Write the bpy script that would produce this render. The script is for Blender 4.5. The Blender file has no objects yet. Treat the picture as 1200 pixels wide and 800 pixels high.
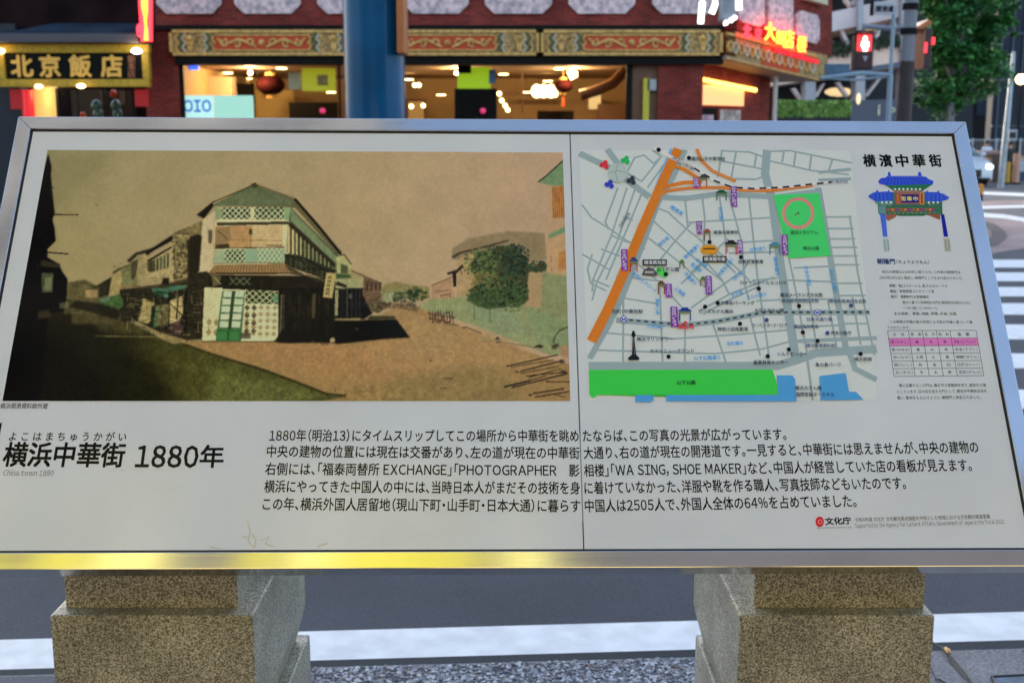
import bpy, bmesh, math, random
import numpy as np
from mathutils import Vector, Matrix
from mathutils.geometry import tessellate_polygon

random.seed(7)
rng = np.random.default_rng(11)
scene = bpy.context.scene
col = scene.collection
R = math.radians

# ------------------------------------------------------------------ camera
FPX = 1370.0                       # focal length in pixels of a 1200 px wide picture
TH = math.atan(243.0 / FPX)        # the camera looks a little down
CAMZ = 1.50
cam_d = bpy.data.cameras.new("camera")
cam = bpy.data.objects.new("camera", cam_d)
col.objects.link(cam)
cam.location = (0, 0, CAMZ)
cam.rotation_euler = (math.pi / 2 - TH, 0, 0)
cam_d.sensor_width = 36
cam_d.lens = FPX / 1200 * 36
cam_d.clip_start = 0.05
cam_d.clip_end = 2000
cam_d.dof.use_dof = True
cam_d.dof.focus_distance = 1.82
cam_d.dof.aperture_fstop = 8.5
scene.camera = cam

# ------------------------------------------------------------------ sky, sun, exposure
SUN_EL, SUN_AZ = R(14), R(350)      # low behind the restaurants across the street
world = bpy.data.worlds.new("World")
scene.world = world
world.use_nodes = True
nt = world.node_tree
bg = nt.nodes["Background"]
sky = nt.nodes.new("ShaderNodeTexSky")
sky.sky_type = 'NISHITA'
sky.sun_disc = False
sky.sun_elevation = SUN_EL
sky.sun_rotation = SUN_AZ
sky.air_density = 1.0
sky.dust_density = 1.7
sky.ozone_density = 2.0
hs = nt.nodes.new("ShaderNodeHueSaturation"); hs.inputs["Saturation"].default_value = 0.85   # a thin dusk haze pales the sky
nt.links.new(sky.outputs[0], hs.inputs["Color"]); nt.links.new(hs.outputs[0], bg.inputs[0])
bg.inputs[1].default_value = 0.15
sun_d = bpy.data.lights.new("sun", 'SUN')
sun_d.energy = 0.6
sun_d.angle = R(20)
sun_d.color = (1.0, 0.93, 0.86)
sun = bpy.data.objects.new("sun", sun_d)
col.objects.link(sun)
sd = Vector((math.sin(SUN_AZ) * math.cos(SUN_EL), math.cos(SUN_AZ) * math.cos(SUN_EL), math.sin(SUN_EL)))
sun.rotation_euler = sd.to_track_quat('Z', 'Y').to_euler()
scene.view_settings.view_transform = 'Standard'
scene.view_settings.look = 'None'
scene.view_settings.exposure = 2.1
scene.view_settings.gamma = 1.0

# ------------------------------------------------------------------ geometry of the view
CT, ST = math.cos(TH), math.sin(TH)
def ray(x, y):
    xx, yy = (x - 600) / FPX, -(y - 400) / FPX
    return Vector((xx, CT + yy * ST, -ST + yy * CT))
def PT(x, y, Y):
    """the point seen at picture position x, y at ground distance Y"""
    d = ray(x, y)
    return Vector((0, 0, CAMZ)) + d * (Y / d.y)
def GR(x, y, z=0.0):
    """the point seen at x, y on the level z"""
    d = ray(x, y)
    return Vector((0, 0, CAMZ)) + d * ((z - CAMZ) / d.z)

# ------------------------------------------------------------------ materials
def lin(c):
    c = c / 255.0
    return c / 12.92 if c <= 0.04045 else ((c + 0.055) / 1.055) ** 2.4
def S(r, g, b):
    return (lin(r), lin(g), lin(b))

def mat(name, color, rough=0.6, metal=0.0, emit=None, es=0.0, spec=0.5, noise=0.0, nscale=8.0,
        bump=0.0, bscale=60.0, alpha=1.0, coat=0.0, trans=0.0, color2=None, detail=4.0):
    m = bpy.data.materials.new(name)
    m.use_nodes = True
    n = m.node_tree.nodes; l = m.node_tree.links
    p = n["Principled BSDF"]
    p.inputs["Base Color"].default_value = (*color, 1)
    p.inputs["Roughness"].default_value = rough
    p.inputs["Metallic"].default_value = metal
    p.inputs["Specular IOR Level"].default_value = spec
    p.inputs["Coat Weight"].default_value = coat
    p.inputs["Transmission Weight"].default_value = trans
    p.inputs["Alpha"].default_value = alpha
    if emit:
        p.inputs["Emission Color"].default_value = (*emit, 1)
        p.inputs["Emission Strength"].default_value = es
    if noise or bump:
        tc = n.new("ShaderNodeTexCoord")
    if noise:
        t = n.new("ShaderNodeTexNoise"); t.inputs["Scale"].default_value = nscale
        t.inputs["Detail"].default_value = detail
        l.new(tc.outputs["Object"], t.inputs["Vector"])
        r = n.new("ShaderNodeMix"); r.data_type = 'RGBA'
        c2 = color2 or tuple(min(1, c * (1 + noise)) for c in color)
        c1 = color if color2 else tuple(c * (1 - noise) for c in color)
        r.inputs[6].default_value = (*c1, 1); r.inputs[7].default_value = (*c2, 1)
        mr = n.new("ShaderNodeMapRange"); mr.inputs[1].default_value = 0.35; mr.inputs[2].default_value = 0.65
        l.new(t.outputs["Fac"], mr.inputs[0]); l.new(mr.outputs[0], r.inputs[0])
        l.new(r.outputs[2], p.inputs["Base Color"])
    if bump:
        b = n.new("ShaderNodeBump"); b.inputs["Strength"].default_value = bump
        b.inputs["Distance"].default_value = 0.01
        t2 = n.new("ShaderNodeTexNoise"); t2.inputs["Scale"].default_value = bscale; t2.inputs["Detail"].default_value = 5
        l.new(tc.outputs["Object"], t2.inputs["Vector"])
        l.new(t2.outputs["Fac"], b.inputs["Height"]); l.new(b.outputs[0], p.inputs["Normal"])
    return m

def brick_mat(name, c1, c2, mortar, bw=0.22, rh=0.07):
    m = bpy.data.materials.new(name); m.use_nodes = True
    n = m.node_tree.nodes; l = m.node_tree.links; p = n["Principled BSDF"]
    tc = n.new("ShaderNodeTexCoord"); sx = n.new("ShaderNodeSeparateXYZ"); cx = n.new("ShaderNodeCombineXYZ")
    ad = n.new("ShaderNodeMath"); ad.operation = 'ADD'
    l.new(tc.outputs["Object"], sx.inputs[0]); l.new(sx.outputs[0], ad.inputs[0]); l.new(sx.outputs[1], ad.inputs[1])
    l.new(ad.outputs[0], cx.inputs[0]); l.new(sx.outputs[2], cx.inputs[1])
    b = n.new("ShaderNodeTexBrick")
    b.inputs["Scale"].default_value = 1.0
    b.inputs["Color1"].default_value = (*c1, 1); b.inputs["Color2"].default_value = (*c2, 1)
    b.inputs["Mortar"].default_value = (*mortar, 1)
    b.inputs["Brick Width"].default_value = bw; b.inputs["Row Height"].default_value = rh
    b.inputs["Mortar Size"].default_value = 0.009
    l.new(cx.outputs[0], b.inputs["Vector"])
    t = n.new("ShaderNodeTexNoise"); t.inputs["Scale"].default_value = 1.3; t.inputs["Detail"].default_value = 5
    l.new(tc.outputs["Object"], t.inputs["Vector"])
    mr = n.new("ShaderNodeMapRange"); mr.inputs[1].default_value = 0.3; mr.inputs[2].default_value = 0.7
    mr.inputs[3].default_value = 0.65; mr.inputs[4].default_value = 1.3
    l.new(t.outputs["Fac"], mr.inputs[0])
    vm = n.new("ShaderNodeVectorMath"); vm.operation = 'SCALE'
    l.new(b.outputs["Color"], vm.inputs[0]); l.new(mr.outputs[0], vm.inputs["Scale"])
    l.new(vm.outputs[0], p.inputs["Base Color"])
    p.inputs["Roughness"].default_value = 0.8
    p.inputs["Specular IOR Level"].default_value = 0.12
    return m

def granite_mat():
    m = bpy.data.materials.new("granite"); m.use_nodes = True
    n = m.node_tree.nodes; l = m.node_tree.links; p = n["Principled BSDF"]
    tc = n.new("ShaderNodeTexCoord")
    v = n.new("ShaderNodeTexVoronoi"); v.inputs["Scale"].default_value = 640
    l.new(tc.outputs["Object"], v.inputs["Vector"])
    wn = n.new("ShaderNodeSeparateColor"); l.new(v.outputs["Color"], wn.inputs[0])
    cr = n.new("ShaderNodeValToRGB"); cr.color_ramp.interpolation = 'CONSTANT'
    e = cr.color_ramp.elements
    e[0].position = 0; e[0].color = (0.15, 0.14, 0.105, 1)
    e[1].position = 0.20; e[1].color = (0.25, 0.24, 0.18, 1)
    for pos, c in ((0.36, (0.42, 0.40, 0.31)), (0.60, (0.55, 0.53, 0.42)), (0.85, (0.68, 0.66, 0.56))):
        k = e.new(pos); k.color = (*c, 1)
    l.new(wn.outputs[0], cr.inputs[0])
    v2 = n.new("ShaderNodeTexVoronoi"); v2.inputs["Scale"].default_value = 380
    l.new(tc.outputs["Object"], v2.inputs["Vector"])
    s2 = n.new("ShaderNodeSeparateColor"); l.new(v2.outputs["Color"], s2.inputs[0])
    mr = n.new("ShaderNodeMapRange"); mr.inputs[1].default_value = 0.72; mr.inputs[2].default_value = 0.9
    l.new(s2.outputs[1], mr.inputs[0])
    mx = n.new("ShaderNodeMix"); mx.data_type = 'RGBA'
    l.new(mr.outputs[0], mx.inputs[0]); l.new(cr.outputs[0], mx.inputs[6]); mx.inputs[7].default_value = (0.15, 0.13, 0.10, 1)
    ns = n.new("ShaderNodeTexNoise"); ns.inputs["Scale"].default_value = 9; ns.inputs["Detail"].default_value = 4
    l.new(tc.outputs["Object"], ns.inputs["Vector"])
    m2 = n.new("ShaderNodeMapRange"); m2.inputs[1].default_value = 0.3; m2.inputs[2].default_value = 0.7
    m2.inputs[3].default_value = 0.68; m2.inputs[4].default_value = 1.15
    l.new(ns.outputs["Fac"], m2.inputs[0])
    vm = n.new("ShaderNodeVectorMath"); vm.operation = 'SCALE'
    l.new(mx.outputs[2], vm.inputs[0]); l.new(m2.outputs[0], vm.inputs["Scale"])
    l.new(vm.outputs[0], p.inputs["Base Color"])
    p.inputs["Roughness"].default_value = 0.42
    b = n.new("ShaderNodeBump"); b.inputs["Strength"].default_value = 0.25; b.inputs["Distance"].default_value = 0.001
    l.new(wn.outputs[0], b.inputs["Height"]); l.new(b.outputs[0], p.inputs["Normal"])
    return m

def asphalt_mat(name, c, speck=0.6, scale=260):
    m = bpy.data.materials.new(name); m.use_nodes = True
    n = m.node_tree.nodes; l = m.node_tree.links; p = n["Principled BSDF"]
    tc = n.new("ShaderNodeTexCoord")
    t = n.new("ShaderNodeTexNoise"); t.inputs["Scale"].default_value = scale; t.inputs["Detail"].default_value = 3
    t2 = n.new("ShaderNodeTexNoise"); t2.inputs["Scale"].default_value = 1.1; t2.inputs["Detail"].default_value = 6
    l.new(tc.outputs["Object"], t.inputs["Vector"]); l.new(tc.outputs["Object"], t2.inputs["Vector"])
    a = n.new("ShaderNodeMapRange"); a.inputs[1].default_value = 0.35; a.inputs[2].default_value = 0.68
    a.inputs[3].default_value = 1 - speck; a.inputs[4].default_value = 1 + speck
    b = n.new("ShaderNodeMapRange"); b.inputs[1].default_value = 0.3; b.inputs[2].default_value = 0.7
    b.inputs[3].default_value = 0.72; b.inputs[4].default_value = 1.3
    l.new(t.outputs["Fac"], a.inputs[0]); l.new(t2.outputs["Fac"], b.inputs[0])
    mu = n.new("ShaderNodeMath"); mu.operation = 'MULTIPLY'; l.new(a.outputs[0], mu.inputs[0]); l.new(b.outputs[0], mu.inputs[1])
    vm = n.new("ShaderNodeVectorMath"); vm.operation = 'SCALE'; vm.inputs[0].default_value = c
    l.new(mu.outputs[0], vm.inputs["Scale"]); l.new(vm.outputs[0], p.inputs["Base Color"])
    bp = n.new("ShaderNodeBump"); bp.inputs["Strength"].default_value = 0.5; bp.inputs["Distance"].default_value = 0.004
    l.new(t.outputs["Fac"], bp.inputs["Height"]); l.new(bp.outputs[0], p.inputs["Normal"])
    p.inputs["Roughness"].default_value = 0.85
    return m

def steel_mat():
    m = bpy.data.materials.new("brushed_steel"); m.use_nodes = True
    n = m.node_tree.nodes; l = m.node_tree.links; p = n["Principled BSDF"]
    p.inputs["Metallic"].default_value = 1.0
    p.inputs["Base Color"].default_value = (0.56, 0.57, 0.60, 1)
    p.inputs["Roughness"].default_value = 0.24
    p.inputs["Anisotropic"].default_value = 0.3
    tc = n.new("ShaderNodeTexCoord"); mp = n.new("ShaderNodeMapping")
    mp.inputs["Scale"].default_value = (3, 900, 900)
    l.new(tc.outputs["Object"], mp.inputs[0])
    t = n.new("ShaderNodeTexNoise"); t.inputs["Scale"].default_value = 1.0; t.inputs["Detail"].default_value = 3
    l.new(mp.outputs[0], t.inputs["Vector"])
    mr = n.new("ShaderNodeMapRange"); mr.inputs[3].default_value = 0.06; mr.inputs[4].default_value = 0.17
    l.new(t.outputs["Fac"], mr.inputs[0]); l.new(mr.outputs[0], p.inputs["Roughness"])
    sm = n.new("ShaderNodeTexNoise"); sm.inputs["Scale"].default_value = 6; sm.inputs["Detail"].default_value = 5
    l.new(tc.outputs["Object"], sm.inputs["Vector"])
    mx = n.new("ShaderNodeMix"); mx.data_type = 'RGBA'
    mx.inputs[6].default_value = (0.46, 0.47, 0.49, 1); mx.inputs[7].default_value = (0.66, 0.67, 0.70, 1)
    l.new(sm.outputs["Fac"], mx.inputs[0]); l.new(mx.outputs[2], p.inputs["Base Color"])
    return m

# ------------------------------------------------------------------ mesh helpers
OFF = {}
def link(o, parent=None):
    col.objects.link(o)
    if parent is not None:
        o.parent = parent
    return o
def thing(name, label, cat, loc=(0, 0, 0), group=None):
    o = bpy.data.objects.new(name, None)
    o.empty_display_size = 0.2
    col.objects.link(o)
    o.location = loc
    OFF[o.name] = Vector(loc)
    o["label"] = label; o["category"] = cat
    if group: o["group"] = group
    return o

class MB:
    def __init__(s):
        s.v = []; s.f = []; s.m = []
    def add(s, vs, fs, mi=0):
        k = len(s.v)
        s.v += [tuple(p) for p in vs]
        s.f += [tuple(i + k for i in f) for f in fs]
        s.m += [mi] * len(fs)
        return s
    def box(s, x0, x1, y0, y1, z0, z1, mi=0):
        return s.add([(x0, y0, z0), (x1, y0, z0), (x1, y1, z0), (x0, y1, z0), (x0, y0, z1), (x1, y0, z1), (x1, y1, z1), (x0, y1, z1)],
                     [(0, 3, 2, 1), (4, 5, 6, 7), (0, 1, 5, 4), (1, 2, 6, 5), (2, 3, 7, 6), (3, 0, 4, 7)], mi)
    def hexa(s, p8, mi=0):
        return s.add(p8, [(0, 3, 2, 1), (4, 5, 6, 7), (0, 1, 5, 4), (1, 2, 6, 5), (2, 3, 7, 6), (3, 0, 4, 7)], mi)
    def quad(s, a, b, c, d, mi=0):
        return s.add([a, b, c, d], [(0, 1, 2, 3)], mi)
    def tube(s, pts, rad, n=10, mi=0, caps=True):
        """a tube through points; rad a number or a list"""
        pts = [Vector(p) for p in pts]
        rs = rad if isinstance(rad, (list, tuple)) else [rad] * len(pts)
        k = len(s.v)
        for i, p in enumerate(pts):
            t = (pts[min(i + 1, len(pts) - 1)] - pts[max(i - 1, 0)]).normalized()
            a = t.cross(Vector((0, 0, 1)))
            if a.length < 1e-3: a = Vector((1, 0, 0))
            a.normalize(); b = a.cross(t).normalized()
            for j in range(n):
                q = 2 * math.pi * j / n
                s.v.append(tuple(p + (a * math.cos(q) + b * math.sin(q)) * rs[i]))
        for i in range(len(pts) - 1):
            for j in range(n):
                a0, a1 = k + i * n + j, k + i * n + (j + 1) % n
                s.f.append((a0, a1, a1 + n, a0 + n)); s.m.append(mi)
        if caps:
            s.f.append(tuple(k + j for j in range(n))[::-1]); s.m.append(mi)
            s.f.append(tuple(k + (len(pts) - 1) * n + j for j in range(n))); s.m.append(mi)
        return s
    def ball(s, c, rx, ry=None, rz=None, n=12, mi=0):
        ry = ry or rx; rz = rz or rx
        k = len(s.v); h = n // 2
        for i in range(h + 1):
            a = math.pi * i / h
            for j in range(n):
                b = 2 * math.pi * j / n
                s.v.append((c[0] + rx * math.sin(a) * math.cos(b), c[1] + ry * math.sin(a) * math.sin(b), c[2] + rz * math.cos(a)))
        for i in range(h):
            for j in range(n):
                a0, a1 = k + i * n + j, k + i * n + (j + 1) % n
                s.f.append((a0, a0 + n, a1 + n, a1)); s.m.append(mi)
        return s
    def prism(s, pts, ext, mi=0):
        """a polygon of 3-D points pushed along ext"""
        n = len(pts); e = Vector(ext)
        a = [tuple(Vector(p)) for p in pts]; b = [tuple(Vector(p) + e) for p in pts]
        return s.add(a + b, [tuple(range(n))[::-1], tuple(range(n, 2 * n))] + [(i, (i + 1) % n, n + (i + 1) % n, n + i) for i in range(n)], mi)
    def build(s, name, mats, parent=None, label=None, kind=None, smooth=False, bevel=0.0, local=False, tag=None):
        off = Vector((0, 0, 0)) if (parent is None or local) else OFF[parent.name]
        me = bpy.data.meshes.new(name)
        me.from_pydata([(p[0] - off[0], p[1] - off[1], p[2] - off[2]) for p in s.v], [], s.f)
        mats = mats if isinstance(mats, (list, tuple)) else [mats]
        for m in mats: me.materials.append(m)
        me.polygons.foreach_set("material_index", s.m)
        bm = bmesh.new(); bm.from_mesh(me)
        bmesh.ops.recalc_face_normals(bm, faces=bm.faces)
        if bevel:
            es = [e for e in bm.edges if len(e.link_faces) == 2 and e.calc_face_angle(0) > 0.5]
            bmesh.ops.bevel(bm, geom=es, offset=bevel, segments=2, affect='EDGES', profile=0.5)
        bm.to_mesh(me); bm.free()
        if smooth:
            me.shade_smooth(); me.set_sharp_from_angle(angle=0.7)
        me.update()
        o = bpy.data.objects.new(name, me)
        link(o, parent)
        OFF[o.name] = off
        if label: o["label"] = label
        if kind: o["kind"] = kind
        if tag:
            o["label"], o["category"] = tag[0], tag[1]
            if len(tag) > 2: o["group"] = tag[2]
        return o

def pbox(mb, x0, y0, x1, y1, Y, depth, mi=0):
    """box whose front face covers the picture rectangle at distance Y"""
    a = PT((x0 + x1) / 2, y0, Y); b = PT((x0 + x1) / 2, y1, Y)
    m = (y0 + y1) / 2
    xa, xb = PT(x0, m, Y).x, PT(x1, m, Y).x
    return mb.box(xa, xb, Y, Y + depth, b.z, a.z, mi)

# ------------------------------------------------------------------ glyphs
_G = {}
def glyph(sv, bold=0.0):
    k = sv
    if k in _G: return _G[k]
    c = bpy.data.curves.new("g", 'FONT'); c.body = sv; c.size = 1; c.resolution_u = 2
    o = bpy.data.objects.new("g", c); col.objects.link(o)
    dg = bpy.context.evaluated_depsgraph_get()
    me = bpy.data.meshes.new_from_object(o.evaluated_get(dg))
    vs = [(v.co.x, v.co.y) for v in me.vertices]; fs = [tuple(p.vertices) for p in me.polygons]
    bpy.data.objects.remove(o); bpy.data.curves.remove(c); bpy.data.meshes.remove(me)
    _G[k] = (vs, fs)
    return _G[k]
HALF_R = "、。」）"
HALF_L = "「（"
def layout(body, bold=0.0, track=0.0):
    """2-D text one em high, baseline at 0: vertices, faces, x extent"""
    vs, fs, x = [], [], 0.0
    i = 0
    while i < len(body):
        ch = body[i]
        if ord(ch) < 128 and ch != ' ':
            gv, gf = glyph(chr(ord(ch) + 0xFEE0), bold)      # the wide round forms of the same face
            g0, g1 = min(p[0] for p in gv), max(p[0] for p in gv)
            k = len(vs); vs += [(p[0] - g0 + x + .05, p[1]) for p in gv]; fs += [tuple(q + k for q in f) for f in gf]
            x += g1 - g0 + 0.115; i += 1; continue
        if ch == ' ': x += 0.3
        elif ch == '　': x += 1.0
        else:
            gv, gf = glyph(ch, bold)
            sh = x - (0.5 if ch in HALF_L else 0) - (0.25 if ch == '・' else 0)
            k = len(vs); vs += [(p[0] + sh, p[1]) for p in gv]; fs += [tuple(q + k for q in f) for f in gf]
            x += (0.5 if ch in HALF_L + HALF_R + '・' else 1.0) + track
        i += 1
    return vs, fs
def text3d(mb, body, P0, ux, uz, size, mi=0, depth=0.0, bold=0.0, width=None, ext=None):
    """lettering on a plane: P0 lower left, ux along, uz up"""
    vs, fs = layout(body, bold)
    P0, ux, uz = Vector(P0), Vector(ux), Vector(uz)
    sx = size if width is None else width / max(v[0] for v in vs)
    n = ux.cross(uz)
    if bold:                                     # heavier strokes: shifted copies a hair further out
        for q_, (a_, b_) in enumerate(((1, 0), (-1, 0), (0, 1), (0, -1))):
            mb.add([P0 + ux * ((v[0] + a_ * bold) * sx) + uz * ((v[1] + b_ * bold) * size) + n * (.0012 * (q_ + 1)) for v in vs], fs, mi)
    k = len(mb.v)
    mb.add([P0 + ux * (v[0] * sx) + uz * (v[1] * size) for v in vs], fs, mi)
    if depth:
        e = n * depth
        cnt = {}
        for f in fs:
            for a, b in zip(f, f[1:] + f[:1]):
                cnt[(a, b)] = cnt.get((a, b), 0) + 1
        q = len(mb.v)
        mb.add([Vector(p) - e for p in mb.v[k:k + len(vs)]], [], mi)
        for (a, b) in cnt:
            if (b, a) not in cnt:
                mb.f.append((k + a, k + b, q + b, q + a)); mb.m.append(mi)
# ------------------------------------------------------------------ the ground
ROAD = -0.12
M_asph = asphalt_mat("asphalt", (0.052, 0.054, 0.066), 0.35, 220)
M_gutter = asphalt_mat("gutter_asphalt", (0.022, 0.026, 0.030), 0.4, 120)
M_conc = asphalt_mat("concrete_slab", (0.20, 0.185, 0.185), 0.35, 150)
M_aggr = asphalt_mat("aggregate_bed", (0.11, 0.11, 0.12), 0.5, 200)
M_white = mat("road_paint", (0.79, 0.77, 0.75), 0.6, noise=0.09, nscale=11, bump=0.2, bscale=300)
M_pink = asphalt_mat("pink_paving", (0.30, 0.20, 0.185), 0.25, 40)
M_kerb = mat("kerb_concrete", (0.20, 0.20, 0.20), 0.8, noise=0.2, nscale=30)
M_pebble = [mat("pebble_grey", (0.28, 0.28, 0.31), 0.6), mat("pebble_pale", (0.55, 0.55, 0.58), 0.6),
            mat("pebble_dark", (0.09, 0.09, 0.10), 0.6), mat("pebble_brown", (0.24, 0.19, 0.16), 0.6)]

mb = MB(); mb.quad((-400, -60, ROAD), (400, -60, ROAD), (400, 700, ROAD), (-400, 700, ROAD))
mb.build("road", M_asph, kind="structure")

# the kerb line runs a little away to the right
k0 = GR(0, 800 - 2, 0.0); 
def kline(x, ya, yb, z):                      # straight line of the kerb, read at x=0 and x=1200
    return GR(x, ya + (yb - ya) * x / 1200.0, z)
kA, kB = kline(0, 792, 760, 0.0), kline(1200, 792, 760, 0.0)
kd = (kB - kA).normalized(); kn = Vector((-kd.y, kd.x, 0))
def kp(s, o, z):                              # s along the kerb, o beyond it
    p = kA + kd * s + kn * o
    return (p.x, p.y, z)
SL = 11.0                                      # pavement reaches this far either way
sp = (GR(862, 790, 0.0) - kA).dot(kd)          # where the slabs begin
mb = MB(); mb.prism([kp(-SL, -9, -0.2), kp(sp, -9, -0.2), kp(sp, -0.004, -0.2), kp(-SL, -0.004, -0.2)], (0, 0, 0.2))
mb.build("pavement", M_aggr, kind="structure")
slabs = MB().prism([kp(sp + 0.002, -9, -0.2), kp(SL, -9, -0.2), kp(SL, -0.004, -0.2), kp(sp + 0.002, -0.004, -0.2)], (0, 0, 0.196)).build("slab_paving", M_aggr, kind="structure")
# pavement slabs, with open joints
s = sp + 0.004; i = 0
while s < sp + 3.2:
    w = 0.44
    for r in range(4):
        o1 = -0.006 - r * 0.45
        mb = MB(); mb.prism([kp(s, o1 - 0.444, -0.003), kp(s + w - 0.006, o1 - 0.444, -0.003), kp(s + w - 0.006, o1, -0.003), kp(s, o1, -0.003)], (0, 0, 0.006 + random.uniform(0, .002)))
        if not (r == 0 and 1 <= i <= 1 and False):
            mb.build("slab", M_conc, parent=slabs, local=True, bevel=0.002)
    s += w; i += 1
# kerb stones along the edge, below the pavement the dark gutter
mb = MB(); mb.prism([kp(-SL, 0, -0.2), kp(SL, 0, -0.2), kp(SL, 0.012, -0.2), kp(-SL, 0.012, -0.2)], (0, 0, 0.196))
mb.build("kerb", M_kerb, kind="structure")
# white edge line and gutter strip
wA, wB = GR(0, 752, ROAD), GR(1200, 719, ROAD)
wd = (wB - wA).normalized(); wn = Vector((-wd.y, wd.x, 0))
wfar = (GR(600, 734, ROAD) - wA).dot(wn); wnear = (GR(600, 768, ROAD) - wA).dot(wn)
def wp(s, o, z):
    p = wA + wd * s + wn * o
    return (p.x, p.y, z)
mb = MB(); mb.quad(wp(-12, wnear, ROAD + .004), wp(14, wnear, ROAD + .004), wp(14, wfar, ROAD + .004), wp(-12, wfar, ROAD + .004))
mb.build("edge_line", M_white, kind="structure")
mb = MB(); mb.quad(wp(-12, wnear - 0.35, ROAD + .003), wp(14, wnear - 0.35, ROAD + .003), wp(14, wnear, ROAD + .003), wp(-12, wnear, ROAD + .003))
mb.build("gutter", M_gutter, kind="structure")

# exposed aggregate: real pebbles on the strip of pavement that shows
mb = MB()
for k in range(9000):
    s_, o_ = random.uniform(0.2, sp - 0.01), -random.uniform(0.004, 0.34)
    r = random.uniform(0.0035, 0.0085)
    c = Vector(kp(s_, o_, 0.0)); a = random.uniform(0, 3.14); e = random.uniform(0.6, 1.0)
    ca, sa = math.cos(a), math.sin(a)
    vs = []
    for j in range(5):
        q = 2 * math.pi * j / 5
        x, y = r * math.cos(q), r * e * math.sin(q)
        vs.append((c.x + x * ca - y * sa, c.y + x * sa + y * ca, 0.0 + r * random.uniform(.2, .5)))
    vs += [(c.x, c.y, r * random.uniform(.6, .9)), (c.x, c.y, -r)]
    fs = [(j, (j + 1) % 5, 5) for j in range(5)] + [((j + 1) % 5, j, 6) for j in range(5)]
    mb.add(vs, fs, random.choices([0, 1, 2, 3], [5, 3, 2, 1])[0])
o = mb.build("gravel", M_pebble, kind="stuff"); o["label"] = "grey exposed pebble gravel of the pavement beside the kerb"; o["category"] = "gravel"

# zebra crossing at the right: each bar a mesh of its own
zr = thing("zebra_crossing", "white zebra crossing bars on the road right of the board", "zebra crossing", tuple(GR(1250, 360, ROAD)))
bars = [(414.6, 431.7), (380.6, 397.7), (355.7, 368.8), (336.7, 347.4), (319.6, 329.6), (304.6, 313.6), (457, 479), (513, 543)]
for i, (ya, yb) in enumerate(bars):
    f0, f1 = GR(1200, yb, ROAD).y, GR(1200, ya, ROAD).y
    mb = MB(); mb.box(2.75, 7.2, f0, f1, ROAD - 0.01, ROAD + 0.004)
    mb.build("painted_bar", M_white, zr)

# pink block paving with its curved kerb beyond the crossing
def disc_pts(cx, cy, rx, ry, n=48, z=ROAD + .006, a0=0, a1=2 * math.pi):
    return [(cx + rx * math.cos(a0 + (a1 - a0) * i / n), cy + ry * math.sin(a0 + (a1 - a0) * i / n), z) for i in range(n + 1)]
c0 = GR(1150, 278, ROAD)
pav = [tuple(GR(x, y, ROAD)) for x, y in ((1000, 258), (1153, 251), (1200, 258), (1300, 275), (1300, 291), (1200, 291), (1168, 296), (1150, 302), (1000, 302))]
mb = MB(); mb.prism([(p[0], p[1], ROAD - .02) for p in pav], (0, 0, 0.026)); mb.build("pink_paving", M_pink, kind="structure")
def band(ptsA, ptsB, z):
    mb = MB()
    A = [tuple(GR(x, y, ROAD)) for x, y in ptsA]; B = [tuple(GR(x, y, ROAD)) for x, y in ptsB]
    for i in range(len(A) - 1):
        mb.quad((A[i][0], A[i][1], z), (A[i + 1][0], A[i + 1][1], z), (B[i + 1][0], B[i + 1][1], z), (B[i][0], B[i][1], z))
    return mb
M_ring = asphalt_mat("ring_paving", (0.085, 0.065, 0.062), 0.3, 60)
ringA = [(1120, 257), (1150, 258), (1168, 264), (1178, 272), (1180, 279), (1170, 287), (1150, 292)]
ringB = [(1120, 263), (1150, 264), (1157, 268), (1162, 273), (1162, 278), (1156, 282), (1150, 284)]
band(ringA, ringB, ROAD + .012).build("paving_ring", M_ring, kind="structure")
band([(1120, 250), (1153, 250.5), (1175, 252), (1200, 256), (1240, 264)], [(1120, 255), (1153, 255.5), (1175, 257), (1200, 261), (1240, 269)], ROAD + .016).build("curved_line", M_white, kind="structure")
band([(1100, 241.5), (1153, 241.5), (1240, 239)], [(1100, 245), (1153, 245), (1240, 242.5)], ROAD + .005).build("stop_line", M_white, kind="structure")
band([(1100, 225), (1153, 225), (1240, 228)], [(1100, 228), (1153, 228), (1240, 232)], ROAD + .005).build("lane_line", M_white, kind="structure")
band([(1100, 236), (1153, 236), (1240, 234)], [(1100, 241), (1153, 241), (1240, 239)], ROAD + .007).build("pink_strip", M_pink, kind="structure")

# small things on the near pavement: cable with bulb, steel cover
M_black = mat("black_rubber", (0.012, 0.012, 0.014), 0.45)
M_bulb = mat("bulb_glass", (0.75, 0.42, 0.16), 0.3, emit=(1, 0.6, 0.2), es=0.03)  # unlit bulb, a faint glow painted in
cb = thing("light_cable", "black cable with one small amber bulb lying across the grey slabs", "cable", tuple(GR(1110, 775, 0.01)))
mb = MB()
mb.tube([GR(x, y, 0.012) for x, y in ((1092, 752), (1104, 759), (1112, 765), (1122, 777), (1133, 790), (1142, 803), (1150, 815))], 0.0035, 8)
mb.tube([GR(x, y, 0.008) for x, y in ((1104, 757), (1110, 766), (1114, 775), (1124, 786), (1134, 797), (1138, 806))], 0.0025, 8)
mb.tube([GR(x, y, 0.008) for x, y in ((1085, 772), (1092, 784), (1098, 796), (1104, 806))], 0.0022, 8)
mb.tube([GR(x, y, 0.008) for x, y in ((1096, 795), (1102, 796), (1107, 799), (1112, 803))], 0.0025, 8)
mb.build("wire", M_black, cb, smooth=True)
mb = MB(); mb.ball(GR(1111, 762, 0.018), 0.0075, n=14); mb.tube([GR(1108, 759, 0.016), GR(1110.5, 761.6, 0.018)], 0.005, 8)
mb.build("bulb", M_bulb, cb, smooth=True)
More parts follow.
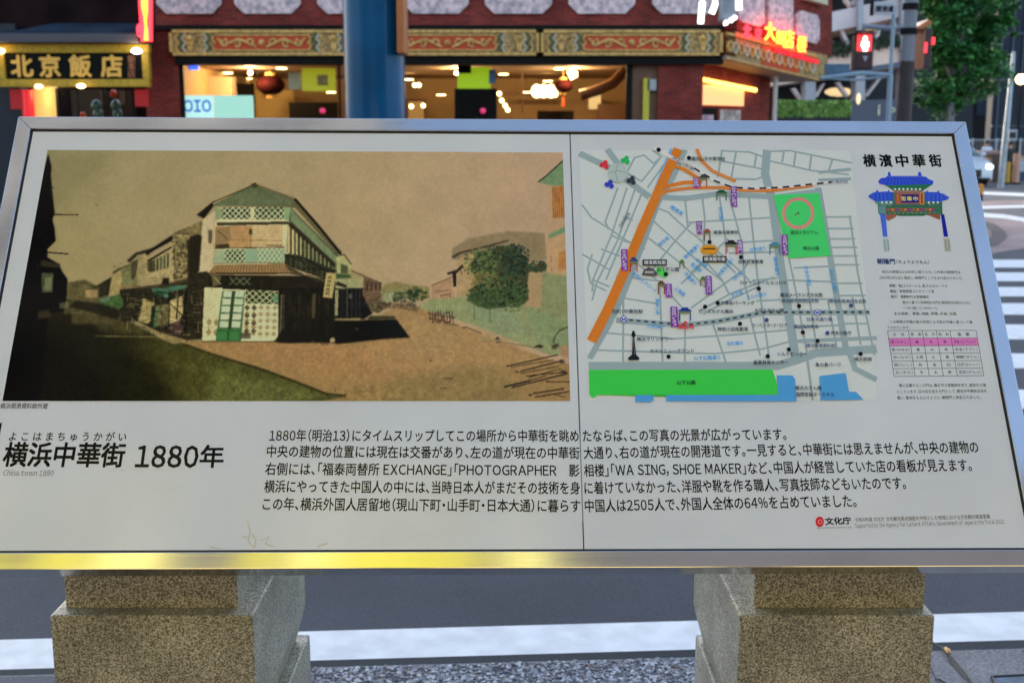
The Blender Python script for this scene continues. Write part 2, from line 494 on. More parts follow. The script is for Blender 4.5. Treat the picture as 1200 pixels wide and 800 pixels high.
mv = thing("drain_cover", "blue grey steel cover let into the slabs at the kerb", "drain cover", tuple(GR(1200, 798, 0.0)))
M_cover = mat("cover_steel", (0.05, 0.07, 0.11), 0.35, metal=0.7, noise=0.3, nscale=40)
cov = [Vector(GR(x, y, 0)) for x, y in ((1162, 795.5), (1290, 789), (1330, 830), (1180, 840))]
MB().prism([(p.x, p.y, 0.0045) for p in cov], (0, 0, 0.004)).build("cover_plate", M_cover, mv)
mb = MB()
for a, b in ((0, 1), (1, 2), (2, 3), (3, 0)):
    mb.tube([(cov[a].x, cov[a].y, 0.008), (cov[b].x, cov[b].y, 0.008)], 0.0045, 6)
mb.build("cover_rim", M_black, mv)
# ------------------------------------------------------------------ granite pedestals under the board
M_gran = granite_mat()
def pedestal(px, label):
    """px: picture x of the cap's front left and right edges and the neck's; all depths shared"""
    Fcap, Fneck = 1.655, 1.685
    zc = PT(600, 721, Fcap).z                    # top of the cap block
    xl, xr = PT(px[0], 722, Fcap).x, PT(px[1], 722, Fcap).x
    nl, nr = PT(px[2], 712, Fneck).x, PT(px[3], 712, Fneck).x
    back = 2.085
    zb = PT(354, 709, back).z
    z2 = PT(342, 744, back).z
    root = thing("stone_pedestal", label, "pedestal", ((xl + xr) / 2, 1.87, 0), "granite pedestals under the information board")
    def slab(x0, x1, y0, y1, za, zb_): return MB().box(x0, x1, y0, y1, za, zb_)
    # neck: its top is cut to the slope of the board
    tz0 = 0.9285 - (Fneck - 1.57) * 0 ; 
    t0 = 0.915; sl = 1.36
    y1 = back - 0.03
    def ztop(y): return 0.889 + (y - 1.586) * 1.485 - 0.0722
    mbn = MB().hexa([(nl, Fneck, zc - .002), (nr, Fneck, zc - .002), (nr, y1, zc - .002), (nl, y1, zc - .002),
                     (nl, Fneck, ztop(Fneck)), (nr, Fneck, ztop(Fneck)), (nr, y1, ztop(Fneck)), (nl, y1, ztop(Fneck))])
    mbn.build("neck_stone", M_gran, root, bevel=0.003)
    slab(xl, xr, Fcap, back, zb, zc).build("cap_stone", M_gran, root, bevel=0.0035)
    i = 0.017
    MB().hexa([(xl + i, Fcap + i, z2 - .002), (xr - i, Fcap + i, z2 - .002), (xr - i, back - i, z2 - .002), (xl + i, back - i, z2 - .002),
               (xl + .001, Fcap + .001, zb - .001), (xr - .001, Fcap + .001, zb - .001), (xr - .001, back - .001, zb - .001), (xl + .001, back - .001, zb - .001)]).build("tapered_stone", M_gran, root, bevel=0.002)
    e = 0.012
    slab(xl - e + .02, xr + e - .02 + .012, Fcap - .01, back + .012, 0.0, z2 - .003).build("base_stone", M_gran, root, bevel=0.0035)
    return root
pedestal((58, 296, 77, 279), "speckled granite pedestal under the left end of the board, beneath the old photograph")
pedestal((867, 1096, 883, 1083), "speckled granite pedestal under the right end of the board, beneath the map")
# ------------------------------------------------------------------ the information board
BW, BH = 1.6, 0.7631
BC = Vector((-0.02322, 1.79900, 1.20640)); YAW, TIL, ROL = 0.02572, 0.59277, -0.00620
_r = Vector((math.cos(YAW), math.sin(YAW), 0)); _n = Vector((-math.sin(YAW), math.cos(YAW), 0))
_u = Vector((0, 0, 1)) * math.cos(TIL) + _n * math.sin(TIL)
BR = _r * math.cos(ROL) + _u * math.sin(ROL)
BU = -_r * math.sin(ROL) + _u * math.cos(ROL)
BN = BR.cross(BU)                                  # towards the reader
def B(x, y):
    """board coordinates (metres from its centre) of a point of the face"""
    d = ray(x, y); o = Vector((0, 0, CAMZ))
    t = (BC - o).dot(BN) / d.dot(BN)
    q = o + d * t - BC
    return (q.dot(BR), q.dot(BU))

board = bpy.data.objects.new("information_board", None)
col.objects.link(board); OFF[board.name] = Vector((0, 0, 0))
board["label"] = "wide tilted steel framed information board with old street photograph, map and Japanese text"
board["category"] = "information board"
board.matrix_world = Matrix(((BR.x, BU.x, BN.x, BC.x), (BR.y, BU.y, BN.y, BC.y), (BR.z, BU.z, BN.z, BC.z), (0, 0, 0, 1)))

M_steel = steel_mat()
def panel_mat():
    m = bpy.data.materials.new("printed_panel"); m.use_nodes = True
    n = m.node_tree.nodes; l = m.node_tree.links; p = n["Principled BSDF"]
    tc = n.new("ShaderNodeTexCoord")
    t = n.new("ShaderNodeTexNoise"); t.inputs["Scale"].default_value = 5; t.inputs["Detail"].default_value = 6
    l.new(tc.outputs["Object"], t.inputs["Vector"])
    mx = n.new("ShaderNodeMix"); mx.data_type = 'RGBA'
    mx.inputs[6].default_value = (0.745, 0.78, 0.81, 1); mx.inputs[7].default_value = (0.805, 0.84, 0.87, 1)
    mr = n.new("ShaderNodeMapRange"); mr.inputs[1].default_value = 0.35; mr.inputs[2].default_value = 0.65
    l.new(t.outputs["Fac"], mr.inputs[0]); l.new(mr.outputs[0], mx.inputs[0]); l.new(mx.outputs[2], p.inputs["Base Color"])
    p.inputs["Roughness"].default_value = 0.12
    p.inputs["Specular IOR Level"].default_value = 0.42
    return m
M_panel = panel_mat()
def print_mat():
    m = bpy.data.materials.new("printing_ink"); m.use_nodes = True
    n = m.node_tree.nodes; l = m.node_tree.links; p = n["Principled BSDF"]
    a = n.new("ShaderNodeAttribute"); a.attribute_name = "ink"
    l.new(a.outputs["Color"], p.inputs["Base Color"])
    p.inputs["Roughness"].default_value = 0.12
    p.inputs["Specular IOR Level"].default_value = 0.13
    return m
M_ink = print_mat()
M_gask = mat("rubber_gasket", (0.01, 0.01, 0.012), 0.5)
M_back = mat("back_steel", (0.25, 0.26, 0.28), 0.4, metal=0.8)
FW = 0.0245                                          # width of the frame bars
w2, h2 = BW / 2, BH / 2
def fbar(p):                                         # mitred bar: outer and inner edge
    (a, b, c, d) = p                                 # a,b outer; c,d inner
    zt, zb = 0.0035, -0.04
    return MB().add([(a[0], a[1], zt), (b[0], b[1], zt), (c[0], c[1], zt), (d[0], d[1], zt), (a[0], a[1], zb), (b[0], b[1], zb), (c[0], c[1], zb), (d[0], d[1], zb)],
                    [(0, 1, 2, 3), (4, 7, 6, 5), (0, 4, 5, 1), (1, 5, 6, 2), (2, 6, 7, 3), (3, 7, 4, 0)])
O = [(-w2, h2), (w2, h2), (w2, -h2), (-w2, -h2)]
I = [(-w2 + FW, h2 - FW), (w2 - FW, h2 - FW), (w2 - FW, -h2 + FW), (-w2 + FW, -h2 + FW)]
for i in range(4):
    j = (i + 1) % 4
    fbar((O[i], O[j], I[j], I[i])).build("frame_bar", M_steel, board, local=True, bevel=0.0012)
g = 0.0035
mb = MB()
J = [(-w2 + FW + g, h2 - FW - g), (w2 - FW - g, h2 - FW - g), (w2 - FW - g, -h2 + FW + g), (-w2 + FW + g, -h2 + FW + g)]
for i in range(4):
    j = (i + 1) % 4
    mb.prism([(I[i][0], I[i][1], -.004), (I[j][0], I[j][1], -.004), (J[j][0], J[j][1], -.004), (J[i][0], J[i][1], -.004)], (0, 0, 0.0034))
mb.build("gasket", M_gask, board, local=True)
seamx = B(676, 400)[0]
MB().box(-w2 + FW, w2 - FW, -h2 + FW, h2 - FW, -0.03, -0.006).build("backing_sheet", M_gask, board, local=True)
pl = MB().box(J[0][0], seamx - .0009, J[2][1], J[0][1], -0.0055, 0.0).build("printed_panel", M_panel, board, "left half of the printed face, with the old photograph", local=True)
pr_ = MB().box(seamx + .0009, J[1][0], J[2][1], J[0][1], -0.0055, 0.0).build("printed_panel", M_panel, board, "right half of the printed face, with the map", local=True)
# grey sealing strip in the seam
MB().box(seamx - .0008, seamx + .0008, B(683, 610)[1], B(680, 508)[1], -.006, -.0006).build("joint_strip", M_back, board, local=True)

PGAIN = (1.90, 1.76, 1.66)
def ink(c):
    return tuple(min(0.92, lin(v) * g_) for v, g_ in zip(c, PGAIN))

class Print:
    """flat print: coloured shapes in picture-like drawing coordinates turned into board coordinates"""
    def __init__(s, tf=None, z=0.0002, step=0.000004):
        s.v, s.f, s.c = [], [], []
        s.tf = tf or (lambda x, y: (x, y)); s.z = z; s.step = step
    def _p(s, x, y):
        return B(*s.tf(x, y))
    def _add(s, uv, faces, c):
        s.z += s.step; k = len(s.v)
        s.v += [(a, b, s.z) for a, b in uv]
        s.f += [tuple(i + k for i in f) for f in faces]; s.c += [c] * len(faces)
    def poly(s, pts, c):
        uv = [s._p(*p) for p in pts]
        if len(uv) > 4:
            tri = tessellate_polygon([[Vector((a, b, 0)) for a, b in uv]])
            s._add(uv, [tuple(t) for t in tri], ink(c))
        else:
            s._add(uv, [tuple(range(len(uv)))], ink(c))
    def rect(s, x0, y0, x1, y1, c):
        s.poly([(x0, y0), (x1, y0), (x1, y1), (x0, y1)], c)
    def line(s, pts, w, c, dash=None):
        uv = [Vector(s._p(*p)) for p in pts]
        a, b = s._p(pts[0][0], pts[0][1]), s._p(pts[0][0] + w, pts[0][1])
        h = math.hypot(b[0] - a[0], b[1] - a[1]) / 2
        if dash:
            on, off = dash
            k = h * 2 / w; on *= k; off *= k
            d = 0.0
            for p, q in zip(uv, uv[1:]):
                L = (q - p).length; t = (q - p) / L; x = -d
                while x < L:
                    a0, a1 = max(0, x), min(L, x + on)
                    if a1 > a0:
                        nn = Vector((-t.y, t.x)) * h; P, Q = p + t * a0, p + t * a1
                        s._add([tuple(P + nn), tuple(Q + nn), tuple(Q - nn), tuple(P - nn)], [(0, 3, 2, 1)], ink(c))
                    x += on + off
                d = (L + d) % (on + off)
            return
        L, Rr = [], []
        for i, p in enumerate(uv):
            t0 = (uv[i] - uv[i - 1]).normalized() if i else (uv[1] - uv[0]).normalized()
            t1 = (uv[i + 1] - uv[i]).normalized() if i < len(uv) - 1 else t0
            t = (t0 + t1).normalized(); nn = Vector((-t.y, t.x)); m = h / max(0.5, nn.dot(Vector((-t0.y, t0.x))))
            L.append(p + nn * m); Rr.append(p - nn * m)
        n = len(uv)
        s._add([tuple(p) for p in L + Rr], [(i, n + i, n + i + 1, i + 1) for i in range(n - 1)], ink(c))
    def dot(s, x, y, r, c, n=18, ry=None):
        ry = ry or r
        s.poly([(x + r * math.cos(2 * math.pi * i / n), y + ry * math.sin(2 * math.pi * i / n)) for i in range(n)], c)
    def ring(s, x, y, r0, r1, c, n=40):
        a = [s._p(x + r0 * math.cos(2 * math.pi * i / n), y + r0 * math.sin(2 * math.pi * i / n)) for i in range(n)]
        b = [s._p(x + r1 * math.cos(2 * math.pi * i / n), y + r1 * math.sin(2 * math.pi * i / n)) for i in range(n)]
        s._add(a + b, [(i, (i + 1) % n, n + (i + 1) % n, n + i) for i in range(n)], ink(c))
    def text(s, body, x1, y1, x2, y2, em, c=(18, 20, 26), bold=0.0, fit=True):
        """centre line from (x1,y1) to (x2,y2), characters em units high"""
        P, Q = Vector(s._p(x1, y1)), Vector(s._p(x2, y2))
        ux = (Q - P).normalized(); uy = Vector((-ux.y, ux.x))
        xm, ym = (x1 + x2) / 2, (y1 + y2) / 2
        dx, dy = (x2 - x1), (y2 - y1); L = math.hypot(dx, dy); nx, ny = -dy / L, dx / L
        a, b = Vector(s._p(xm - nx * em / 2, ym - ny * em / 2)), Vector(s._p(xm + nx * em / 2, ym + ny * em / 2))
        sy = (a - b).length
        vs, fs = layout(body, bold)
        x0 = min(v[0] for v in vs); W = max(v[0] for v in vs) - x0
        sx = (Q - P).length / W if fit else sy
        for a_, b_ in (((0, 0),) if bold < .008 else ((-1, -1), (1, -1), (-1, 1), (1, 1))):
            s._add([tuple(P + ux * ((v[0] - x0 + a_ * bold) * sx) + uy * ((v[1] - 0.38 + b_ * bold) * sy)) for v in vs], fs, ink(c))
    def vtext(s, body, x, y0, y1, em, c, bold=0.02, dx=0):
        n = len(body); st = (y1 - y0) / n
        for i, ch in enumerate(body):
            yc = y0 + st * (i + .5); xx = x + dx * (i + .5) / n
            s.text(ch, xx - em / 2, yc, xx + em / 2, yc, min(em, st * 1.02), c, bold)
    def build(s, name, parent, label=None, kind=None):
        me = bpy.data.meshes.new(name)
        me.from_pydata(s.v, [], s.f)
        me.materials.append(M_ink)
        at = me.color_attributes.new("ink", 'FLOAT_COLOR', 'CORNER')
        ls = [0.0] * (4 * len(me.loops)); i = 0
        for p, c in zip(me.polygons, s.c):
            for _ in range(p.loop_total):
                ls[i:i + 4] = [c[0], c[1], c[2], 1.0]; i += 4
        at.data.foreach_set("color", ls)
        bm = bmesh.new(); bm.from_mesh(me)
        for f in bm.faces:
            if f.normal.z < 0: f.normal_flip()
        bm.to_mesh(me); bm.free()
        o = bpy.data.objects.new(name, me); link(o, parent); OFF[o.name] = Vector((0, 0, 0))
        if label: o["label"] = label
        if kind: o["kind"] = kind
        return o

# --- lettering of the board
K = (8, 9, 13)
lines = [
 ("1880年（明治13）にタイムスリップしてこの場所から中華街を眺め", 316, 510, 678, 510.5, 0),
 ("たならば、この写真の光景が広がっています。", 683, 510.5, 921, 508.5, 1),
 ("中央の建物の位置には現在は交番があり、左の道が現在の中華街", 313, 528.5, 679, 530.5, 0),
 ("大通り、右の道が現在の開港道です。一見すると、中華街には思えませんが、中央の建物の", 684, 530.5, 1146, 523.5, 1),
 ("右側には、「福泰両替所 EXCHANGE」「PHOTOGRAPHER　影", 311, 549, 679, 551, 0),
 ("相楼」「WA SING, SHOE MAKER」など、中国人が経営していた店の看板が見えます。", 684.5, 551, 1138, 544.5, 1),
 ("横浜にやってきた中国人の中には、当時日本人がまだその技術を身", 310, 569.5, 679.5, 571.5, 0),
 ("に着けていなかった、洋服や靴を作る職人、写真技師などもいたのです。", 685, 571.5, 1061, 565.5, 1),
 ("この年、横浜外国人居留地（現山下町・山手町・日本大通）に暮らす", 308, 590, 680, 592.5, 0),
 ("中国人は2505人で、外国人全体の64%を占めていました。", 685.5, 592.5, 1003, 586.5, 1)]
for body, x1, y1, x2, y2, side in lines:
    p = Print(); p.text(body, x1, y1, x2, y2, 15.2 + (y1 - 510) * .012, K, 0.012)
    p.build("text_line", (pl, pr_)[side])
p = Print(); p.text("横浜中華街", 5, 532, 146, 533, 30, K, 0.022); p.build("title", pl)
p = Print(); p.text("1880", 160, 534, 232, 534.5, 33, K, 0.018); p.text("年", 235, 534.5, 262, 534.5, 28, K, 0.02); p.build("title", pl)
p = Print(); p.text("よ こ は ま ち ゅ う か が い", 11, 511, 148, 511.5, 11.5, K, 0.01); p.build("reading_aid", pl)
p = Print(); p.text("China town 1880", 4, 553.5, 63, 554, 8.6, (90, 92, 98), 0.0); p.build("subtitle", pl)
p = Print(); p.text("横浜開港資料館所蔵", 0.5, 475.3, 56, 475.6, 7, (70, 70, 76), 0.01); p.build("photo_caption", pl)
# credit with the round red emblem
p = Print()
p.dot(960.5, 611, 5.0, (196, 40, 52), ry=6.2); p.ring(961, 611, 2.0, 2.7, (235, 140, 140)); p.ring(961, 611, 3.4, 4.1, (150, 22, 34))
p.text("文化庁", 967, 610.5, 997, 609.5, 8.8, K, 0.03)
p.text("Agency for Cultural Affairs, Government of Japan", 957, 618.2, 998, 617.4, 2.6, (60, 60, 66))
p.build("agency_emblem", pr_)
p = Print()
p.text("令和4年度 文化庁 文化観光拠点施設を中核とした地域における文化観光推進事業", 1002, 608.8, 1160, 604.6, 5.6, (52, 54, 60), 0.0)
p.text("Supported by the Agency for Cultural Affairs, Government of Japan in the fiscal 2022.", 1002, 615.6, 1177, 610.6, 6.4, (80, 82, 88), 0.0)
p.build("credit_text", pr_)
# dark stroke at the left edge and the brown stains near the lower edge
p = Print(); p.poly([(-6, 497), (2.5, 495), (-1.5, 517), (-8, 517)], (10, 14, 24)); p.build("printed_stroke", pl)
for pts, w in (([(290, 610), (293, 622), (291, 634), (297, 640)], 1.5), ([(295, 625), (300, 632), (298, 642)], 1.6), ([(284, 628), (292, 630)], 1.6), ([(305, 633), (315, 629), (311, 637), (322, 640)], 1.2), ([(246, 640), (256, 643)], 1.6), ([(372, 640), (384, 636)], 1.8)):
    p = Print(z=.0003); p.line(pts, w, (162, 164, 154)); p.build("mud_stain", pl)
# ------------------------------------------------------------------ the hand-tinted old photograph printed on the panel
SC = 2.0; OX, OY = -2.0, 170.0; CW, CHh = int(676 * SC), int(306 * SC)
cv = np.zeros((CHh, CW, 3))
YY, XX = np.mgrid[0:CHh, 0:CW]
PX = (XX + .5) / SC + OX; PY = (YY + .5) / SC + OY

def blur1(a, r, ax):
    if r < 1: return a
    k = 2 * r + 1
    pad = [(0, 0)] * a.ndim; pad[ax] = (r + 1, r)
    c = np.cumsum(np.pad(a, pad, mode='edge'), axis=ax)
    n = a.shape[ax]
    hi = np.take(c, np.arange(k, k + n), axis=ax); lo = np.take(c, np.arange(0, n), axis=ax)
    return (hi - lo) / k
def blur(a, r):
    r = int(round(r))
    return blur1(blur1(blur1(blur1(a, r, 0), r, 1), r, 0), r, 1)
def fnoise(sc, seed, octv=3):
    g = np.random.default_rng(seed); out = np.zeros((CHh, CW)); amp = 1.0; tot = 0
    for o in range(octv):
        h, w = max(2, int(CHh / sc) + 2), max(2, int(CW / sc) + 2)
        n = g.random((h, w)); y = YY / CHh * (h - 1.001); x = XX / CW * (w - 1.001)
        y0, x0 = y.astype(int), x.astype(int); fy, fx = y - y0, x - x0
        fy = fy * fy * (3 - 2 * fy); fx = fx * fx * (3 - 2 * fx)
        v = (n[y0, x0] * (1 - fx) + n[y0, x0 + 1] * fx) * (1 - fy) + (n[y0 + 1, x0] * (1 - fx) + n[y0 + 1, x0 + 1] * fx) * fy
        out += v * amp; tot += amp; amp *= .55; sc = max(1.5, sc / 2.3)
    return out / tot
N1, N2, N3 = fnoise(60, 1), fnoise(14, 2), fnoise(5, 3, 2)

def fillp(pts, c, a=1.0, soft=0.6, tex=0.0, tf=None, grad=None, mod=None):
    """polygon with soft edge; c sRGB; tex multiplies by noise; grad = (c2, x0,y0,x1,y1)"""
    if tf: pts = [tf(*p) for p in pts]
    pts = np.array(pts, float)
    m = soft * 2 + 2
    x0 = max(0, int((pts[:, 0].min() - OX - m) * SC)); x1 = min(CW, int((pts[:, 0].max() - OX + m) * SC) + 1)
    y0 = max(0, int((pts[:, 1].min() - OY - m) * SC)); y1 = min(CHh, int((pts[:, 1].max() - OY + m) * SC) + 1)
    if x1 <= x0 or y1 <= y0: return
    px, py = PX[y0:y1, x0:x1], PY[y0:y1, x0:x1]
    ins = np.zeros(px.shape, bool)
    n = len(pts)
    for i in range(n):
        ax, ay = pts[i]; bx, by = pts[(i + 1) % n]
        if ay == by: continue
        cnd = ((ay > py) != (by > py)) & (px < (bx - ax) * (py - ay) / (by - ay) + ax)
        ins ^= cnd
    k = ins.astype(float)
    if soft > 0: k = blur(k, max(1, soft * SC / 1.6)) if soft * SC >= 1 else k
    k = k * a
    if mod is not None: k = k * mod[y0:y1, x0:x1]
    cc = np.array(c, float)[None, None, :] * np.ones(px.shape + (1,))
    if grad:
        c2, gx0, gy0, gx1, gy1 = grad
        if tf: (gx0, gy0), (gx1, gy1) = tf(gx0, gy0), tf(gx1, gy1)
        dx, dy = gx1 - gx0, gy1 - gy0
        t = np.clip(((px - gx0) * dx + (py - gy0) * dy) / (dx * dx + dy * dy), 0, 1)[..., None]
        cc = cc * (1 - t) + np.array(c2, float) * t
    if tex:
        cc = cc * (1 + tex * 2 * (N2[y0:y1, x0:x1] * .5 + N3[y0:y1, x0:x1] * .5 - .5))[..., None]
    cv[y0:y1, x0:x1] = cv[y0:y1, x0:x1] * (1 - k[..., None]) + cc * k[..., None]
def strk(pts, w, c, a=1.0, soft=0.4, tf=None):
    if tf:
        w = w / tf(1, 0)[2] if len(tf(0, 0)) > 2 else w
        pts = [tf(*p)[:2] for p in pts]
    for (ax, ay), (bx, by) in zip(pts, pts[1:]):
        L = math.hypot(bx - ax, by - ay)
        if L < 1e-6: continue
        nx, ny = -(by - ay) / L * w / 2, (bx - ax) / L * w / 2
        ex, ey = (bx - ax) / L * w * .3, (by - ay) / L * w * .3
        fillp([(ax + nx - ex, ay + ny - ey), (bx + nx + ex, by + ny + ey), (bx - nx + ex, by - ny + ey), (ax - nx - ex, ay - ny - ey)], c, a, soft)
def T(x0, y0, s):
    return lambda x, y: (x0 + x / s, y0 + y / s)
A_ = T(0, 140, 2.354); B_ = T(220, 200, 3.636); C_ = T(340, 160, 2.5); D_ = T(60, 270, 5.333)
E_ = T(360, 280, 5.717); F_ = T(520, 180, 5.0); G_ = T(520, 330, 5.333); H_ = T(150, 380, 4.0); L_ = T(0, 170, 2.667)
def lattice(q, nx, ny, c, a=1.0, fill=None, w=0.9, tf=None, holes=None):
    """diamond lattice inside a quadrilateral q (tl, tr, br, bl)"""
    if tf: q = [tf(*p) for p in q]
    if fill: fillp(q, fill, 1, .4)
    def bl(u, v):
        x = (q[0][0] * (1 - u) + q[1][0] * u) * (1 - v) + (q[3][0] * (1 - u) + q[2][0] * u) * v
        y = (q[0][1] * (1 - u) + q[1][1] * u) * (1 - v) + (q[3][1] * (1 - u) + q[2][1] * u) * v
        return (x, y)
    if holes:
        for i in range(nx):
            for j in range(ny):
                u, v = (i + .5) / nx, (j + .5) / ny
                fillp([bl(u, v - .40 / ny), bl(u + .40 / nx, v), bl(u, v + .40 / ny), bl(u - .40 / nx, v)], holes, a, .3)
        return
    for i in range(-ny, nx + 1):
        for s in (1, -1):
            u0, u1 = (i / nx, (i + ny) / nx) if s == 1 else ((i + ny) / nx, i / nx)
            v0, v1 = 0.0, 1.0
            # clip to 0..1 in u
            def cl(u0, v0, u1, v1):
                du = u1 - u0
                ta, tb = 0.0, 1.0
                for lim, sg in ((0, 1), (1, -1)):
                    if abs(du) < 1e-9: continue
                    t = (lim - u0) / du
                    if du * sg > 0: ta = max(ta, t)
                    else: tb = min(tb, t)
                return ta, tb
            ta, tb = cl(u0, v0, u1, v1)
            if tb > ta: strk([bl(u0 + (u1 - u0) * ta, ta), bl(u0 + (u1 - u0) * tb, tb)], w, c, a, .3)

# sky, ground
t = np.clip(PX / 670, 0, 1)[..., None]; v = np.clip((PY - 172) / 200, 0, 1)[..., None]
cl_, cr_ = np.array([143, 130, 90.]), np.array([172, 140, 112.])
cv[:] = cl_ * (1 - t) + cr_ * t
cv[:] += (np.array([5, 5, 2.]) * np.exp(-((t - .68) / .22) ** 2) * (1 - v * .2))
cv[:] += np.array([6, 2, -4.]) * v * (1 - t)
cv *= (1 + .07 * (N1 - .5))[..., None]
fillp([(-5, 176), (140, 176), (70, 250), (-5, 260)], (120, 110, 74), .55, 16)
# sandy square and right road
SAND = (152, 117, 72)
fillp([(205, 398), (400, 398), (440, 372), (470, 358), (492, 360), (560, 392), (640, 420), (680, 430), (680, 480), (330, 480), (360, 470)], SAND, 1, 1.5, .10, grad=((146, 114, 70), 250, 400, 640, 470))
fillp([(255, 402), (420, 402), (560, 415), (520, 440), (380, 440), (290, 415)], (158, 116, 74), .75, 9, .15)
fillp([(420, 404), (560, 384), (600, 400), (640, 425), (560, 440), (450, 432)], (160, 124, 80), .7, 8, .1)
fillp([(470, 440), (560, 428), (600, 440), (610, 480), (430, 480)], (120, 103, 60), .5, 9, .2)
fillp([(400, 455), (470, 450), (520, 478), (380, 480)], (136, 110, 66), .6, 6, .3)
# left shaded road
fillp([(-5, 340), (120, 355), (150, 375), (200, 398), (245, 415), (310, 432), (360, 452), (384, 463), (405, 465), (370, 472), (360, 480), (-5, 480)], (74, 72, 34), 1, 1.2, .35, grad=((34, 31, 14), 260, 430, 90, 400))
fillp([(250, 430), (345, 455), (380, 466), (360, 480), (240, 480)], (96, 98, 50), .75, 8, .4)
fillp([(150, 410), (230, 418), (260, 440), (230, 470), (160, 470)], (74, 70, 32), .6, 14, .4)
fillp([(-5, 365), (110, 370), (190, 430), (210, 480), (-5, 480)], (22, 20, 9), .8, 16, .2)
fillp([(-5, 380), (70, 390), (120, 440), (130, 480), (-5, 480)], (14, 12, 7), .8, 18)
strk([(86, 376), (134, 376.5)], 1.2, (124, 108, 68), .8); strk([(112, 394), (188, 395)], 1.2, (120, 108, 70), .75); strk([(60, 352), (110, 362)], 3, (60, 52, 30), .6, 2)
fillp([(92, 366), (140, 370), (180, 392), (120, 388)], (82, 72, 40), .5, 4, .3)
# edge shadow line of the street, sand edge
strk([(198, 397), (245, 414), (300, 431), (340, 445), (384, 462), (405, 464)], 2.6, (38, 34, 16), .9, .8)
strk([(330, 471), (372, 468), (392, 463)], 1.4, (60, 56, 30), .7, .8)
strk([(473, 412), (471, 440), (474, 470)], 1.0, (120, 100, 58), .6, .8)
strk([(519, 443.5), (531, 443.8)], 1.4, (52, 44, 24), .9); strk([(516, 455), (523, 455.2)], 1.2, (60, 50, 28), .8); strk([(504, 422), (506, 423)], 1.6, (70, 56, 34), .8)
strk([(393, 455), (393, 459)], 1, (80, 64, 36), .8)
# far street on the left: hill, far houses
fillp([(84, 345), (88, 330), (100, 328), (118, 338), (150, 336), (150, 380), (84, 380)], (70, 62, 36), .9, 2, .3)
fillp([(20, 60), (50, 45), (90, 55), (150, 90), (240, 80), (320, 30), (380, 20), (380, 240), (20, 240)], (84, 76, 48), .55, 2, .3, tf=lambda x, y: (60 + (x + 60) / 5.333, 270 + (y + 285) / 5.333))
DK = (18, 17, 10)
fillp([(110, 322), (165, 322), (250, 358), (250, 440), (100, 420)], (86, 76, 46), 1, 1, .3, tf=D_)
fillp([(215, 372), (290, 372), (290, 420), (215, 420)], (150, 124, 82), 1, .8, .15, tf=D_)
fillp([(250, 358), (300, 340), (385, 290), (385, 300), (300, 360)], (46, 40, 26), 1, .5, tf=D_)
fillp([(300, 340), (385, 292), (385, 400), (300, 420)], (38, 34, 22), 1, .6, .3, tf=D_)
fillp([(385, 260), (440, 230), (440, 400), (360, 420), (370, 350)], (156, 134, 86), 1, .6, .2, tf=D_)
fillp([(385, 262), (430, 236), (560, 190), (560, 210), (440, 245), (390, 275)], (58, 52, 34), 1, .5, tf=D_)
fillp([(440, 240), (540, 210), (540, 350), (440, 400)], (110, 106, 66), 1, .6, .3, tf=D_)
for i in range(7):
    strk([(450 + i * 13, 245 - i * 4), (450 + i * 13, 345)], 4.5, (66, 66, 40), .7, .3, tf=None) if False else None
fillp([(475, 190), (530, 140), (640, 110), (640, 130), (540, 160), (490, 205)], (44, 38, 26), 1, .5, tf=D_)
fillp([(540, 155), (620, 150), (600, 280), (530, 285)], (148, 128, 84), 1, .6, .25, tf=D_)
fillp([(500, 200), (545, 180), (530, 290), (500, 320)], (60, 54, 34), 1, .6, .3, tf=D_)
# shop row: facade with windows
fillp([(600, 200), (760, 100), (780, 60), (800, 200), (770, 320), (600, 330)], (172, 148, 100), 1, .6, .15, tf=D_)
fillp([(590, 140), (760, 30), (810, 0), (830, 30), (760, 65), (640, 130), (600, 160)], (24, 20, 14), 1, .5, tf=D_)
fillp([(600, 190), (755, 100), (755, 112), (610, 200)], (34, 30, 20), 1, .4, tf=D_)
fillp([(600, 205), (640, 185), (640, 260), (605, 262)], (58, 52, 34), 1, .5, .3, tf=D_)
fillp([(640, 185), (735, 140), (735, 235), (640, 262)], (126, 118, 80), 1, .5, .2, tf=D_)
for x in (640, 662, 684, 706, 728):
    fillp([(x, 190 - (x - 640) * .47), (x + 7, 186 - (x - 640) * .47), (x + 7, 255 - (x - 640) * .25), (x, 258 - (x - 640) * .25)], (42, 38, 26), 1, .3, tf=D_)
# patterned wall next to the corner house
fillp([(760, 20), (950, -60), (950, 280), (770, 330)], (112, 98, 62), 1, .6, .5, tf=D_)
rr = np.random.default_rng(5)
for k in range(90):
    x, y = rr.uniform(765, 870), rr.uniform(20, 300)
    fillp([(x, y - 9), (x + 11, y), (x, y + 9), (x - 11, y)], [(58, 50, 32), (168, 146, 98)][k % 2], .7, .3, tf=D_)
fillp([(870, 40), (935, 30), (935, 270), (870, 278)], (26, 23, 14), 1, .5, tf=D_)
for y in (90, 140, 190, 235): fillp([(870, y), (935, y - 6), (935, y), (870, y + 6)], (92, 82, 52), .8, .3, tf=D_)
for x in (885, 915): fillp([(x, 40), (x + 6, 40), (x + 6, 275), (x, 275)], (92, 82, 52), .8, .3, tf=D_)
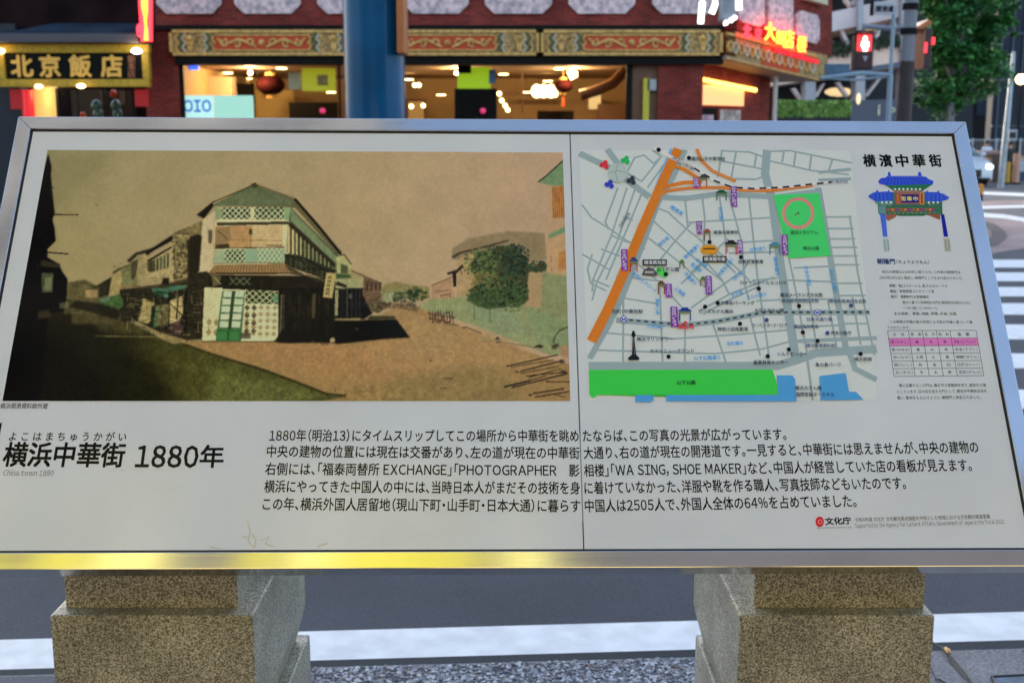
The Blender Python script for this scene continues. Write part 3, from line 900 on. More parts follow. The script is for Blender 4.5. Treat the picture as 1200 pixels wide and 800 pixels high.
# dark shop fronts and awnings below
fillp([(430, 370), (560, 355), (640, 360), (960, 290), (960, 680), (800, 690), (640, 620), (540, 570), (440, 570), (430, 480)], (34, 30, 18), 1, .8, .4, tf=D_)
fillp([(540, 355), (740, 330), (960, 275), (960, 300), (720, 355), (560, 372)], (58, 50, 32), 1, .5, .3, tf=D_)
fillp([(610, 300), (740, 285), (745, 320), (610, 335)], (150, 130, 86), .8, .5, tf=D_)
fillp([(430, 350), (560, 340), (540, 358), (435, 372)], (140, 108, 70), .8, .5, tf=D_)
fillp([(700, 300), (740, 298), (738, 340), (690, 340)], (28, 24, 16), 1, .5, tf=D_)
fillp([(310, 440), (390, 410), (430, 400), (455, 440), (450, 480), (400, 492), (320, 490)], (60, 82, 44), 1, .7, .35, tf=D_)
fillp([(305, 430), (365, 418), (370, 440), (310, 450)], (84, 112, 84), 1, .5, tf=D_)
fillp([(190, 450), (300, 455), (310, 490), (200, 480)], (84, 80, 62), .6, .8, .4, tf=D_)
fillp([(150, 440), (320, 460), (440, 500), (420, 560), (200, 500), (110, 480)], (14, 12, 7), .75, 1.5, .3, tf=D_)
fillp([(575, 425), (650, 455), (640, 540), (610, 585), (550, 570)], (158, 138, 86), 1, .6, .3, tf=D_)
fillp([(625, 362), (700, 362), (790, 345), (860, 340), (840, 365), (740, 385), (640, 388)], (66, 104, 78), 1, .5, .2, tf=D_)
fillp([(640, 386), (740, 384), (720, 420), (690, 410), (650, 400)], (36, 70, 50), .8, .5, tf=D_)
fillp([(700, 395), (730, 392), (738, 420), (712, 425)], (84, 128, 104), .8, .4, tf=D_)
fillp([(745, 440), (820, 410), (825, 520), (800, 570), (740, 590)], (176, 152, 100), 1, .6, .3, tf=D_)
fillp([(790, 420), (800, 418), (790, 560), (780, 560)], (40, 34, 22), .9, .4, tf=D_)
fillp([(650, 470), (740, 460), (730, 600), (660, 600)], (120, 104, 66), .8, .7, .5, tf=D_)
fillp([(630, 470), (655, 470), (648, 590), (640, 615), (620, 600)], (30, 36, 22), 1, .5, tf=D_)
fillp([(655, 480), (680, 480), (668, 600), (640, 615)], (88, 110, 66), .9, .6, tf=D_)
strk([D_(745, 460), D_(830, 540)], 1.2, (24, 20, 14), .9)
fillp([(830, 380), (860, 370), (850, 640), (828, 640)], (20, 18, 12), .9, .5, tf=D_)
fillp([(740, 590), (800, 560), (830, 600), (810, 660), (750, 650)], (70, 50, 44), .9, .8, .4, tf=D_)
fillp([(875, 330), (950, 320), (945, 670), (875, 670)], (56, 52, 34), .9, .6, .5, tf=D_)
for y in (380, 440, 500, 560, 610): strk([D_(872, y), D_(945, y + 5)], .8, (90, 84, 56), .6)
fillp([(600, 620), (760, 660), (860, 690), (940, 655), (940, 700), (760, 710), (690, 680)], (140, 118, 76), .9, .7, .3, tf=D_)
strk([D_(480, 565), D_(600, 625), D_(690, 668), D_(760, 690)], 1.1, (150, 130, 86), .8)
# left dark row of houses
fillp([(152, 28), (162, 70), (160, 95), (165, 150), (172, 215), (165, 232), (172, 262), (175, 300), (150, 325), (150, 352), (185, 372), (195, 395), (212, 420), (210, 470), (200, 520), (60, 540), (50, 400), (90, 250)], (10, 9, 7), 1, .9, tf=L_)
fillp([(-20, 200), (60, 300), (140, 360), (150, 560), (120, 800), (-20, 800)], (8, 7, 5), 1, 1.5, tf=L_)
fillp([(130, 400), (168, 402), (165, 462), (132, 462)], (72, 78, 54), .9, .8, .3, tf=L_)
fillp([(142, 415), (165, 415), (160, 455), (140, 455)], (126, 122, 84), .7, .8, tf=L_)
fillp([(130, 360), (190, 372), (185, 385), (128, 380)], (50, 44, 28), .9, .8, tf=L_)
strk([L_(160, 218), L_(245, 219)], 1.3, (20, 17, 12), .95); strk([L_(145, 336), L_(214, 341)], 1.4, (16, 13, 10), 1)
strk([L_(158, 133), L_(170, 134)], 1, (30, 26, 16), .8)
fillp([(120, 520), (155, 515), (158, 540), (118, 545)], (74, 62, 40), .6, 2, tf=L_)
fillp([(185, 495), (215, 490), (215, 510), (188, 512)], (120, 108, 76), .6, 1.5, tf=L_)
strk([L_(298, 184), L_(306, 192)], 1.2, (96, 84, 54), .7)
# corner house, upper storey
WALL = (176, 158, 108); TEAL = (124, 144, 110); CRM = (206, 200, 156)
fillp([(40, 185), (285, 55), (460, 125), (660, 350), (640, 362), (460, 160), (110, 150), (70, 205)], (92, 84, 54), 1, .5, tf=B_)
fillp([(100, 150), (285, 65), (450, 128), (440, 150), (120, 152)], (94, 100, 70), 1, .6, .15, tf=B_)
for i in range(22):
    x = 120 + i * 15
    strk([B_(285 + (x - 285) * .15, 72), B_(x, 148)], .6, (66, 76, 46), .55, .3)
strk([B_(42, 190), B_(110, 135), B_(285, 60), B_(460, 122)], 1.6, (56, 48, 32), 1, .4)
strk([B_(120, 128), B_(280, 60), B_(455, 120)], .9, (150, 132, 90), .8, .3)
fillp([(268, 60), (290, 52), (302, 68), (285, 76)], (60, 52, 34), 1, .3, tf=B_)
strk([B_(460, 125), B_(560, 240), B_(652, 355)], 3.2, (24, 20, 14), 1, .4)
fillp([(42, 192), (105, 138), (112, 152), (70, 206)], (26, 22, 16), 1, .5, tf=B_)
fillp([(65, 210), (130, 165), (130, 400), (110, 430), (45, 440)], (192, 168, 126), 1, .5, .06, tf=B_)
fillp([(40, 270), (62, 280), (50, 430), (0, 440), (0, 300)], (34, 30, 20), .9, .6, tf=B_)
fillp([(130, 160), (440, 160), (440, 425), (110, 430)], (196, 182, 136), 1, .4, .06, tf=B_)
lattice([(145, 160), (268, 158), (266, 208), (145, 208)], 5, 2, CRM, 1, (58, 64, 40), 1.0, B_)
lattice([(285, 158), (412, 158), (410, 210), (285, 208)], 5, 2, CRM, 1, (62, 70, 44), 1.0, B_)
fillp([(118, 165), (146, 160), (146, 205), (118, 215)], (128, 138, 96), .9, .5, tf=B_); fillp([(412, 158), (440, 160), (440, 215), (412, 210)], (120, 146, 98), .9, .5, tf=B_)
fillp([(125, 222), (440, 218), (440, 230), (125, 236)], (64, 56, 38), 1, .4, tf=B_)
fillp([(120, 238), (275, 236), (275, 330), (118, 332)], (172, 130, 84), 1, .4, .1, tf=B_)
fillp([(275, 236), (405, 232), (405, 325), (275, 330)], (192, 160, 112), 1, .4, .1, tf=B_)
fillp([(118, 245), (180, 240), (188, 300), (118, 320)], (128, 104, 68), .8, .6, tf=B_)
strk([B_(128, 258), B_(170, 292)], 1, (70, 56, 36), .9); strk([B_(190, 296), B_(400, 300)], .9, (148, 108, 70), .9); strk([B_(335, 320), B_(400, 320)], 1.2, (50, 42, 28), 1)
strk([B_(268, 238), B_(268, 330)], .9, (110, 90, 60), .8); strk([B_(190, 240), B_(190, 300)], .6, (140, 108, 70), .6); fillp([(262, 250), (276, 250), (276, 272), (262, 272)], (60, 46, 30), .9, .4, tf=B_)
fillp([(118, 318), (175, 312), (180, 330), (118, 334)], (44, 38, 26), .9, .5, tf=B_); strk([B_(118, 332), B_(412, 328)], 1.2, (70, 62, 40), 1)
fillp([(88, 255), (106, 255), (104, 310), (90, 310)], (70, 56, 40), .9, .5, tf=B_); strk([B_(112, 200), B_(112, 420)], .7, (120, 104, 68), .7)
fillp([(118, 338), (415, 332), (415, 396), (110, 398)], (148, 158, 120), 1, .4, .05, tf=B_)
lattice([(160, 340), (246, 338), (244, 388), (160, 390)], 4, 2, CRM, 1, (56, 72, 46), 1.0, B_)
lattice([(300, 336), (400, 334), (400, 392), (300, 392)], 5, 2, (196, 196, 150), .9, (120, 138, 104), 1.0, B_)
fillp([(246, 340), (300, 338), (300, 392), (246, 392)], (134, 156, 124), .8, .5, tf=B_); strk([B_(110, 396), B_(415, 394)], 1, (110, 92, 58), .9)
# side of the upper storey receding right
fillp([(440, 160), (652, 370), (640, 440), (620, 470), (430, 400), (430, 230)], (78, 82, 56), 1, .4, .1, tf=B_)
fillp([(440, 165), (640, 372), (636, 400), (440, 215)], (112, 122, 84), 1, .4, .1, tf=B_)
fillp([(430, 225), (445, 225), (632, 398), (625, 415), (430, 240)], (44, 38, 26), 1, .3, tf=B_)
fillp([(428, 235), (465, 265), (465, 350), (420, 350)], (140, 126, 84), .9, .5, tf=B_)
for i in range(11):
    x = 432 + i * 17; yt = 240 + (x - 432) * .88; yb = 350 + (x - 432) * .52
    strk([B_(x, yt), B_(x, yb)], 1.7 - i * .08, (196, 176, 122) if i < 4 else (150, 138, 94), .9, .3)
    strk([B_(x + 9, yt + 5), B_(x + 9, yb)], 1.3, (30, 28, 18), .8, .3)
fillp([(415, 355), (480, 362), (630, 425), (620, 480), (520, 440), (415, 405)], (42, 40, 28), 1, .4, .3, tf=B_)
strk([B_(415, 365), B_(490, 372), B_(600, 430)], 1.1, (20, 17, 12), 1)
for i in range(8): strk([B_(440 + i * 22, 372 + i * 9), B_(440 + i * 22, 410 + i * 10)], .9, (108, 92, 60), .6, .3)
# mid roof (brown tiles)
fillp([(85, 440), (120, 402), (415, 398), (510, 450), (440, 440)], (136, 104, 66), 1, .4, .1, tf=B_)
for i in range(26):
    x = 96 + i * 13.6
    strk([B_(115 + i * 12.2, 404), B_(x - 2, 436)], 1.0, (160, 124, 80), .7, .3); strk([B_(120 + i * 12.2, 404), B_(x + 4, 437)], .6, (88, 64, 42), .8, .3)
strk([B_(80, 440), B_(440, 438), B_(510, 450)], 1.4, (30, 24, 16), 1, .4)
fillp([(415, 400), (500, 445), (660, 480), (640, 490), (500, 458), (430, 425)], (66, 60, 40), 1, .4, tf=B_)
# ground floor
fillp([(0, 440), (85, 430), (110, 470), (100, 560), (70, 720), (0, 720)], (38, 33, 20), 1, .8, .5, tf=B_)
fillp([(90, 445), (500, 450), (630, 490), (630, 640), (400, 730), (60, 730), (100, 540)], (30, 26, 16), 1, .5, .2, tf=B_)
fillp([(72, 498), (150, 500), (145, 726), (62, 726)], (198, 182, 134), 1, .4, .08, tf=B_)
fillp([(150, 505), (395, 515), (385, 726), (232, 728), (145, 726)], (196, 186, 142), 1, .4, .08, tf=B_)
fillp([(100, 445), (145, 450), (130, 490), (108, 495)], (120, 108, 72), .7, .5, tf=B_); strk([B_(112, 452), B_(142, 485)], 1.2, (170, 150, 100), .8)
lattice([(180, 455), (268, 458), (268, 488), (180, 488)], 3, 1, (110, 118, 84), .9, (36, 34, 22), 1.0, B_)
lattice([(250, 508), (395, 520), (393, 570), (246, 566)], 5, 2, (196, 184, 128), 1, (40, 52, 36), 1.1, B_)
lattice([(240, 568), (388, 572), (382, 712), (236, 708)], 5, 5, None, .85, None, tf=B_, holes=(150, 128, 82))
lattice([(240, 568), (300, 570), (296, 700), (236, 700)], 2, 4, None, 1, None, tf=B_, holes=(84, 70, 44))
lattice([(78, 625), (140, 628), (135, 712), (74, 708)], 2, 2, None, .9, None, tf=B_, holes=(140, 118, 76))
fillp([(362, 528), (395, 530), (393, 562), (362, 560)], (96, 136, 98), .8, .5, tf=B_)
GR_ = (60, 112, 52)
fillp([(148, 512), (246, 514), (228, 732), (120, 728)], (76, 98, 62), 1, .4, tf=B_)
for r_ in range(5):
    for c_ in range(2):
        y = 514 + r_ * 32; x = (154 - r_ * 4) + c_ * 50
        fillp([(x, y), (x + 38, y + 1), (x + 35, y + 27), (x - 2, y + 26)], (184, 190, 150), 1, .3, .05, tf=B_)
fillp([(190, 512), (204, 512), (186, 678), (172, 678)], (46, 54, 34), .9, .4, tf=B_)
fillp([(124, 676), (228, 678), (226, 732), (120, 728)], (50, 96, 50), 1, .4, .08, tf=B_)
for x in (128, 180): 
    fillp([(x, 688), (x + 38, 689), (x + 37, 722), (x - 2, 720)], (62, 112, 60), 1, .3, tf=B_)
strk([B_(176, 676), B_(172, 730)], .9, (24, 50, 24), .9)
fillp([(228, 690), (270, 690), (268, 716), (226, 716)], (44, 36, 24), .7, .5, tf=B_)
strk([B_(60, 728), B_(388, 729)], 1, (120, 98, 62), .8)
# dark side of the ground floor, posts, square shadow
fillp([(388, 500), (640, 500), (640, 640), (640, 735), (388, 735)], (22, 19, 12), 1, .5, .3, tf=B_)
for x, c, w in ((402, (134, 122, 84), 1.6), (412, (90, 80, 54), 1.2), (540, (84, 70, 46), 4.0), (480, (44, 40, 26), 2.0)):
    strk([B_(x, 530), B_(x - 8, 728)], w, c, .8, .5)
# sign board hanging
fillp([(592, 436), (632, 438), (618, 545), (576, 540)], (176, 152, 96), 1, .35, tf=B_)
for i in range(5): fillp([(600 - i * 3, 450 + i * 17), (616 - i * 3, 450 + i * 17), (614 - i * 3, 461 + i * 17), (598 - i * 3, 461 + i * 17)], (92, 88, 54), .85, .4, tf=B_)
strk([B_(480, 414), B_(640, 428)], 1.0, (26, 22, 16), 1)
# houses beyond, right side of the corner house (E crop)
fillp([(225, 105), (250, 105), (298, 165), (280, 240), (200, 240), (195, 130)], (164, 158, 104), 1, .5, .1, tf=E_)
strk([E_(222, 112), E_(250, 108), E_(297, 172)], 1.3, (50, 42, 28), 1)
fillp([(225, 165), (275, 185), (275, 235), (225, 235)], (60, 66, 44), .9, .5, tf=E_)
fillp([(200, 235), (300, 238), (300, 265), (195, 270)], (56, 76, 44), 1, .5, tf=E_)
fillp([(195, 270), (370, 270), (370, 330), (190, 335)], (150, 146, 100), .9, .6, .1, tf=E_)
fillp([(280, 205), (380, 235), (400, 270), (300, 268), (285, 240)], (150, 130, 88), .9, .5, tf=E_)
fillp([(380, 258), (500, 300), (500, 430), (370, 430)], (102, 78, 56), 1, .5, .4, tf=E_)
strk([E_(300, 215), E_(380, 250), E_(500, 300)], 1.2, (70, 54, 38), 1)
for x in (395, 425, 455, 480): fillp([(x, 292), (x + 14, 298), (x + 14, 348), (x, 345)], (56, 44, 32), .9, .4, tf=E_)
fillp([(185, 335), (375, 330), (375, 380), (440, 500), (380, 540), (185, 540)], (26, 24, 22), 1, .6, .4, tf=E_)
fillp([(205, 285), (262, 310), (262, 330), (190, 310)], (28, 24, 18), .9, .4, tf=E_)
for x in (270, 300, 330, 355): strk([E_(x, 345), E_(x, 520)], .8, (64, 62, 62), .55)
fillp([(190, 340), (212, 345), (205, 515), (185, 515)], (150, 140, 98), 1, .4, tf=E_)
strk([E_(268, 280), E_(268, 520)], .8, (90, 90, 66), .8); fillp([(280, 370), (300, 370), (300, 400), (280, 400)], (150, 150, 120), .5, .8, tf=E_)
fillp([(380, 430), (500, 420), (560, 440), (480, 500), (440, 490), (400, 440)], (76, 66, 46), .9, .8, .4, tf=E_)
# hill and trees
fillp([(500, 340), (520, 305), (600, 288), (680, 305), (820, 325), (820, 400), (500, 400)], (124, 112, 66), .9, 1.2, .2, tf=E_)
fillp([(500, 360), (580, 350), (660, 345), (660, 410), (500, 420)], (118, 122, 88), .8, 1, .25, tf=E_)
fillp([(510, 362), (580, 362), (575, 430), (510, 420)], (150, 148, 106), .8, .7, .2, tf=E_)
for k in range(60):
    x, y = rr.uniform(670, 800), rr.uniform(325, 425); s = rr.uniform(8, 20)
    if abs(x - 735) / 75 + abs(y - 380) / 65 > 1.15: continue
    fillp([(x - s, y), (x, y - s * .8), (x + s, y), (x, y + s * .8)], [(38, 52, 28), (58, 76, 38), (30, 40, 24)][k % 3], .8, .6, tf=E_)
for k in range(40):
    x, y = rr.uniform(575, 660), rr.uniform(360, 430); s = rr.uniform(7, 15)
    fillp([(x - s, y), (x, y - s * .8), (x + s, y), (x, y + s * .8)], [(56, 60, 38), (74, 80, 46), (40, 46, 30)][k % 3], .7, .6, tf=E_)
fillp([(440, 440), (560, 430), (700, 440), (760, 455), (740, 490), (640, 470), (560, 468), (480, 480)], (110, 88, 60), .8, 1, .5, tf=E_)
for k in range(26):
    x, y = rr.uniform(400, 740), rr.uniform(425, 470)
    fillp([(x, y - 10), (x + 12, y), (x, y + 10), (x - 12, y)], (48, 42, 30), .6, .6, tf=E_)
# sandy street far end
fillp([(560, 470), (620, 468), (720, 500), (820, 540), (1029, 600), (1029, 800), (620, 800), (700, 665), (590, 530)], (158, 124, 80), .9, 1.2, .12, tf=E_)
# big shadow on the square
fillp([(-20, 545), (360, 545), (600, 540), (690, 662), (520, 672), (260, 700), (200, 705), (160, 690), (-20, 685)], (20, 17, 10), 1, .6, .25, tf=E_)
fillp([(-100, 520), (200, 545), (100, 600), (0, 690), (-120, 700), (-220, 690)], (18, 16, 10), .95, .8, tf=E_)
fillp([(185, 535), (360, 532), (355, 545), (185, 547)], (150, 128, 84), 1, .5, tf=E_)
fillp([(400, 535), (430, 515), (590, 520), (600, 535), (420, 545)], (44, 42, 28), .9, .5, tf=E_); strk([E_(440, 516), E_(580, 514)], 1.1, (120, 112, 70), .8)
fillp([(320, 600), (345, 595), (350, 610), (325, 615)], (60, 52, 34), .8, .6, tf=E_)
fillp([(155, 670), (175, 660), (188, 672), (186, 695), (155, 695)], (170, 146, 104), 1, .5, tf=E_); fillp([(95, 700), (150, 698), (150, 708), (95, 712)], (70, 54, 34), .8, .5, tf=E_)
# right-hand houses, wall and trees
fillp([(475, 330), (520, 300), (640, 278), (745, 285), (752, 360), (560, 380), (475, 360)], (138, 116, 84), 1, .7, .08, tf=C_)
fillp([(60, 610), (110, 575), (300, 470), (430, 462), (590, 468), (605, 620), (400, 640), (110, 640)], (134, 114, 82), 1, .6, .08, tf=F_)
for i in range(9): strk([F_(110 + i * 4, 590 - i * 12), F_(590, 520 + i * 9)], .5, (112, 94, 66), .25, .4)
fillp([(45, 605), (90, 578), (250, 540), (385, 505), (380, 515), (250, 555), (100, 590), (60, 618)], (74, 60, 42), 1, .4, tf=F_)
fillp([(80, 635), (110, 600), (180, 590), (190, 700), (240, 850), (80, 850)], (166, 134, 92), 1, .5, .08, tf=F_)
fillp([(20, 700), (80, 680), (110, 650), (120, 665), (80, 700), (25, 712)], (52, 40, 30), 1, .4, tf=F_)
fillp([(52, 700), (76, 695), (74, 780), (58, 782)], (34, 28, 20), 1, .4, tf=F_)
strk([F_(95, 680), F_(108, 705)], 1, (70, 52, 36), .9); strk([F_(115, 668), F_(130, 692)], 1, (70, 52, 36), .9)
fillp([(415, 435), (475, 412), (480, 480), (420, 478)], (166, 126, 92), .9, .6, .1, tf=C_)
strk([C_(415, 437), C_(475, 413)], 1, (84, 62, 46), .9); strk([C_(417, 440), C_(417, 475)], .8, (84, 62, 46), .9); strk([C_(425, 455), C_(470, 450)], .9, (84, 62, 46), .8); strk([C_(440, 468), C_(470, 462), C_(468, 475)], .9, (70, 52, 40), .9)
fillp([(410, 478), (520, 470), (640, 500), (800, 490), (820, 640), (760, 640), (680, 610), (560, 560), (400, 510), (380, 495)], (134, 136, 92), 1, 1.2, .12, tf=C_)
fillp([(520, 495), (640, 500), (700, 560), (640, 590), (560, 556)], (124, 134, 98), .8, 2.5, .12, tf=C_)
fillp([(690, 395), (815, 398), (822, 620), (770, 620), (700, 585), (680, 505)], (128, 128, 88), 1, 1.0, .1, tf=C_)
fillp([(690, 395), (740, 395), (735, 500), (690, 500)], (170, 132, 94), .8, 1.4, tf=C_)
fillp([(690, 500), (810, 540), (815, 620), (720, 600)], (118, 134, 94), .6, 3, .15, tf=C_)
# house at the right edge
fillp([(600, 170), (720, 50), (720, 470), (605, 480)], (172, 136, 100), .55, 1, .04, tf=F_)
fillp([(605, 480), (720, 470), (724, 720), (608, 700)], (176, 138, 98), .9, .6, .05, tf=F_)
fillp([(555, 172), (720, 30), (720, 190), (640, 190), (600, 180)], (106, 128, 90), 1, .4, .08, tf=F_)
strk([F_(556, 168), F_(600, 135), F_(720, 26)], 1.7, (54, 54, 36), 1, .4)
fillp([(612, 478), (720, 425), (720, 458), (618, 500)], (104, 130, 94), 1, .4, tf=F_)
fillp([(635, 200), (720, 185), (722, 372), (640, 382)], (170, 112, 58), 1, .4, .1, tf=F_)
for x in (640, 652, 664, 676, 690, 704): strk([F_(x, 195), F_(x + 3, 378)], .7, (116, 72, 36), .9, .3)
fillp([(672, 580), (720, 570), (722, 680), (672, 690)], (172, 116, 62), 1, .4, .1, tf=F_); strk([F_(630, 600), F_(632, 690)], .8, (110, 84, 56), .7)
# ivy
tt = np.random.default_rng(9)
def leafmass(cx, cy, rx, ry, n, cols, tf, s0=5, s1=13, a=.85):
    for k in range(n):
        an, rd = tt.uniform(0, 6.283), math.sqrt(tt.uniform(0, 1))
        x, y = cx + rx * rd * math.cos(an), cy + ry * rd * math.sin(an); s = tt.uniform(s0, s1); q = tt.uniform(0, 1.5)
        fillp([(x + s * math.cos(q + j * 1.57), y + s * .8 * math.sin(q + j * 1.57)) for j in range(4)], cols[int(tt.integers(len(cols)))], a, .35, tf=tf)
GD, GM, GL_, GB = (32, 36, 20), (58, 72, 38), (96, 106, 60), (46, 60, 38)
fillp([(150, 650), (230, 575), (330, 545), (430, 550), (480, 610), (505, 680), (560, 640), (605, 650), (600, 690), (500, 695), (490, 780), (500, 860), (400, 900), (250, 890), (160, 840), (190, 740)], (54, 56, 32), .92, 1.2, .35, tf=F_)
fillp([(150, 90), (300, 20), (500, 20), (515, 130), (470, 165), (400, 160), (280, 175), (200, 150)], (54, 64, 34), .92, 1.2, .35, tf=G_)
fillp([(160, 700), (320, 690), (330, 790), (180, 800)], (120, 104, 60), .7, 1.5, .4, tf=F_)
leafmass(330, 660, 175, 120, 330, [GD, GM, GB, GM], F_)
leafmass(230, 640, 120, 90, 120, [GL_, GM, (96, 112, 58)], F_)
leafmass(430, 620, 80, 90, 120, [GD, (28, 44, 38), GB], F_)
leafmass(550, 660, 55, 35, 50, [GM, GB], F_)
leafmass(240, 750, 90, 60, 60, [(110, 92, 48), (122, 104, 56), GL_], F_)
leafmass(330, 800, 170, 70, 220, [GD, GM, GL_, (62, 90, 46)], F_)
leafmass(330, 90, 190, 75, 260, [GD, GM, (66, 90, 48), GM], G_, 6, 14)
leafmass(230, 120, 80, 35, 60, [GM, (70, 88, 48)], G_, 6, 12)
leafmass(430, 165, 60, 30, 40, [(76, 92, 58), (96, 108, 68)], G_, 5, 11, .6)
strk([G_(190, 130), G_(192, 245)], 1, (70, 72, 46), .8); strk([G_(290, 150), G_(292, 250)], 2.2, (80, 84, 56), .6, 1.2)
# cart, kerb, poles in the right corner
for k in range(9):
    x = 820 + k * 19
    strk([E_(x, 480 + (k % 3) * 4), E_(x + 6, 545 + (k % 2) * 20)], 1.2, (64, 40, 34), .85)
strk([E_(810, 500), E_(990, 530)], 1.1, (64, 40, 34), .9); strk([E_(820, 535), E_(960, 560)], 1, (60, 38, 32), .8)
for cx in (880, 940): 
    for j in range(10):
        a0, a1 = j * .628, (j + 1) * .628
        strk([E_(cx + 28 * math.cos(a0), 530 + 34 * math.sin(a0)), E_(cx + 28 * math.cos(a1), 530 + 34 * math.sin(a1))], .8, (60, 36, 32), .85, .3)
for a, b, w in (((0, 265), (90, 275), 1), ((60, 215), (62, 270), 1.4), ((140, 285), (235, 325), 1.6), ((350, 378), (560, 410), .9)):
    strk([G_(*a), G_(*b)], w, (90, 72, 46), .8)
fillp([(318, 365), (338, 342), (356, 365)], (44, 40, 26), .95, .4, tf=G_); fillp([(325, 376), (358, 376), (355, 384), (330, 384)], (60, 46, 30), .9, .4, tf=G_)
fillp([(556, 412), (600, 392), (630, 408), (615, 416)], (52, 40, 28), .95, .4, tf=G_); fillp([(115, 285), (142, 284), (140, 294), (118, 292)], (60, 46, 32), .9, .4, tf=G_)
for a, b, w in (((395, 530), (715, 458), 1.5), ((420, 535), (690, 490), .9), ((480, 562), (740, 495), 1.6), ((485, 575), (720, 530), 1.0), ((520, 590), (770, 565), 1.4), ((530, 600), (735, 545), 1.0),
                ((380, 658), (540, 620), 2.2), ((430, 662), (775, 575), 1.8), ((430, 650), (640, 590), 1.2), ((640, 625), (785, 628), 1.1), ((560, 700), (750, 670), 1.8), ((570, 722), (785, 688), 1.5), ((690, 705), (760, 722), 1.0), ((450, 562), (470, 568), 1.6), ((535, 708), (550, 708), 2.0)):
    strk([G_(*a), G_(*b)], w, (44, 32, 22), .92, .3)
for x, y in ((705, 400), (740, 500), (750, 565), (690, 410)):
    fillp([(x - 16, y - 12), (x + 14, y - 10), (x + 18, y + 10), (x - 12, y + 12)], (56, 40, 30), .8, .6, tf=G_)
for j in range(8):
    a0, a1 = 3.3 + j * .2, 3.5 + j * .2
    strk([G_(790 + 105 * math.cos(a0), 400 + 115 * math.sin(a0)), G_(790 + 105 * math.cos(a1), 400 + 115 * math.sin(a1))], 1.7, (70, 58, 42), .9, .3)
fillp([(720, 410), (800, 390), (800, 470), (740, 475)], (160, 112, 82), .7, 1.4, tf=G_)
# fine broken detail: tiles, planks, goods, shadows between the shops
def strokes(bb, n, cols, l0, l1, w, a, tf, ang=None, seed=1):
    g = np.random.default_rng(seed)
    for k in range(n):
        x, y = g.uniform(bb[0], bb[2]), g.uniform(bb[1], bb[3]); L = g.uniform(l0, l1)
        q = (ang if ang is not None else g.choice([0.05, 1.52])) + g.normal(0, .08)
        strk([tf(x, y), tf(x + L * math.cos(q), y + L * math.sin(q))], w * g.uniform(.6, 1.4), cols[int(g.integers(len(cols)))], a * g.uniform(.5, 1), .3)
strokes((450, 345, 940, 660), 190, [(20, 17, 11), (120, 104, 68), (64, 56, 36), (150, 130, 88), (14, 12, 8)], 12, 60, .9, .6, D_, seed=2)
strokes((500, 380, 850, 640), 60, [(170, 150, 104), (96, 84, 56), (18, 15, 10)], 8, 26, 1.3, .6, D_, seed=3)
strokes((600, 110, 760, 320), 40, [(120, 100, 66), (70, 60, 40)], 10, 40, .6, .4, D_, seed=4)
strokes((390, 210, 600, 340), 50, [(60, 52, 34), (150, 132, 90), (96, 84, 54)], 10, 36, .8, .5, D_, seed=5)
strokes((400, 505, 630, 650), 70, [(58, 50, 34), (40, 35, 24), (78, 66, 44)], 20, 70, .8, .45, B_, 1.55, 6)
strokes((95, 445, 600, 500), 50, [(60, 52, 36), (14, 12, 8)], 12, 50, .7, .5, B_, seed=7)
strokes((50, 260, 140, 520), 50, [(34, 30, 20), (50, 44, 28)], 8, 40, 1.0, .35, L_, seed=8)
strokes((440, 270, 510, 430), 30, [(60, 66, 44), (140, 140, 100), (38, 36, 24)], 10, 44, .7, .45, B_, .75, 9)
strokes((375, 270, 495, 420), 40, [(60, 48, 34), (130, 104, 76)], 8, 30, .7, .5, E_, seed=10)
strokes((200, 345, 370, 520), 40, [(60, 58, 54), (12, 12, 11)], 12, 60, .7, .45, E_, 1.56, 11)
for i in range(6):
    y = 82 + i * 12; hw = (y - 58) * 1.75
    strk([B_(285 - hw, y + 2), B_(285 + hw * .95, y)], .5, (120, 118, 82), .45, .3)
for i in range(14): strk([B_(64 + i * 1.0, 250 + i * 12), B_(128, 252 + i * 12)], .45, (150, 130, 92), .45, .3)
for i in range(7): strk([C_(700, 410 + i * 26), C_(812, 414 + i * 26)], .6, (112, 112, 76), .4, .5)
strokes((520, 500, 800, 600), 60, [(118, 122, 84), (146, 148, 106)], 14, 60, .9, .3, C_, .1, 12)
strokes((430, 480, 800, 640), 60, [(140, 106, 62), (176, 140, 92)], 10, 70, .8, .22, C_, .05, 13)
strokes((200, 600, 420, 760), 80, [(150, 112, 66), (128, 96, 56), (170, 136, 90)], 20, 120, .8, .2, C_, .08, 14)
# paper age, grain and a little softness
cv[:] = blur1(blur1(cv, 1, 0), 1, 1) * .45 + cv * .55
cv *= (1 + .07 * (N3 - .5) + .035 * (N2 - .5) + .03 * (N1 - .5))[..., None]
cv *= np.array([.965, 1.02, 1.05])
cv -= 11 * np.exp(-cv / 34.0)
cv += rng.normal(0, 2.2, (CHh, CW, 1))
cv = np.clip(cv, 2, 235)

def homog(src, dst):
    Am, b = [], []
    for (x, y), (u, v_) in zip(src, dst):
        Am += [[x, y, 1, 0, 0, 0, -u * x, -u * y], [0, 0, 0, x, y, 1, -v_ * x, -v_ * y]]; b += [u, v_]
    h = np.linalg.solve(np.array(Am, float), np.array(b, float)); return np.append(h, 1).reshape(3, 3)
corn = [(55, 179.5), (659.5, 175.5), (668, 471), (3.5, 468.5)]
GU, GV = 700, 330
Hm = homog([(0, 0), (1, 0), (1, 1), (0, 1)], corn)
gu, gv = np.meshgrid(np.linspace(0, 1, GU + 1), np.linspace(0, 1, GV + 1))
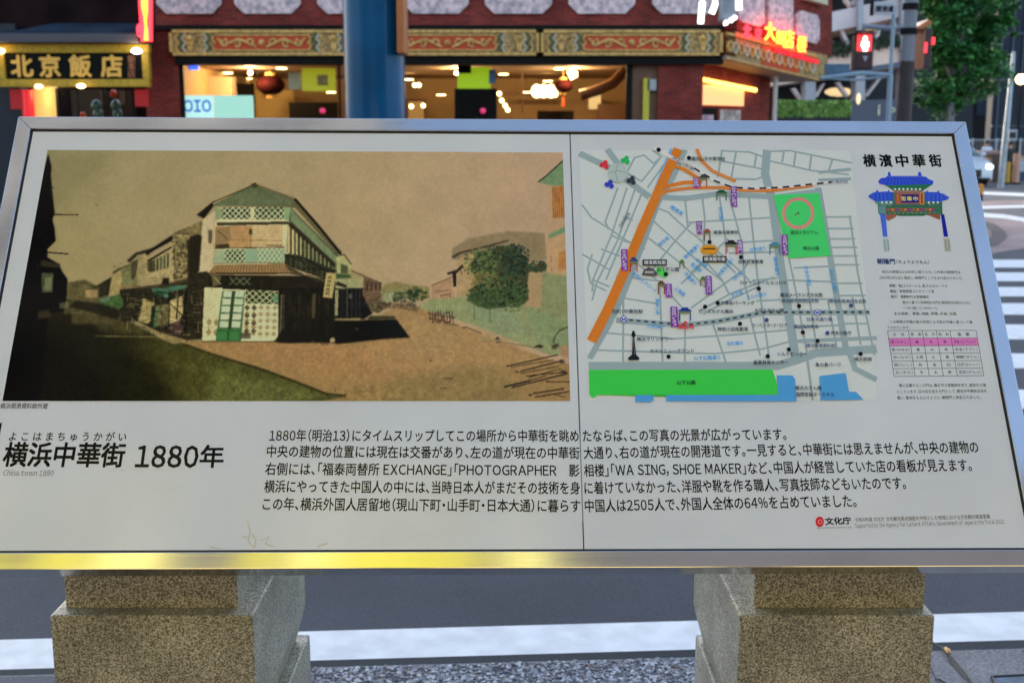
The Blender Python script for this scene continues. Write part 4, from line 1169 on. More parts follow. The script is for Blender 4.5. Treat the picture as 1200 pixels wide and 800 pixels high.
# positions: a true rectangle on the board
cb_ = [B(*c) for c in corn]
ul, ur = (cb_[0][0] + cb_[3][0]) / 2, (cb_[1][0] + cb_[2][0]) / 2
vt, vb = (cb_[0][1] + cb_[1][1]) / 2 , (cb_[2][1] + cb_[3][1]) / 2
Hq = homog([(0, 0), (1, 0), (1, 1), (0, 1)], cb_)
# the rectangle follows the four measured corners (within a few millimetres of square)
def apply(Hx, u, v_):
    w = Hx[2, 0] * u + Hx[2, 1] * v_ + Hx[2, 2]
    return (Hx[0, 0] * u + Hx[0, 1] * v_ + Hx[0, 2]) / w, (Hx[1, 0] * u + Hx[1, 1] * v_ + Hx[1, 2]) / w
bx = ul + (ur - ul) * gu; by = vt + (vb - vt) * gv
# sample the painting at the place the eye sees this point
Hb = np.linalg.inv(Hq)
su, sv = gu, gv
pxs, pys = apply(Hm, *[np.clip(a, 0, 1) for a in apply(Hb, bx, by)])
ix = np.clip((pxs - OX) * SC, 0, CW - 2); iy = np.clip((pys - OY) * SC, 0, CHh - 2)
x0_, y0_ = ix.astype(int), iy.astype(int); fx, fy = (ix - x0_)[..., None], (iy - y0_)[..., None]
smp = (cv[y0_, x0_] * (1 - fx) + cv[y0_, x0_ + 1] * fx) * (1 - fy) + (cv[y0_ + 1, x0_] * (1 - fx) + cv[y0_ + 1, x0_ + 1] * fx) * fy
sl = smp / 255.0
sl = np.where(sl <= 0.04045, sl / 12.92, ((sl + 0.055) / 1.055) ** 2.4) * np.array(PGAIN)
nv = (GU + 1) * (GV + 1)
co = np.zeros((nv, 3)); co[:, 0] = bx.ravel(); co[:, 1] = by.ravel(); co[:, 2] = 0.0004
idx = np.arange(nv).reshape(GV + 1, GU + 1)
q = np.stack([idx[1:, :-1], idx[1:, 1:], idx[:-1, 1:], idx[:-1, :-1]], -1).reshape(-1, 4)
me = bpy.data.meshes.new("old_photograph")
me.vertices.add(nv); me.vertices.foreach_set("co", co.ravel())
me.loops.add(q.size); me.loops.foreach_set("vertex_index", q.ravel())
me.polygons.add(len(q)); me.polygons.foreach_set("loop_start", np.arange(0, q.size, 4))
me.update(calc_edges=True)
at = me.color_attributes.new("ink", 'FLOAT_COLOR', 'POINT')
ca = np.ones((nv, 4)); ca[:, :3] = np.clip(sl.reshape(-1, 3), 0, .92); at.data.foreach_set("color", ca.ravel())
me.materials.append(M_ink)
o = bpy.data.objects.new("old_photograph", me); link(o, pl); OFF[o.name] = Vector((0, 0, 0))
o["label"] = "hand tinted old photograph of a street corner house"
# ------------------------------------------------------------------ the street map printed on the right panel
MT = lambda x, y: (670 + x / 2.5, 160 + y / 2.5)
BGc, RD, WT = (176, 188, 192), (128, 150, 158), (190, 196, 202)
p = Print(MT, z=0.0002)
p.poly([(22, 40), (815, 40), (893, 712), (893, 772), (50, 772)], BGc)
W_ = 5.5
for pts, w in (
 ([(30, 200), (58, 238), (110, 270), (160, 305), (215, 330)], W_), ([(205, 132), (160, 108), (185, 62), (212, 55), (240, 80), (262, 60), (236, 40)], W_),
 ([(205, 132), (262, 60)], W_), ([(222, 150), (285, 62)], W_), ([(162, 108), (185, 118), (172, 148)], W_),
 ([(135, 150), (98, 250), (108, 272)], W_), ([(162, 150), (116, 290), (62, 420), (60, 455)], W_), ([(186, 152), (132, 310), (72, 430), (60, 480)], W_),
 ([(206, 165), (150, 300), (100, 420)], W_), ([(150, 235), (180, 245)], W_), ([(116, 290), (170, 312)], W_), ([(30, 345), (62, 362), (112, 392)], W_),
 ([(60, 345), (46, 388), (56, 430), (100, 452)], W_), ([(62, 420), (110, 440)], W_), ([(86, 330), (140, 350)], W_),
 ([(240, 205), (282, 222), (332, 268), (380, 305)], W_), ([(352, 252), (300, 310), (226, 402)], W_), ([(228, 237), (310, 312), (400, 392), (442, 424)], W_),
 ([(205, 282), (282, 342), (332, 382), (392, 442)], W_), ([(332, 182), (340, 266)], W_), ([(382, 176), (390, 240), (386, 330)], W_), ([(432, 172), (456, 340)], W_),
 ([(340, 252), (580, 238)], W_), ([(460, 172), (498, 310), (508, 440), (520, 480)], W_), ([(518, 170), (545, 420), (572, 600), (578, 650)], W_),
 ([(346, 402), (458, 300)], W_), ([(320, 432), (432, 328)], W_), ([(350, 502), (502, 392), (522, 360)], W_), ([(180, 362), (262, 432), (322, 500)], W_),
 ([(130, 408), (262, 424)], W_), ([(133, 470), (252, 490)], W_), ([(152, 345), (150, 662)], W_), ([(258, 442), (266, 662)], W_), ([(332, 556), (331, 662)], W_),
 ([(412, 545), (452, 662)], W_), ([(520, 520), (552, 642)], W_), ([(60, 572), (300, 592), (482, 580), (640, 566)], W_), ([(60, 625), (152, 628), (420, 636), (560, 622), (640, 600)], W_),
 ([(592, 412), (462, 462), (372, 512)], W_), ([(546, 440), (460, 480), (385, 520)], W_), ([(460, 342), (602, 338)], W_), ([(528, 422), (602, 415)], W_), ([(540, 482), (612, 478)], W_), ([(500, 310), (590, 305)], W_),
 ([(420, 330), (480, 382), (520, 422)], W_), ([(388, 362), (440, 420), (460, 460)], W_), ([(372, 300), (420, 342), (480, 400)], W_),
 ([(636, 358), (650, 420), (690, 640)], W_), ([(650, 385), (765, 380)], W_), ([(610, 420), (770, 426)], W_), ([(690, 430), (720, 640)], W_), ([(622, 478), (780, 476)], W_), ([(750, 480), (780, 640)], W_), ([(640, 560), (800, 552)], W_), ([(650, 600), (800, 596)], W_),
 ([(745, 236), (820, 236)], W_), ([(752, 270), (826, 270)], W_), ([(756, 300), (830, 300)], W_), ([(760, 325), (836, 325)], W_), ([(764, 350), (838, 350)], W_),
 ([(768, 376), (842, 376)], W_), ([(776, 430), (852, 430)], W_), ([(784, 466), (860, 466)], W_), ([(796, 548), (870, 548)], W_), ([(802, 592), (886, 588)], W_),
 ([(814, 232), (838, 400), (862, 520), (886, 640)], W_), ([(822, 470), (846, 610)], W_),
 ([(580, 44), (640, 42), (720, 58), (820, 78)], W_), ([(580, 72), (700, 100), (812, 112)], W_), ([(622, 42), (616, 76)], W_), ([(656, 46), (650, 90)], W_), ([(702, 54), (696, 100)], W_), ([(764, 66), (752, 104)], W_),
 ([(436, 42), (520, 46), (572, 64)], W_), ([(436, 72), (560, 96)], W_), ([(482, 42), (466, 128)], W_), ([(440, 40), (428, 120)], W_), ([(542, 50), (534, 92)], W_), ([(462, 124), (540, 126), (566, 116)], W_), ([(290, 175), (560, 178)], 4),
 ):
    p.line(pts, w, RD)
for pts, w in (([(22, 50), (112, 92), (228, 178)], 20), ([(104, 38), (148, 98)], 19), ([(332, 40), (296, 120), (252, 195), (214, 300), (148, 470), (104, 560), (52, 650)], 16),
               ([(262, 178), (335, 182), (432, 168), (600, 178), (730, 160)], 18), ([(572, 40), (566, 110), (588, 190), (612, 380), (642, 560), (655, 648)], 24),
               ([(722, 150), (748, 300), (778, 480), (806, 640)], 18), ([(50, 672), (600, 672), (660, 654), (715, 634), (893, 622)], 26), ([(130, 538), (332, 553), (432, 541), (560, 516), (872, 515)], 17),
               ([(812, 630), (830, 680), (893, 712)], 17), ([(690, 655), (706, 772)], 7), ([(640, 600), (893, 590)], 12)):
    p.line(pts, w, RD)
p.line([(722, 106), (818, 96)], 10, RD); p.line([(722, 128), (818, 124)], 9, RD)
p.build("map_streets", pr_)
p = Print(MT, z=0.0013)
ORG, BLU, GRN = (206, 108, 30), (66, 138, 214), (50, 182, 66)
p.line([(292, 38), (262, 110), (236, 180)], 8, (96, 150, 200))
p.line([(312, 38), (286, 90), (252, 165), (205, 272), (150, 405), (104, 510), (58, 600), (46, 600)][:7], 27, ORG)
p.line([(290, 84), (330, 98), (378, 128)], 11, ORG); p.line([(252, 152), (330, 136), (380, 134)], 12, ORG)
p.line([(240, 182), (280, 160), (340, 152), (440, 150), (500, 158), (580, 160), (705, 144)], 10, (208, 112, 50)); p.line([(366, 38), (380, 72), (412, 102), (480, 132)], 10, (206, 116, 60))
p.poly([(590, 172), (724, 167), (758, 350), (634, 358)], (60, 186, 100))
p.ring(663, 226, 37, 47, (232, 120, 120)); p.dot(663, 226, 3, (60, 60, 60)); p.dot(656, 230, 3, (120, 60, 60))
p.poly([(50, 684), (588, 683), (600, 722), (604, 756), (538, 757), (530, 764), (512, 764), (504, 757), (372, 757), (362, 764), (345, 764), (335, 757), (74, 757), (64, 767), (52, 757)], GRN)
p.poly([(186, 757.5), (238, 757.5), (240, 772), (232, 778), (186, 778)], BLU)
p.poly([(276, 757.5), (604, 757.5), (600, 700), (646, 700), (654, 712), (658, 776), (276, 776)], BLU)
p.poly([(725, 702), (802, 693), (812, 748), (832, 748), (854, 771), (728, 773)], BLU)
p.poly([(252, 380), (286, 402), (270, 416), (246, 398)], (70, 190, 80))
# railway, dashed
p.line([(240, 36), (372, 102)], 12, (200, 206, 210))
p.line([(358, 94), (420, 132), (470, 150), (530, 154), (620, 150), (760, 135)], 7, (206, 210, 214))
p.line([(358, 94), (420, 132), (470, 150), (530, 154), (620, 150), (760, 135)], 6, (24, 26, 30), dash=(20, 14))
p.line([(168, 538), (332, 553), (432, 541), (560, 516), (872, 515)], 4.5, (30, 36, 46), dash=(11, 11))
p.dot(135, 108, 29, (150, 170, 172)); p.line([(135, 80), (128, 108), (135, 136)], 1.4, (90, 110, 116)); p.line([(107, 108), (135, 102), (163, 108)], 1.4, (90, 110, 116))
for (x, y), c in (((95, 85), (206, 44, 60)), ((157, 72), (30, 160, 90)), ((110, 142), (40, 56, 170)), ((174, 131), (44, 52, 58))):
    p.dot(x - 7, y, 7, c); p.dot(x + 6, y + 5, 7, c); p.dot(x + 3, y - 7, 7, c)
p.build("map_features", pr_)
# landmark icons
p = Print(MT, z=0.0022)
def gate_icon(x, y, w, h, roof, post):
    p.line([(x - w * .36, y), (x - w * .38, y + h)], 3.2, post); p.line([(x + w * .36, y), (x + w * .38, y + h)], 3.2, post)
    p.rect(x - w * .4, y - h * .1, x + w * .4, y + h * .18, (90, 110, 80))
    p.poly([(x - w * .5, y - h * .02), (x - w * .36, y - h * .22), (x + w * .36, y - h * .22), (x + w * .5, y - h * .02)], roof)
    p.poly([(x - w * .3, y - h * .2), (x - w * .2, y - h * .42), (x + w * .2, y - h * .42), (x + w * .3, y - h * .2)], roof)
for a in ((385, 124, 26, 26, (60, 50, 50), (150, 60, 50)), (438, 168, 36, 22, (20, 70, 56), (60, 80, 80)), (396, 283, 22, 24, (130, 60, 36), (90, 70, 60)), (466, 318, 40, 30, (34, 30, 34), (170, 40, 40)),
          (594, 322, 38, 26, (70, 120, 150), (60, 110, 140)), (181, 368, 26, 30, (50, 60, 110), (170, 40, 40)), (322, 370, 16, 18, (60, 110, 40), (110, 90, 80)), (384, 420, 18, 20, (70, 110, 40), (110, 90, 80)),
          (262, 436, 24, 28, (90, 60, 36), (120, 60, 50)), (331, 514, 42, 28, (28, 44, 130), (30, 44, 110))):
    keep = p; p = Print(MT, z=0.0024); gate_icon(*a); p.build("gate_icon", pr_); p = keep
p.poly([(376, 334), (384, 320), (420, 320), (428, 334), (420, 346), (384, 346)], (190, 130, 30)); p.rect(384, 328, 420, 333, (90, 60, 20))
p.poly([(205, 408), (210, 392), (226, 384), (240, 390), (252, 404), (246, 410)], (70, 72, 76)); p.rect(214, 396, 240, 402, (150, 150, 150))
p.poly([(176, 640), (178, 590), (174, 582), (178, 570), (182, 570), (187, 582), (183, 590), (188, 640), (198, 650), (196, 656), (166, 656), (164, 650)], (22, 24, 28))
p.line([(180, 590), (184, 640)], 1.3, (110, 114, 120))
for x, y, c in ((343, 65, 0), (403, 311, 0), (275, 405, 0), (547, 447, 0), (665, 498, 0), (817, 497, 1), (427, 489, 0), (390, 500, 0), (570, 539, 1), (676, 575, 0), (748, 577, 1), (719, 600, 0),
                (492, 550, 0), (283, 646, 0), (635, 625, 0), (573, 645, 0), (845, 638, 0), (495, 355, 0), (254, 41, 0)):
    p.dot(x, y, 6.3, ((16, 18, 24), (56, 72, 120))[c])
for x, y in ((152, 537), (719, 517)):
    p.dot(x, y, 10, (222, 226, 234)); p.ring(x, y, 8, 10, (40, 56, 160)); p.text("M", x - 5, y, x + 5, y, 12, (30, 48, 160), 0.04)
p.poly([(324, 549), (340, 549), (332, 541)], (206, 30, 40))
p.rect(207, 362, 278, 380, (22, 34, 38)); p.rect(383, 352, 453, 370, (22, 34, 38))
PUR = (106, 44, 150)
tags = ((355, 122, 372, 153, 2, "西陽門"), (465, 148, 484, 207, 3, "延平門(西)"), (364, 250, 382, 288, 2, "地久門"), (484, 305, 501, 343, 2, "善隣門"), (614, 289, 634, 348, 3, "玄武門(北)"), (144, 332, 164, 395, 3, "朱雀門(南)"),
        (273, 433, 294, 473, 3, "天長門"), (390, 410, 411, 464, 4, "市場通り門"), (288, 500, 311, 559, 4, "朝陽門(東)"))
for x0, y0, x1, y1, sk, tx in tags:
    t_ = Print(MT, z=0.0024); t_.poly([(x0, y0), (x1 - 2, y0), (x1, y1), (x0 + 2, y1)], PUR); t_.vtext(tx, (x0 + x1) / 2 - 1, y0 + 2, y1 - 2, 12, (214, 208, 232), 0.0, 2)
    t_.build("map_tag", pr_)
p.build("map_landmarks", pr_, kind="stuff")
p = Print(MT, z=0.0027)
p.text("横濱媽祖廟", 211, 371, 274, 371, 13, (224, 226, 230), 0.01); p.text("横濱關帝廟", 387, 361, 449, 361, 13, (224, 226, 230), 0.01)
Kk, Kb = (20, 22, 28), (46, 60, 96)
for t_, x0, x1, y, e, c in (("横浜山手中華学校", 350, 448, 68, 13, Kk), ("横濱中華學院", 414, 487, 283, 12, Kk), ("横浜スタジアム", 640, 720, 283, 12, (34, 90, 60)), ("横浜公園", 677, 723, 329, 12, (34, 84, 60)),
    ("山下町公園", 249, 313, 391, 13, Kk), ("ロイヤルホールヨコハマ", 493, 628, 430, 12, Kk), ("横浜ユーラシア文化館", 609, 733, 466, 13, Kk), ("横浜都市発展記念館", 613, 722, 483, 12, Kb), ("横浜市開港記念会館", 752, 861, 484, 12, Kb),
    ("中華街パーキング", 436, 535, 489, 13, Kk), ("ローズホテル横浜", 372, 472, 514, 13, Kk), ("みなとみらい線", 535, 620, 510, 12, Kk), ("日本大通り駅", 688, 762, 537, 12, Kb), ("元町・中華街駅", 117, 208, 514, 13, Kk),
    ("ラ・バンク・ド・ロア", 527, 630, 555, 12, Kk), ("横浜海岸教会", 649, 722, 558, 12, Kb), ("神奈川県庁", 758, 818, 577, 12, Kk), ("横浜開港資料館", 685, 770, 614, 12, Kb), ("神奈川芸術劇場", 426, 515, 566, 13, Kk),
    ("横浜マリンタワー", 190, 295, 595, 13, Kk), ("ホテルニューグランド", 229, 357, 630, 13, Kk), ("シルクセンター", 601, 688, 639, 13, Kk), ("産業貿易センター", 531, 633, 663, 13, Kk), ("象の鼻パーク", 713, 787, 670, 13, Kk),
    ("横浜税関", 826, 877, 654, 12, Kk), ("山下公園", 307, 361, 722, 13, Kk), ("横浜大さん橋", 653, 730, 738, 13, Kk), ("国際客船ターミナル", 656, 768, 757, 13, Kk), ("加賀町警察署", 487, 560, 369, 12, Kk)):
    p.text(t_, x0, y, x1, y, e, c, 0.009)
p.text("現在地", 310, 559, 357, 559, 15, (214, 34, 44), 0.02)
p.text("JR石川町駅", 292, 62, 358, 100, 12, Kk, 0.0); p.text("JR 関内駅", 752, 136, 808, 136, 11, Kb, 0.0)
p.text("元町商店街", 140, 268, 168, 226, 12, Kk, 0.0)
LB = (44, 134, 216)
for t_, x0, y0, x1, y1 in (("山下公園通り", 357, 651, 434, 649), ("本町通り", 452, 609, 500, 606), ("元町通り", 220, 556, 270, 560), ("開港道", 290, 208, 324, 230), ("長安道", 254, 322, 282, 298), ("西門通り", 434, 210, 438, 252),
    ("関帝廟通り", 330, 358, 370, 320), ("中山路", 364, 362, 395, 384), ("香港路", 350, 374, 378, 398), ("市場通り", 332, 402, 362, 434), ("中華街大通り", 430, 408, 470, 362), ("上海路", 302, 444, 330, 468),
    ("南門シルクロード", 178, 402, 246, 456), ("蘇州小路", 250, 478, 251, 524), ("北京小路", 470, 422, 496, 400), ("太平道", 466, 470, 498, 456), ("シルク通り", 512, 474, 568, 464), ("北門通り", 520, 336, 566, 330), ("南仲通り", 594, 356, 602, 410),
    ("日本大通り", 684, 384, 696, 440), ("みなと大通り", 758, 392, 772, 460)):
    p.text(t_, x0, y0, x1, y1, 12.5, LB, 0.012)
p.build("map_lettering", pr_)

# ------------------------------------------------------------------ right column: title, gate drawing, notes, table
GT = lambda x, y: (1000 + x / 6.155, 170 + y / 6.155)
p = Print(GT, z=0.0003)
for ch, x in (("横", 115), ("濱", 232), ("中", 350), ("華", 472), ("街", 590)):
    p.text(ch, x - 43, 113, x + 43, 113, 92, K, 0.03)
p.build("title", pr_, "five brush characters above the gate drawing")
p = Print(GT, z=0.0003)
BL1, BL2, BD, GN, BRN, GDc = (38, 66, 190), (58, 92, 210), (22, 32, 120), (40, 92, 70), (124, 74, 58), (196, 150, 70)
for x0, x1, x2, x3, c in ((192, 232, 214, 246, BL2), (630, 655, 652, 684, (20, 26, 140))):
    p.poly([(x0, 500), (x1, 500), (x3, 662), (x2, 662)], c)
p.poly([(212, 672), (252, 672), (264, 762), (222, 762)], (150, 170, 176)); p.poly([(648, 672), (692, 672), (706, 766), (664, 766)], (150, 156, 150))
for cx in (236, 674):
    for k in range(5): p.line([(cx - 18, 690 + k * 18), (cx + 20, 694 + k * 18)], 3, (90, 110, 110))
    p.line([(cx - 12, 680), (cx - 6, 762)], 3, (90, 110, 110)); p.line([(cx + 12, 680), (cx + 20, 762)], 3, (90, 110, 110))
p.poly([(176, 436), (640, 436), (644, 500), (540, 500), (500, 512), (330, 512), (280, 500), (182, 500)], GN)
p.poly([(236, 456), (600, 456), (604, 478), (238, 478)], (134, 62, 52))
p.poly([(236, 500), (320, 500), (300, 524), (250, 548), (236, 530)], (128, 80, 64)); p.poly([(520, 500), (626, 500), (626, 540), (600, 532), (560, 514)], (128, 74, 56))
for i in range(12): p.rect(246 + i * 30, 460, 262 + i * 30, 474, ((60, 110, 90), (176, 120, 60), (60, 70, 150))[i % 3])
for i in range(14): p.rect(190 + i * 32, 486, 208 + i * 32, 494, ((80, 130, 110), (150, 100, 60))[i % 2])
p.poly([(182, 440), (232, 440), (234, 496), (186, 496)], (80, 124, 130)); p.poly([(588, 440), (640, 440), (642, 492), (592, 492)], (46, 96, 70))
p.rect(272, 340, 542, 436, (60, 92, 82))
p.rect(300, 345, 335, 430, BRN); p.rect(478, 345, 512, 430, (176, 120, 60)); p.rect(335, 350, 480, 424, (150, 80, 60)); p.rect(345, 357, 470, 418, (26, 28, 110)); p.rect(312, 352, 326, 424, (160, 90, 50)); p.rect(486, 352, 500, 424, (110, 60, 50))
for ch, x in (("街", 362), ("華", 404), ("中", 448)): p.text(ch, x - 16, 388, x + 16, 388, 34, (214, 176, 96), 0.03)
p.poly([(225, 286), (575, 282), (520, 318), (500, 332), (290, 332), (262, 312)], (34, 100, 66))
p.rect(290, 330, 500, 346, (130, 100, 90))
for i in range(7): p.dot(300 + i * 30, 320, 8, (222, 224, 214))
p.poly([(178, 262), (200, 240), (232, 236), (248, 222), (250, 196), (262, 194), (272, 224), (466, 224), (468, 196), (484, 196), (494, 226), (526, 232), (540, 246), (578, 262), (572, 284), (240, 292), (186, 280)], BL1)
for i in range(24): p.line([(262 + i * 9.6, 234), (240 + i * 13.6, 286)], 2.2, BL2 if i % 2 else BD)
p.line([(250, 228), (500, 228)], 5, (90, 120, 220))
for pts in ([(108, 366), (140, 346), (164, 338), (170, 320), (182, 340), (248, 336), (252, 322), (264, 340), (284, 342), (282, 402), (160, 408), (112, 380)],
            [(512, 342), (528, 336), (530, 326), (540, 340), (602, 342), (612, 326), (622, 346), (652, 356), (690, 378), (684, 392), (620, 412), (520, 406)]):
    p.poly(pts, (40, 72, 186))
    xs = [q[0] for q in pts]
    for i in range(9):
        x = min(xs) + 40 + i * (max(xs) - min(xs) - 70) / 8
        p.line([(x, 350), (x + (x - (min(xs) + max(xs)) / 2) * .2, 400)], 2.2, (26, 44, 140) if i % 2 else (70, 104, 212))
p.poly([(150, 408), (284, 402), (284, 432), (180, 436)], (70, 120, 120)); p.poly([(520, 406), (640, 410), (640, 436), (520, 432)], (50, 100, 84))
for x in (206, 238, 270, 544, 576, 608): p.dot(x, 416, 8, (222, 224, 216))
p.build("gate_drawing", pr_, "drawing of a blue roofed Chinese gate")
# notes: written in picture coordinates
p = Print(z=0.0003)
N_ = lambda x, y: (1010 + x / 7.5, 290 + y / 7.5)
def nt_(body, x0, y0, x1, y1, em, c=(44, 46, 54), b=0.0):
    a, b_ = N_(x0, y0), N_(x1, y1)
    p.text(body, a[0], a[1], b_[0], b_[1], em / 7.5, c, b)
nt_("朝陽門", 134, 122, 290, 124, 50, (40, 60, 110), 0.03); nt_("（ちょうようもん）", 305, 126, 590, 130, 34, (40, 46, 64), 0.01)
nt_("初代の牌楼は1989年に建てられ、二代目の朝陽門は", 176, 214, 866, 218, 28); nt_("2003年2月1日に落成し、牌楼門として生まれ変わりました。", 152, 266, 888, 270, 28)
nt_("規模：幅12.0メートル、高さ13.5メートル", 240, 336, 752, 338, 28, K); nt_("構造：鉄骨鉄筋コンクリート造", 246, 384, 634, 386, 28, K); nt_("様式：清朝時代の宮殿様式", 254, 432, 588, 434, 28, K)
nt_("風水に基づく四神相応の門を東南西北の街の入口に", 358, 482, 956, 486, 28); nt_("一つずつ配している中の一つ。", 360, 532, 668, 534, 28); nt_("主な装飾：青龍、瑞獣、昇龍、彩画、瓦飾", 280, 580, 830, 582, 28)
nt_("この牌楼は中国の風水思想による街の守護に基づいて建", 246, 652, 970, 656, 28); nt_("てられています。", 222, 702, 420, 704, 28)
p.build("notes_text", pr_)
p = Print(z=0.0003)
TT = lambda x, y: (1010 + x / 7.06, 380 + y / 7.06)
tl, tr, br, bl_ = (212, 52), (944, 50), (1008, 424), (266, 430)
def q_(u, v):
    return TT((tl[0] * (1 - u) + tr[0] * u) * (1 - v) + (bl_[0] * (1 - u) + br[0] * u) * v, (tl[1] * (1 - u) + tr[1] * u) * (1 - v) + (bl_[1] * (1 - u) + br[1] * u) * v)
cs = (0, .235, .392, .55, .705, 1); rs = (0, .168, .333, .5, .667, .833, 1)
p.poly([q_(0, rs[1]), q_(1, rs[1]), q_(1, rs[2]), q_(0, rs[2])], (222, 108, 172))
for v in rs: p.line([q_(0, v), q_(1, v)], .55, (60, 62, 72))
for u in cs: p.line([q_(u, 0), q_(u, 1)], .55, (60, 62, 72))
rows = (("方　位", "季　節", "五　行", "色　彩", "聖　獣"), ("東（ひがし）", "春", "木", "青", "青龍（せいりゅう）"), ("南（みなみ）", "夏", "火", "赤", "朱雀（すざく）"), ("中（なか）", "土用", "土", "黄", "麒麟（きりん）"), ("西（にし）", "秋", "金", "白", "白虎（びゃっこ）"), ("北（きた）", "冬", "水", "黒", "玄武（げんぶ）"))
for j, row in enumerate(rows):
    vm = (rs[j] + rs[j + 1]) / 2
    for i, tx in enumerate(row):
        um = (cs[i] + cs[i + 1]) / 2; n = len(tx)
        hw = min((cs[i + 1] - cs[i]) * .42, .022 * n) if i in (0, 4) else .02 * n
        a, b_ = q_(um - hw, vm), q_(um + hw, vm)
        p.text(tx, a[0], a[1], b_[0], b_[1], 4.0, (60, 40, 70) if j == 1 else (50, 52, 60), 0.0)
p.build("table", pr_)
p = Print(z=0.0003)
def n2(body, x0, y0, x1, y1):
    a, b_ = TT(x0, y0), TT(x1, y1); p.text(body, a[0], a[1], b_[0], b_[1], 4.2, (34, 36, 44), 0.0)
n2("東に位置するこの門は、春を守る青龍神を祀り、朝気を大陽", 306, 505, 1026, 502); n2("としています。日の出を迎える門として、朝日が中華街全体を", 290, 556, 1032, 550); n2("覆い、繁栄をもたらすように、朝陽門と命名されました。", 292, 608, 984, 602)
p.build("notes_text", pr_)
# ------------------------------------------------------------------ far side of the street
YF = 28.0
M_brick = brick_mat("red_brick", (0.30, 0.036, 0.024), (0.17, 0.022, 0.018), (0.16, 0.07, 0.055))
M_dark = mat("dark_metal", (0.010, 0.009, 0.008), 0.6, spec=.1)
M_gold = mat("gold_relief", (0.66, 0.38, 0.11), 0.5, spec=.25, noise=0.3, nscale=9)
M_goldd = mat("dark_gold", (0.42, 0.27, 0.11), 0.6, spec=.15, noise=0.4, nscale=14)
M_red = mat("red_lacquer", (0.62, 0.085, 0.03), 0.5, spec=.2)
M_green = mat("green_lacquer", (0.14, 0.15, 0.07), 0.5, spec=.2)
M_cream = mat("cream_paint", (0.62, 0.54, 0.36), 0.5, spec=.2)
M_plaq = mat("white_marble_relief", (0.94, 0.68, 0.65), 0.6, spec=.15, color2=(0.42, 0.33, 0.34), noise=0.5, nscale=9, bump=1.0, bscale=22, detail=8)
M_soff = mat("soffit_paint", (0.30, 0.22, 0.19), 0.6)
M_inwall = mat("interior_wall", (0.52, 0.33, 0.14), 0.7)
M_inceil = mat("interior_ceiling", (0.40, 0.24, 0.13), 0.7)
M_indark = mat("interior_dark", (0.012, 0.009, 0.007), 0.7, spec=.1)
M_wood = mat("interior_wood", (0.16, 0.07, 0.03), 0.5)
M_glass = mat("window_glass", (0.9, 0.95, 0.95), 0.02, trans=1.0)
M_glass.node_tree.nodes["Principled BSDF"].inputs["IOR"].default_value = 1.05
M_lamp = mat("lamp_warm", (1, .9, .7), 0.5, emit=(1.0, 0.70, 0.30), es=2.2)
M_lampw = mat("lamp_white", (1, 1, 1), 0.5, emit=(1.0, 0.97, 0.88), es=2.5)
M_lamps = mat("lamp_string", (1, .8, .4), 0.5, emit=(1.0, 0.55, 0.07), es=1.1)
M_rneon = mat("neon_red", (1, .1, .1), 0.4, emit=(1.0, 0.02, 0.04), es=.7)
M_oneon = mat("neon_orange", (1, .4, .1), 0.4, emit=(1.0, 0.28, 0.02), es=1.0)
M_yneon = mat("neon_yellow", (1, .7, .1), 0.4, emit=(1.0, 0.42, 0.02), es=.9)

RX0, RX1 = PT(168, 60, YF).x, PT(847, 60, YF).x
ztop = 12.5
zf0, zf1 = PT(500, 66, YF).z, PT(500, 36, YF).z          # fascia
zl = PT(500, 76, YF).z                                    # lintel bottom
rest = thing("brick_restaurant", "red brick restaurant building with gilded fascia and white octagonal plaques across the street", "building", ((RX0 + RX1) / 2, YF, ROAD))
def px(x, Y=YF, y=60): return PT(x, y, Y).x
mb = MB()
mb.box(RX0, RX1, YF, YF + 0.4, zf1, ztop)
mb.box(RX0, RX1, YF + .02, YF + 0.4, zl, zf1)
mb.box(RX0, px(208), YF, YF + 0.4, ROAD, zl)
mb.box(px(772), px(825), YF, YF + 0.9, ROAD, zl)
mb.build("brick_wall", M_brick, rest)
MB().box(RX0 - .02, RX1 + .01, YF - 0.16, YF, PT(500, 36, YF).z, PT(500, 30.5, YF).z).build("ledge", M_dark, rest)
MB().box(px(206), RX1, YF - 0.12, YF, zl, zf0 - .003).build("lintel", M_dark, rest)
MB().box(px(208), px(772), YF - .02, YF + .4, ROAD, 0.75).build("sill_wall", M_brick, rest)

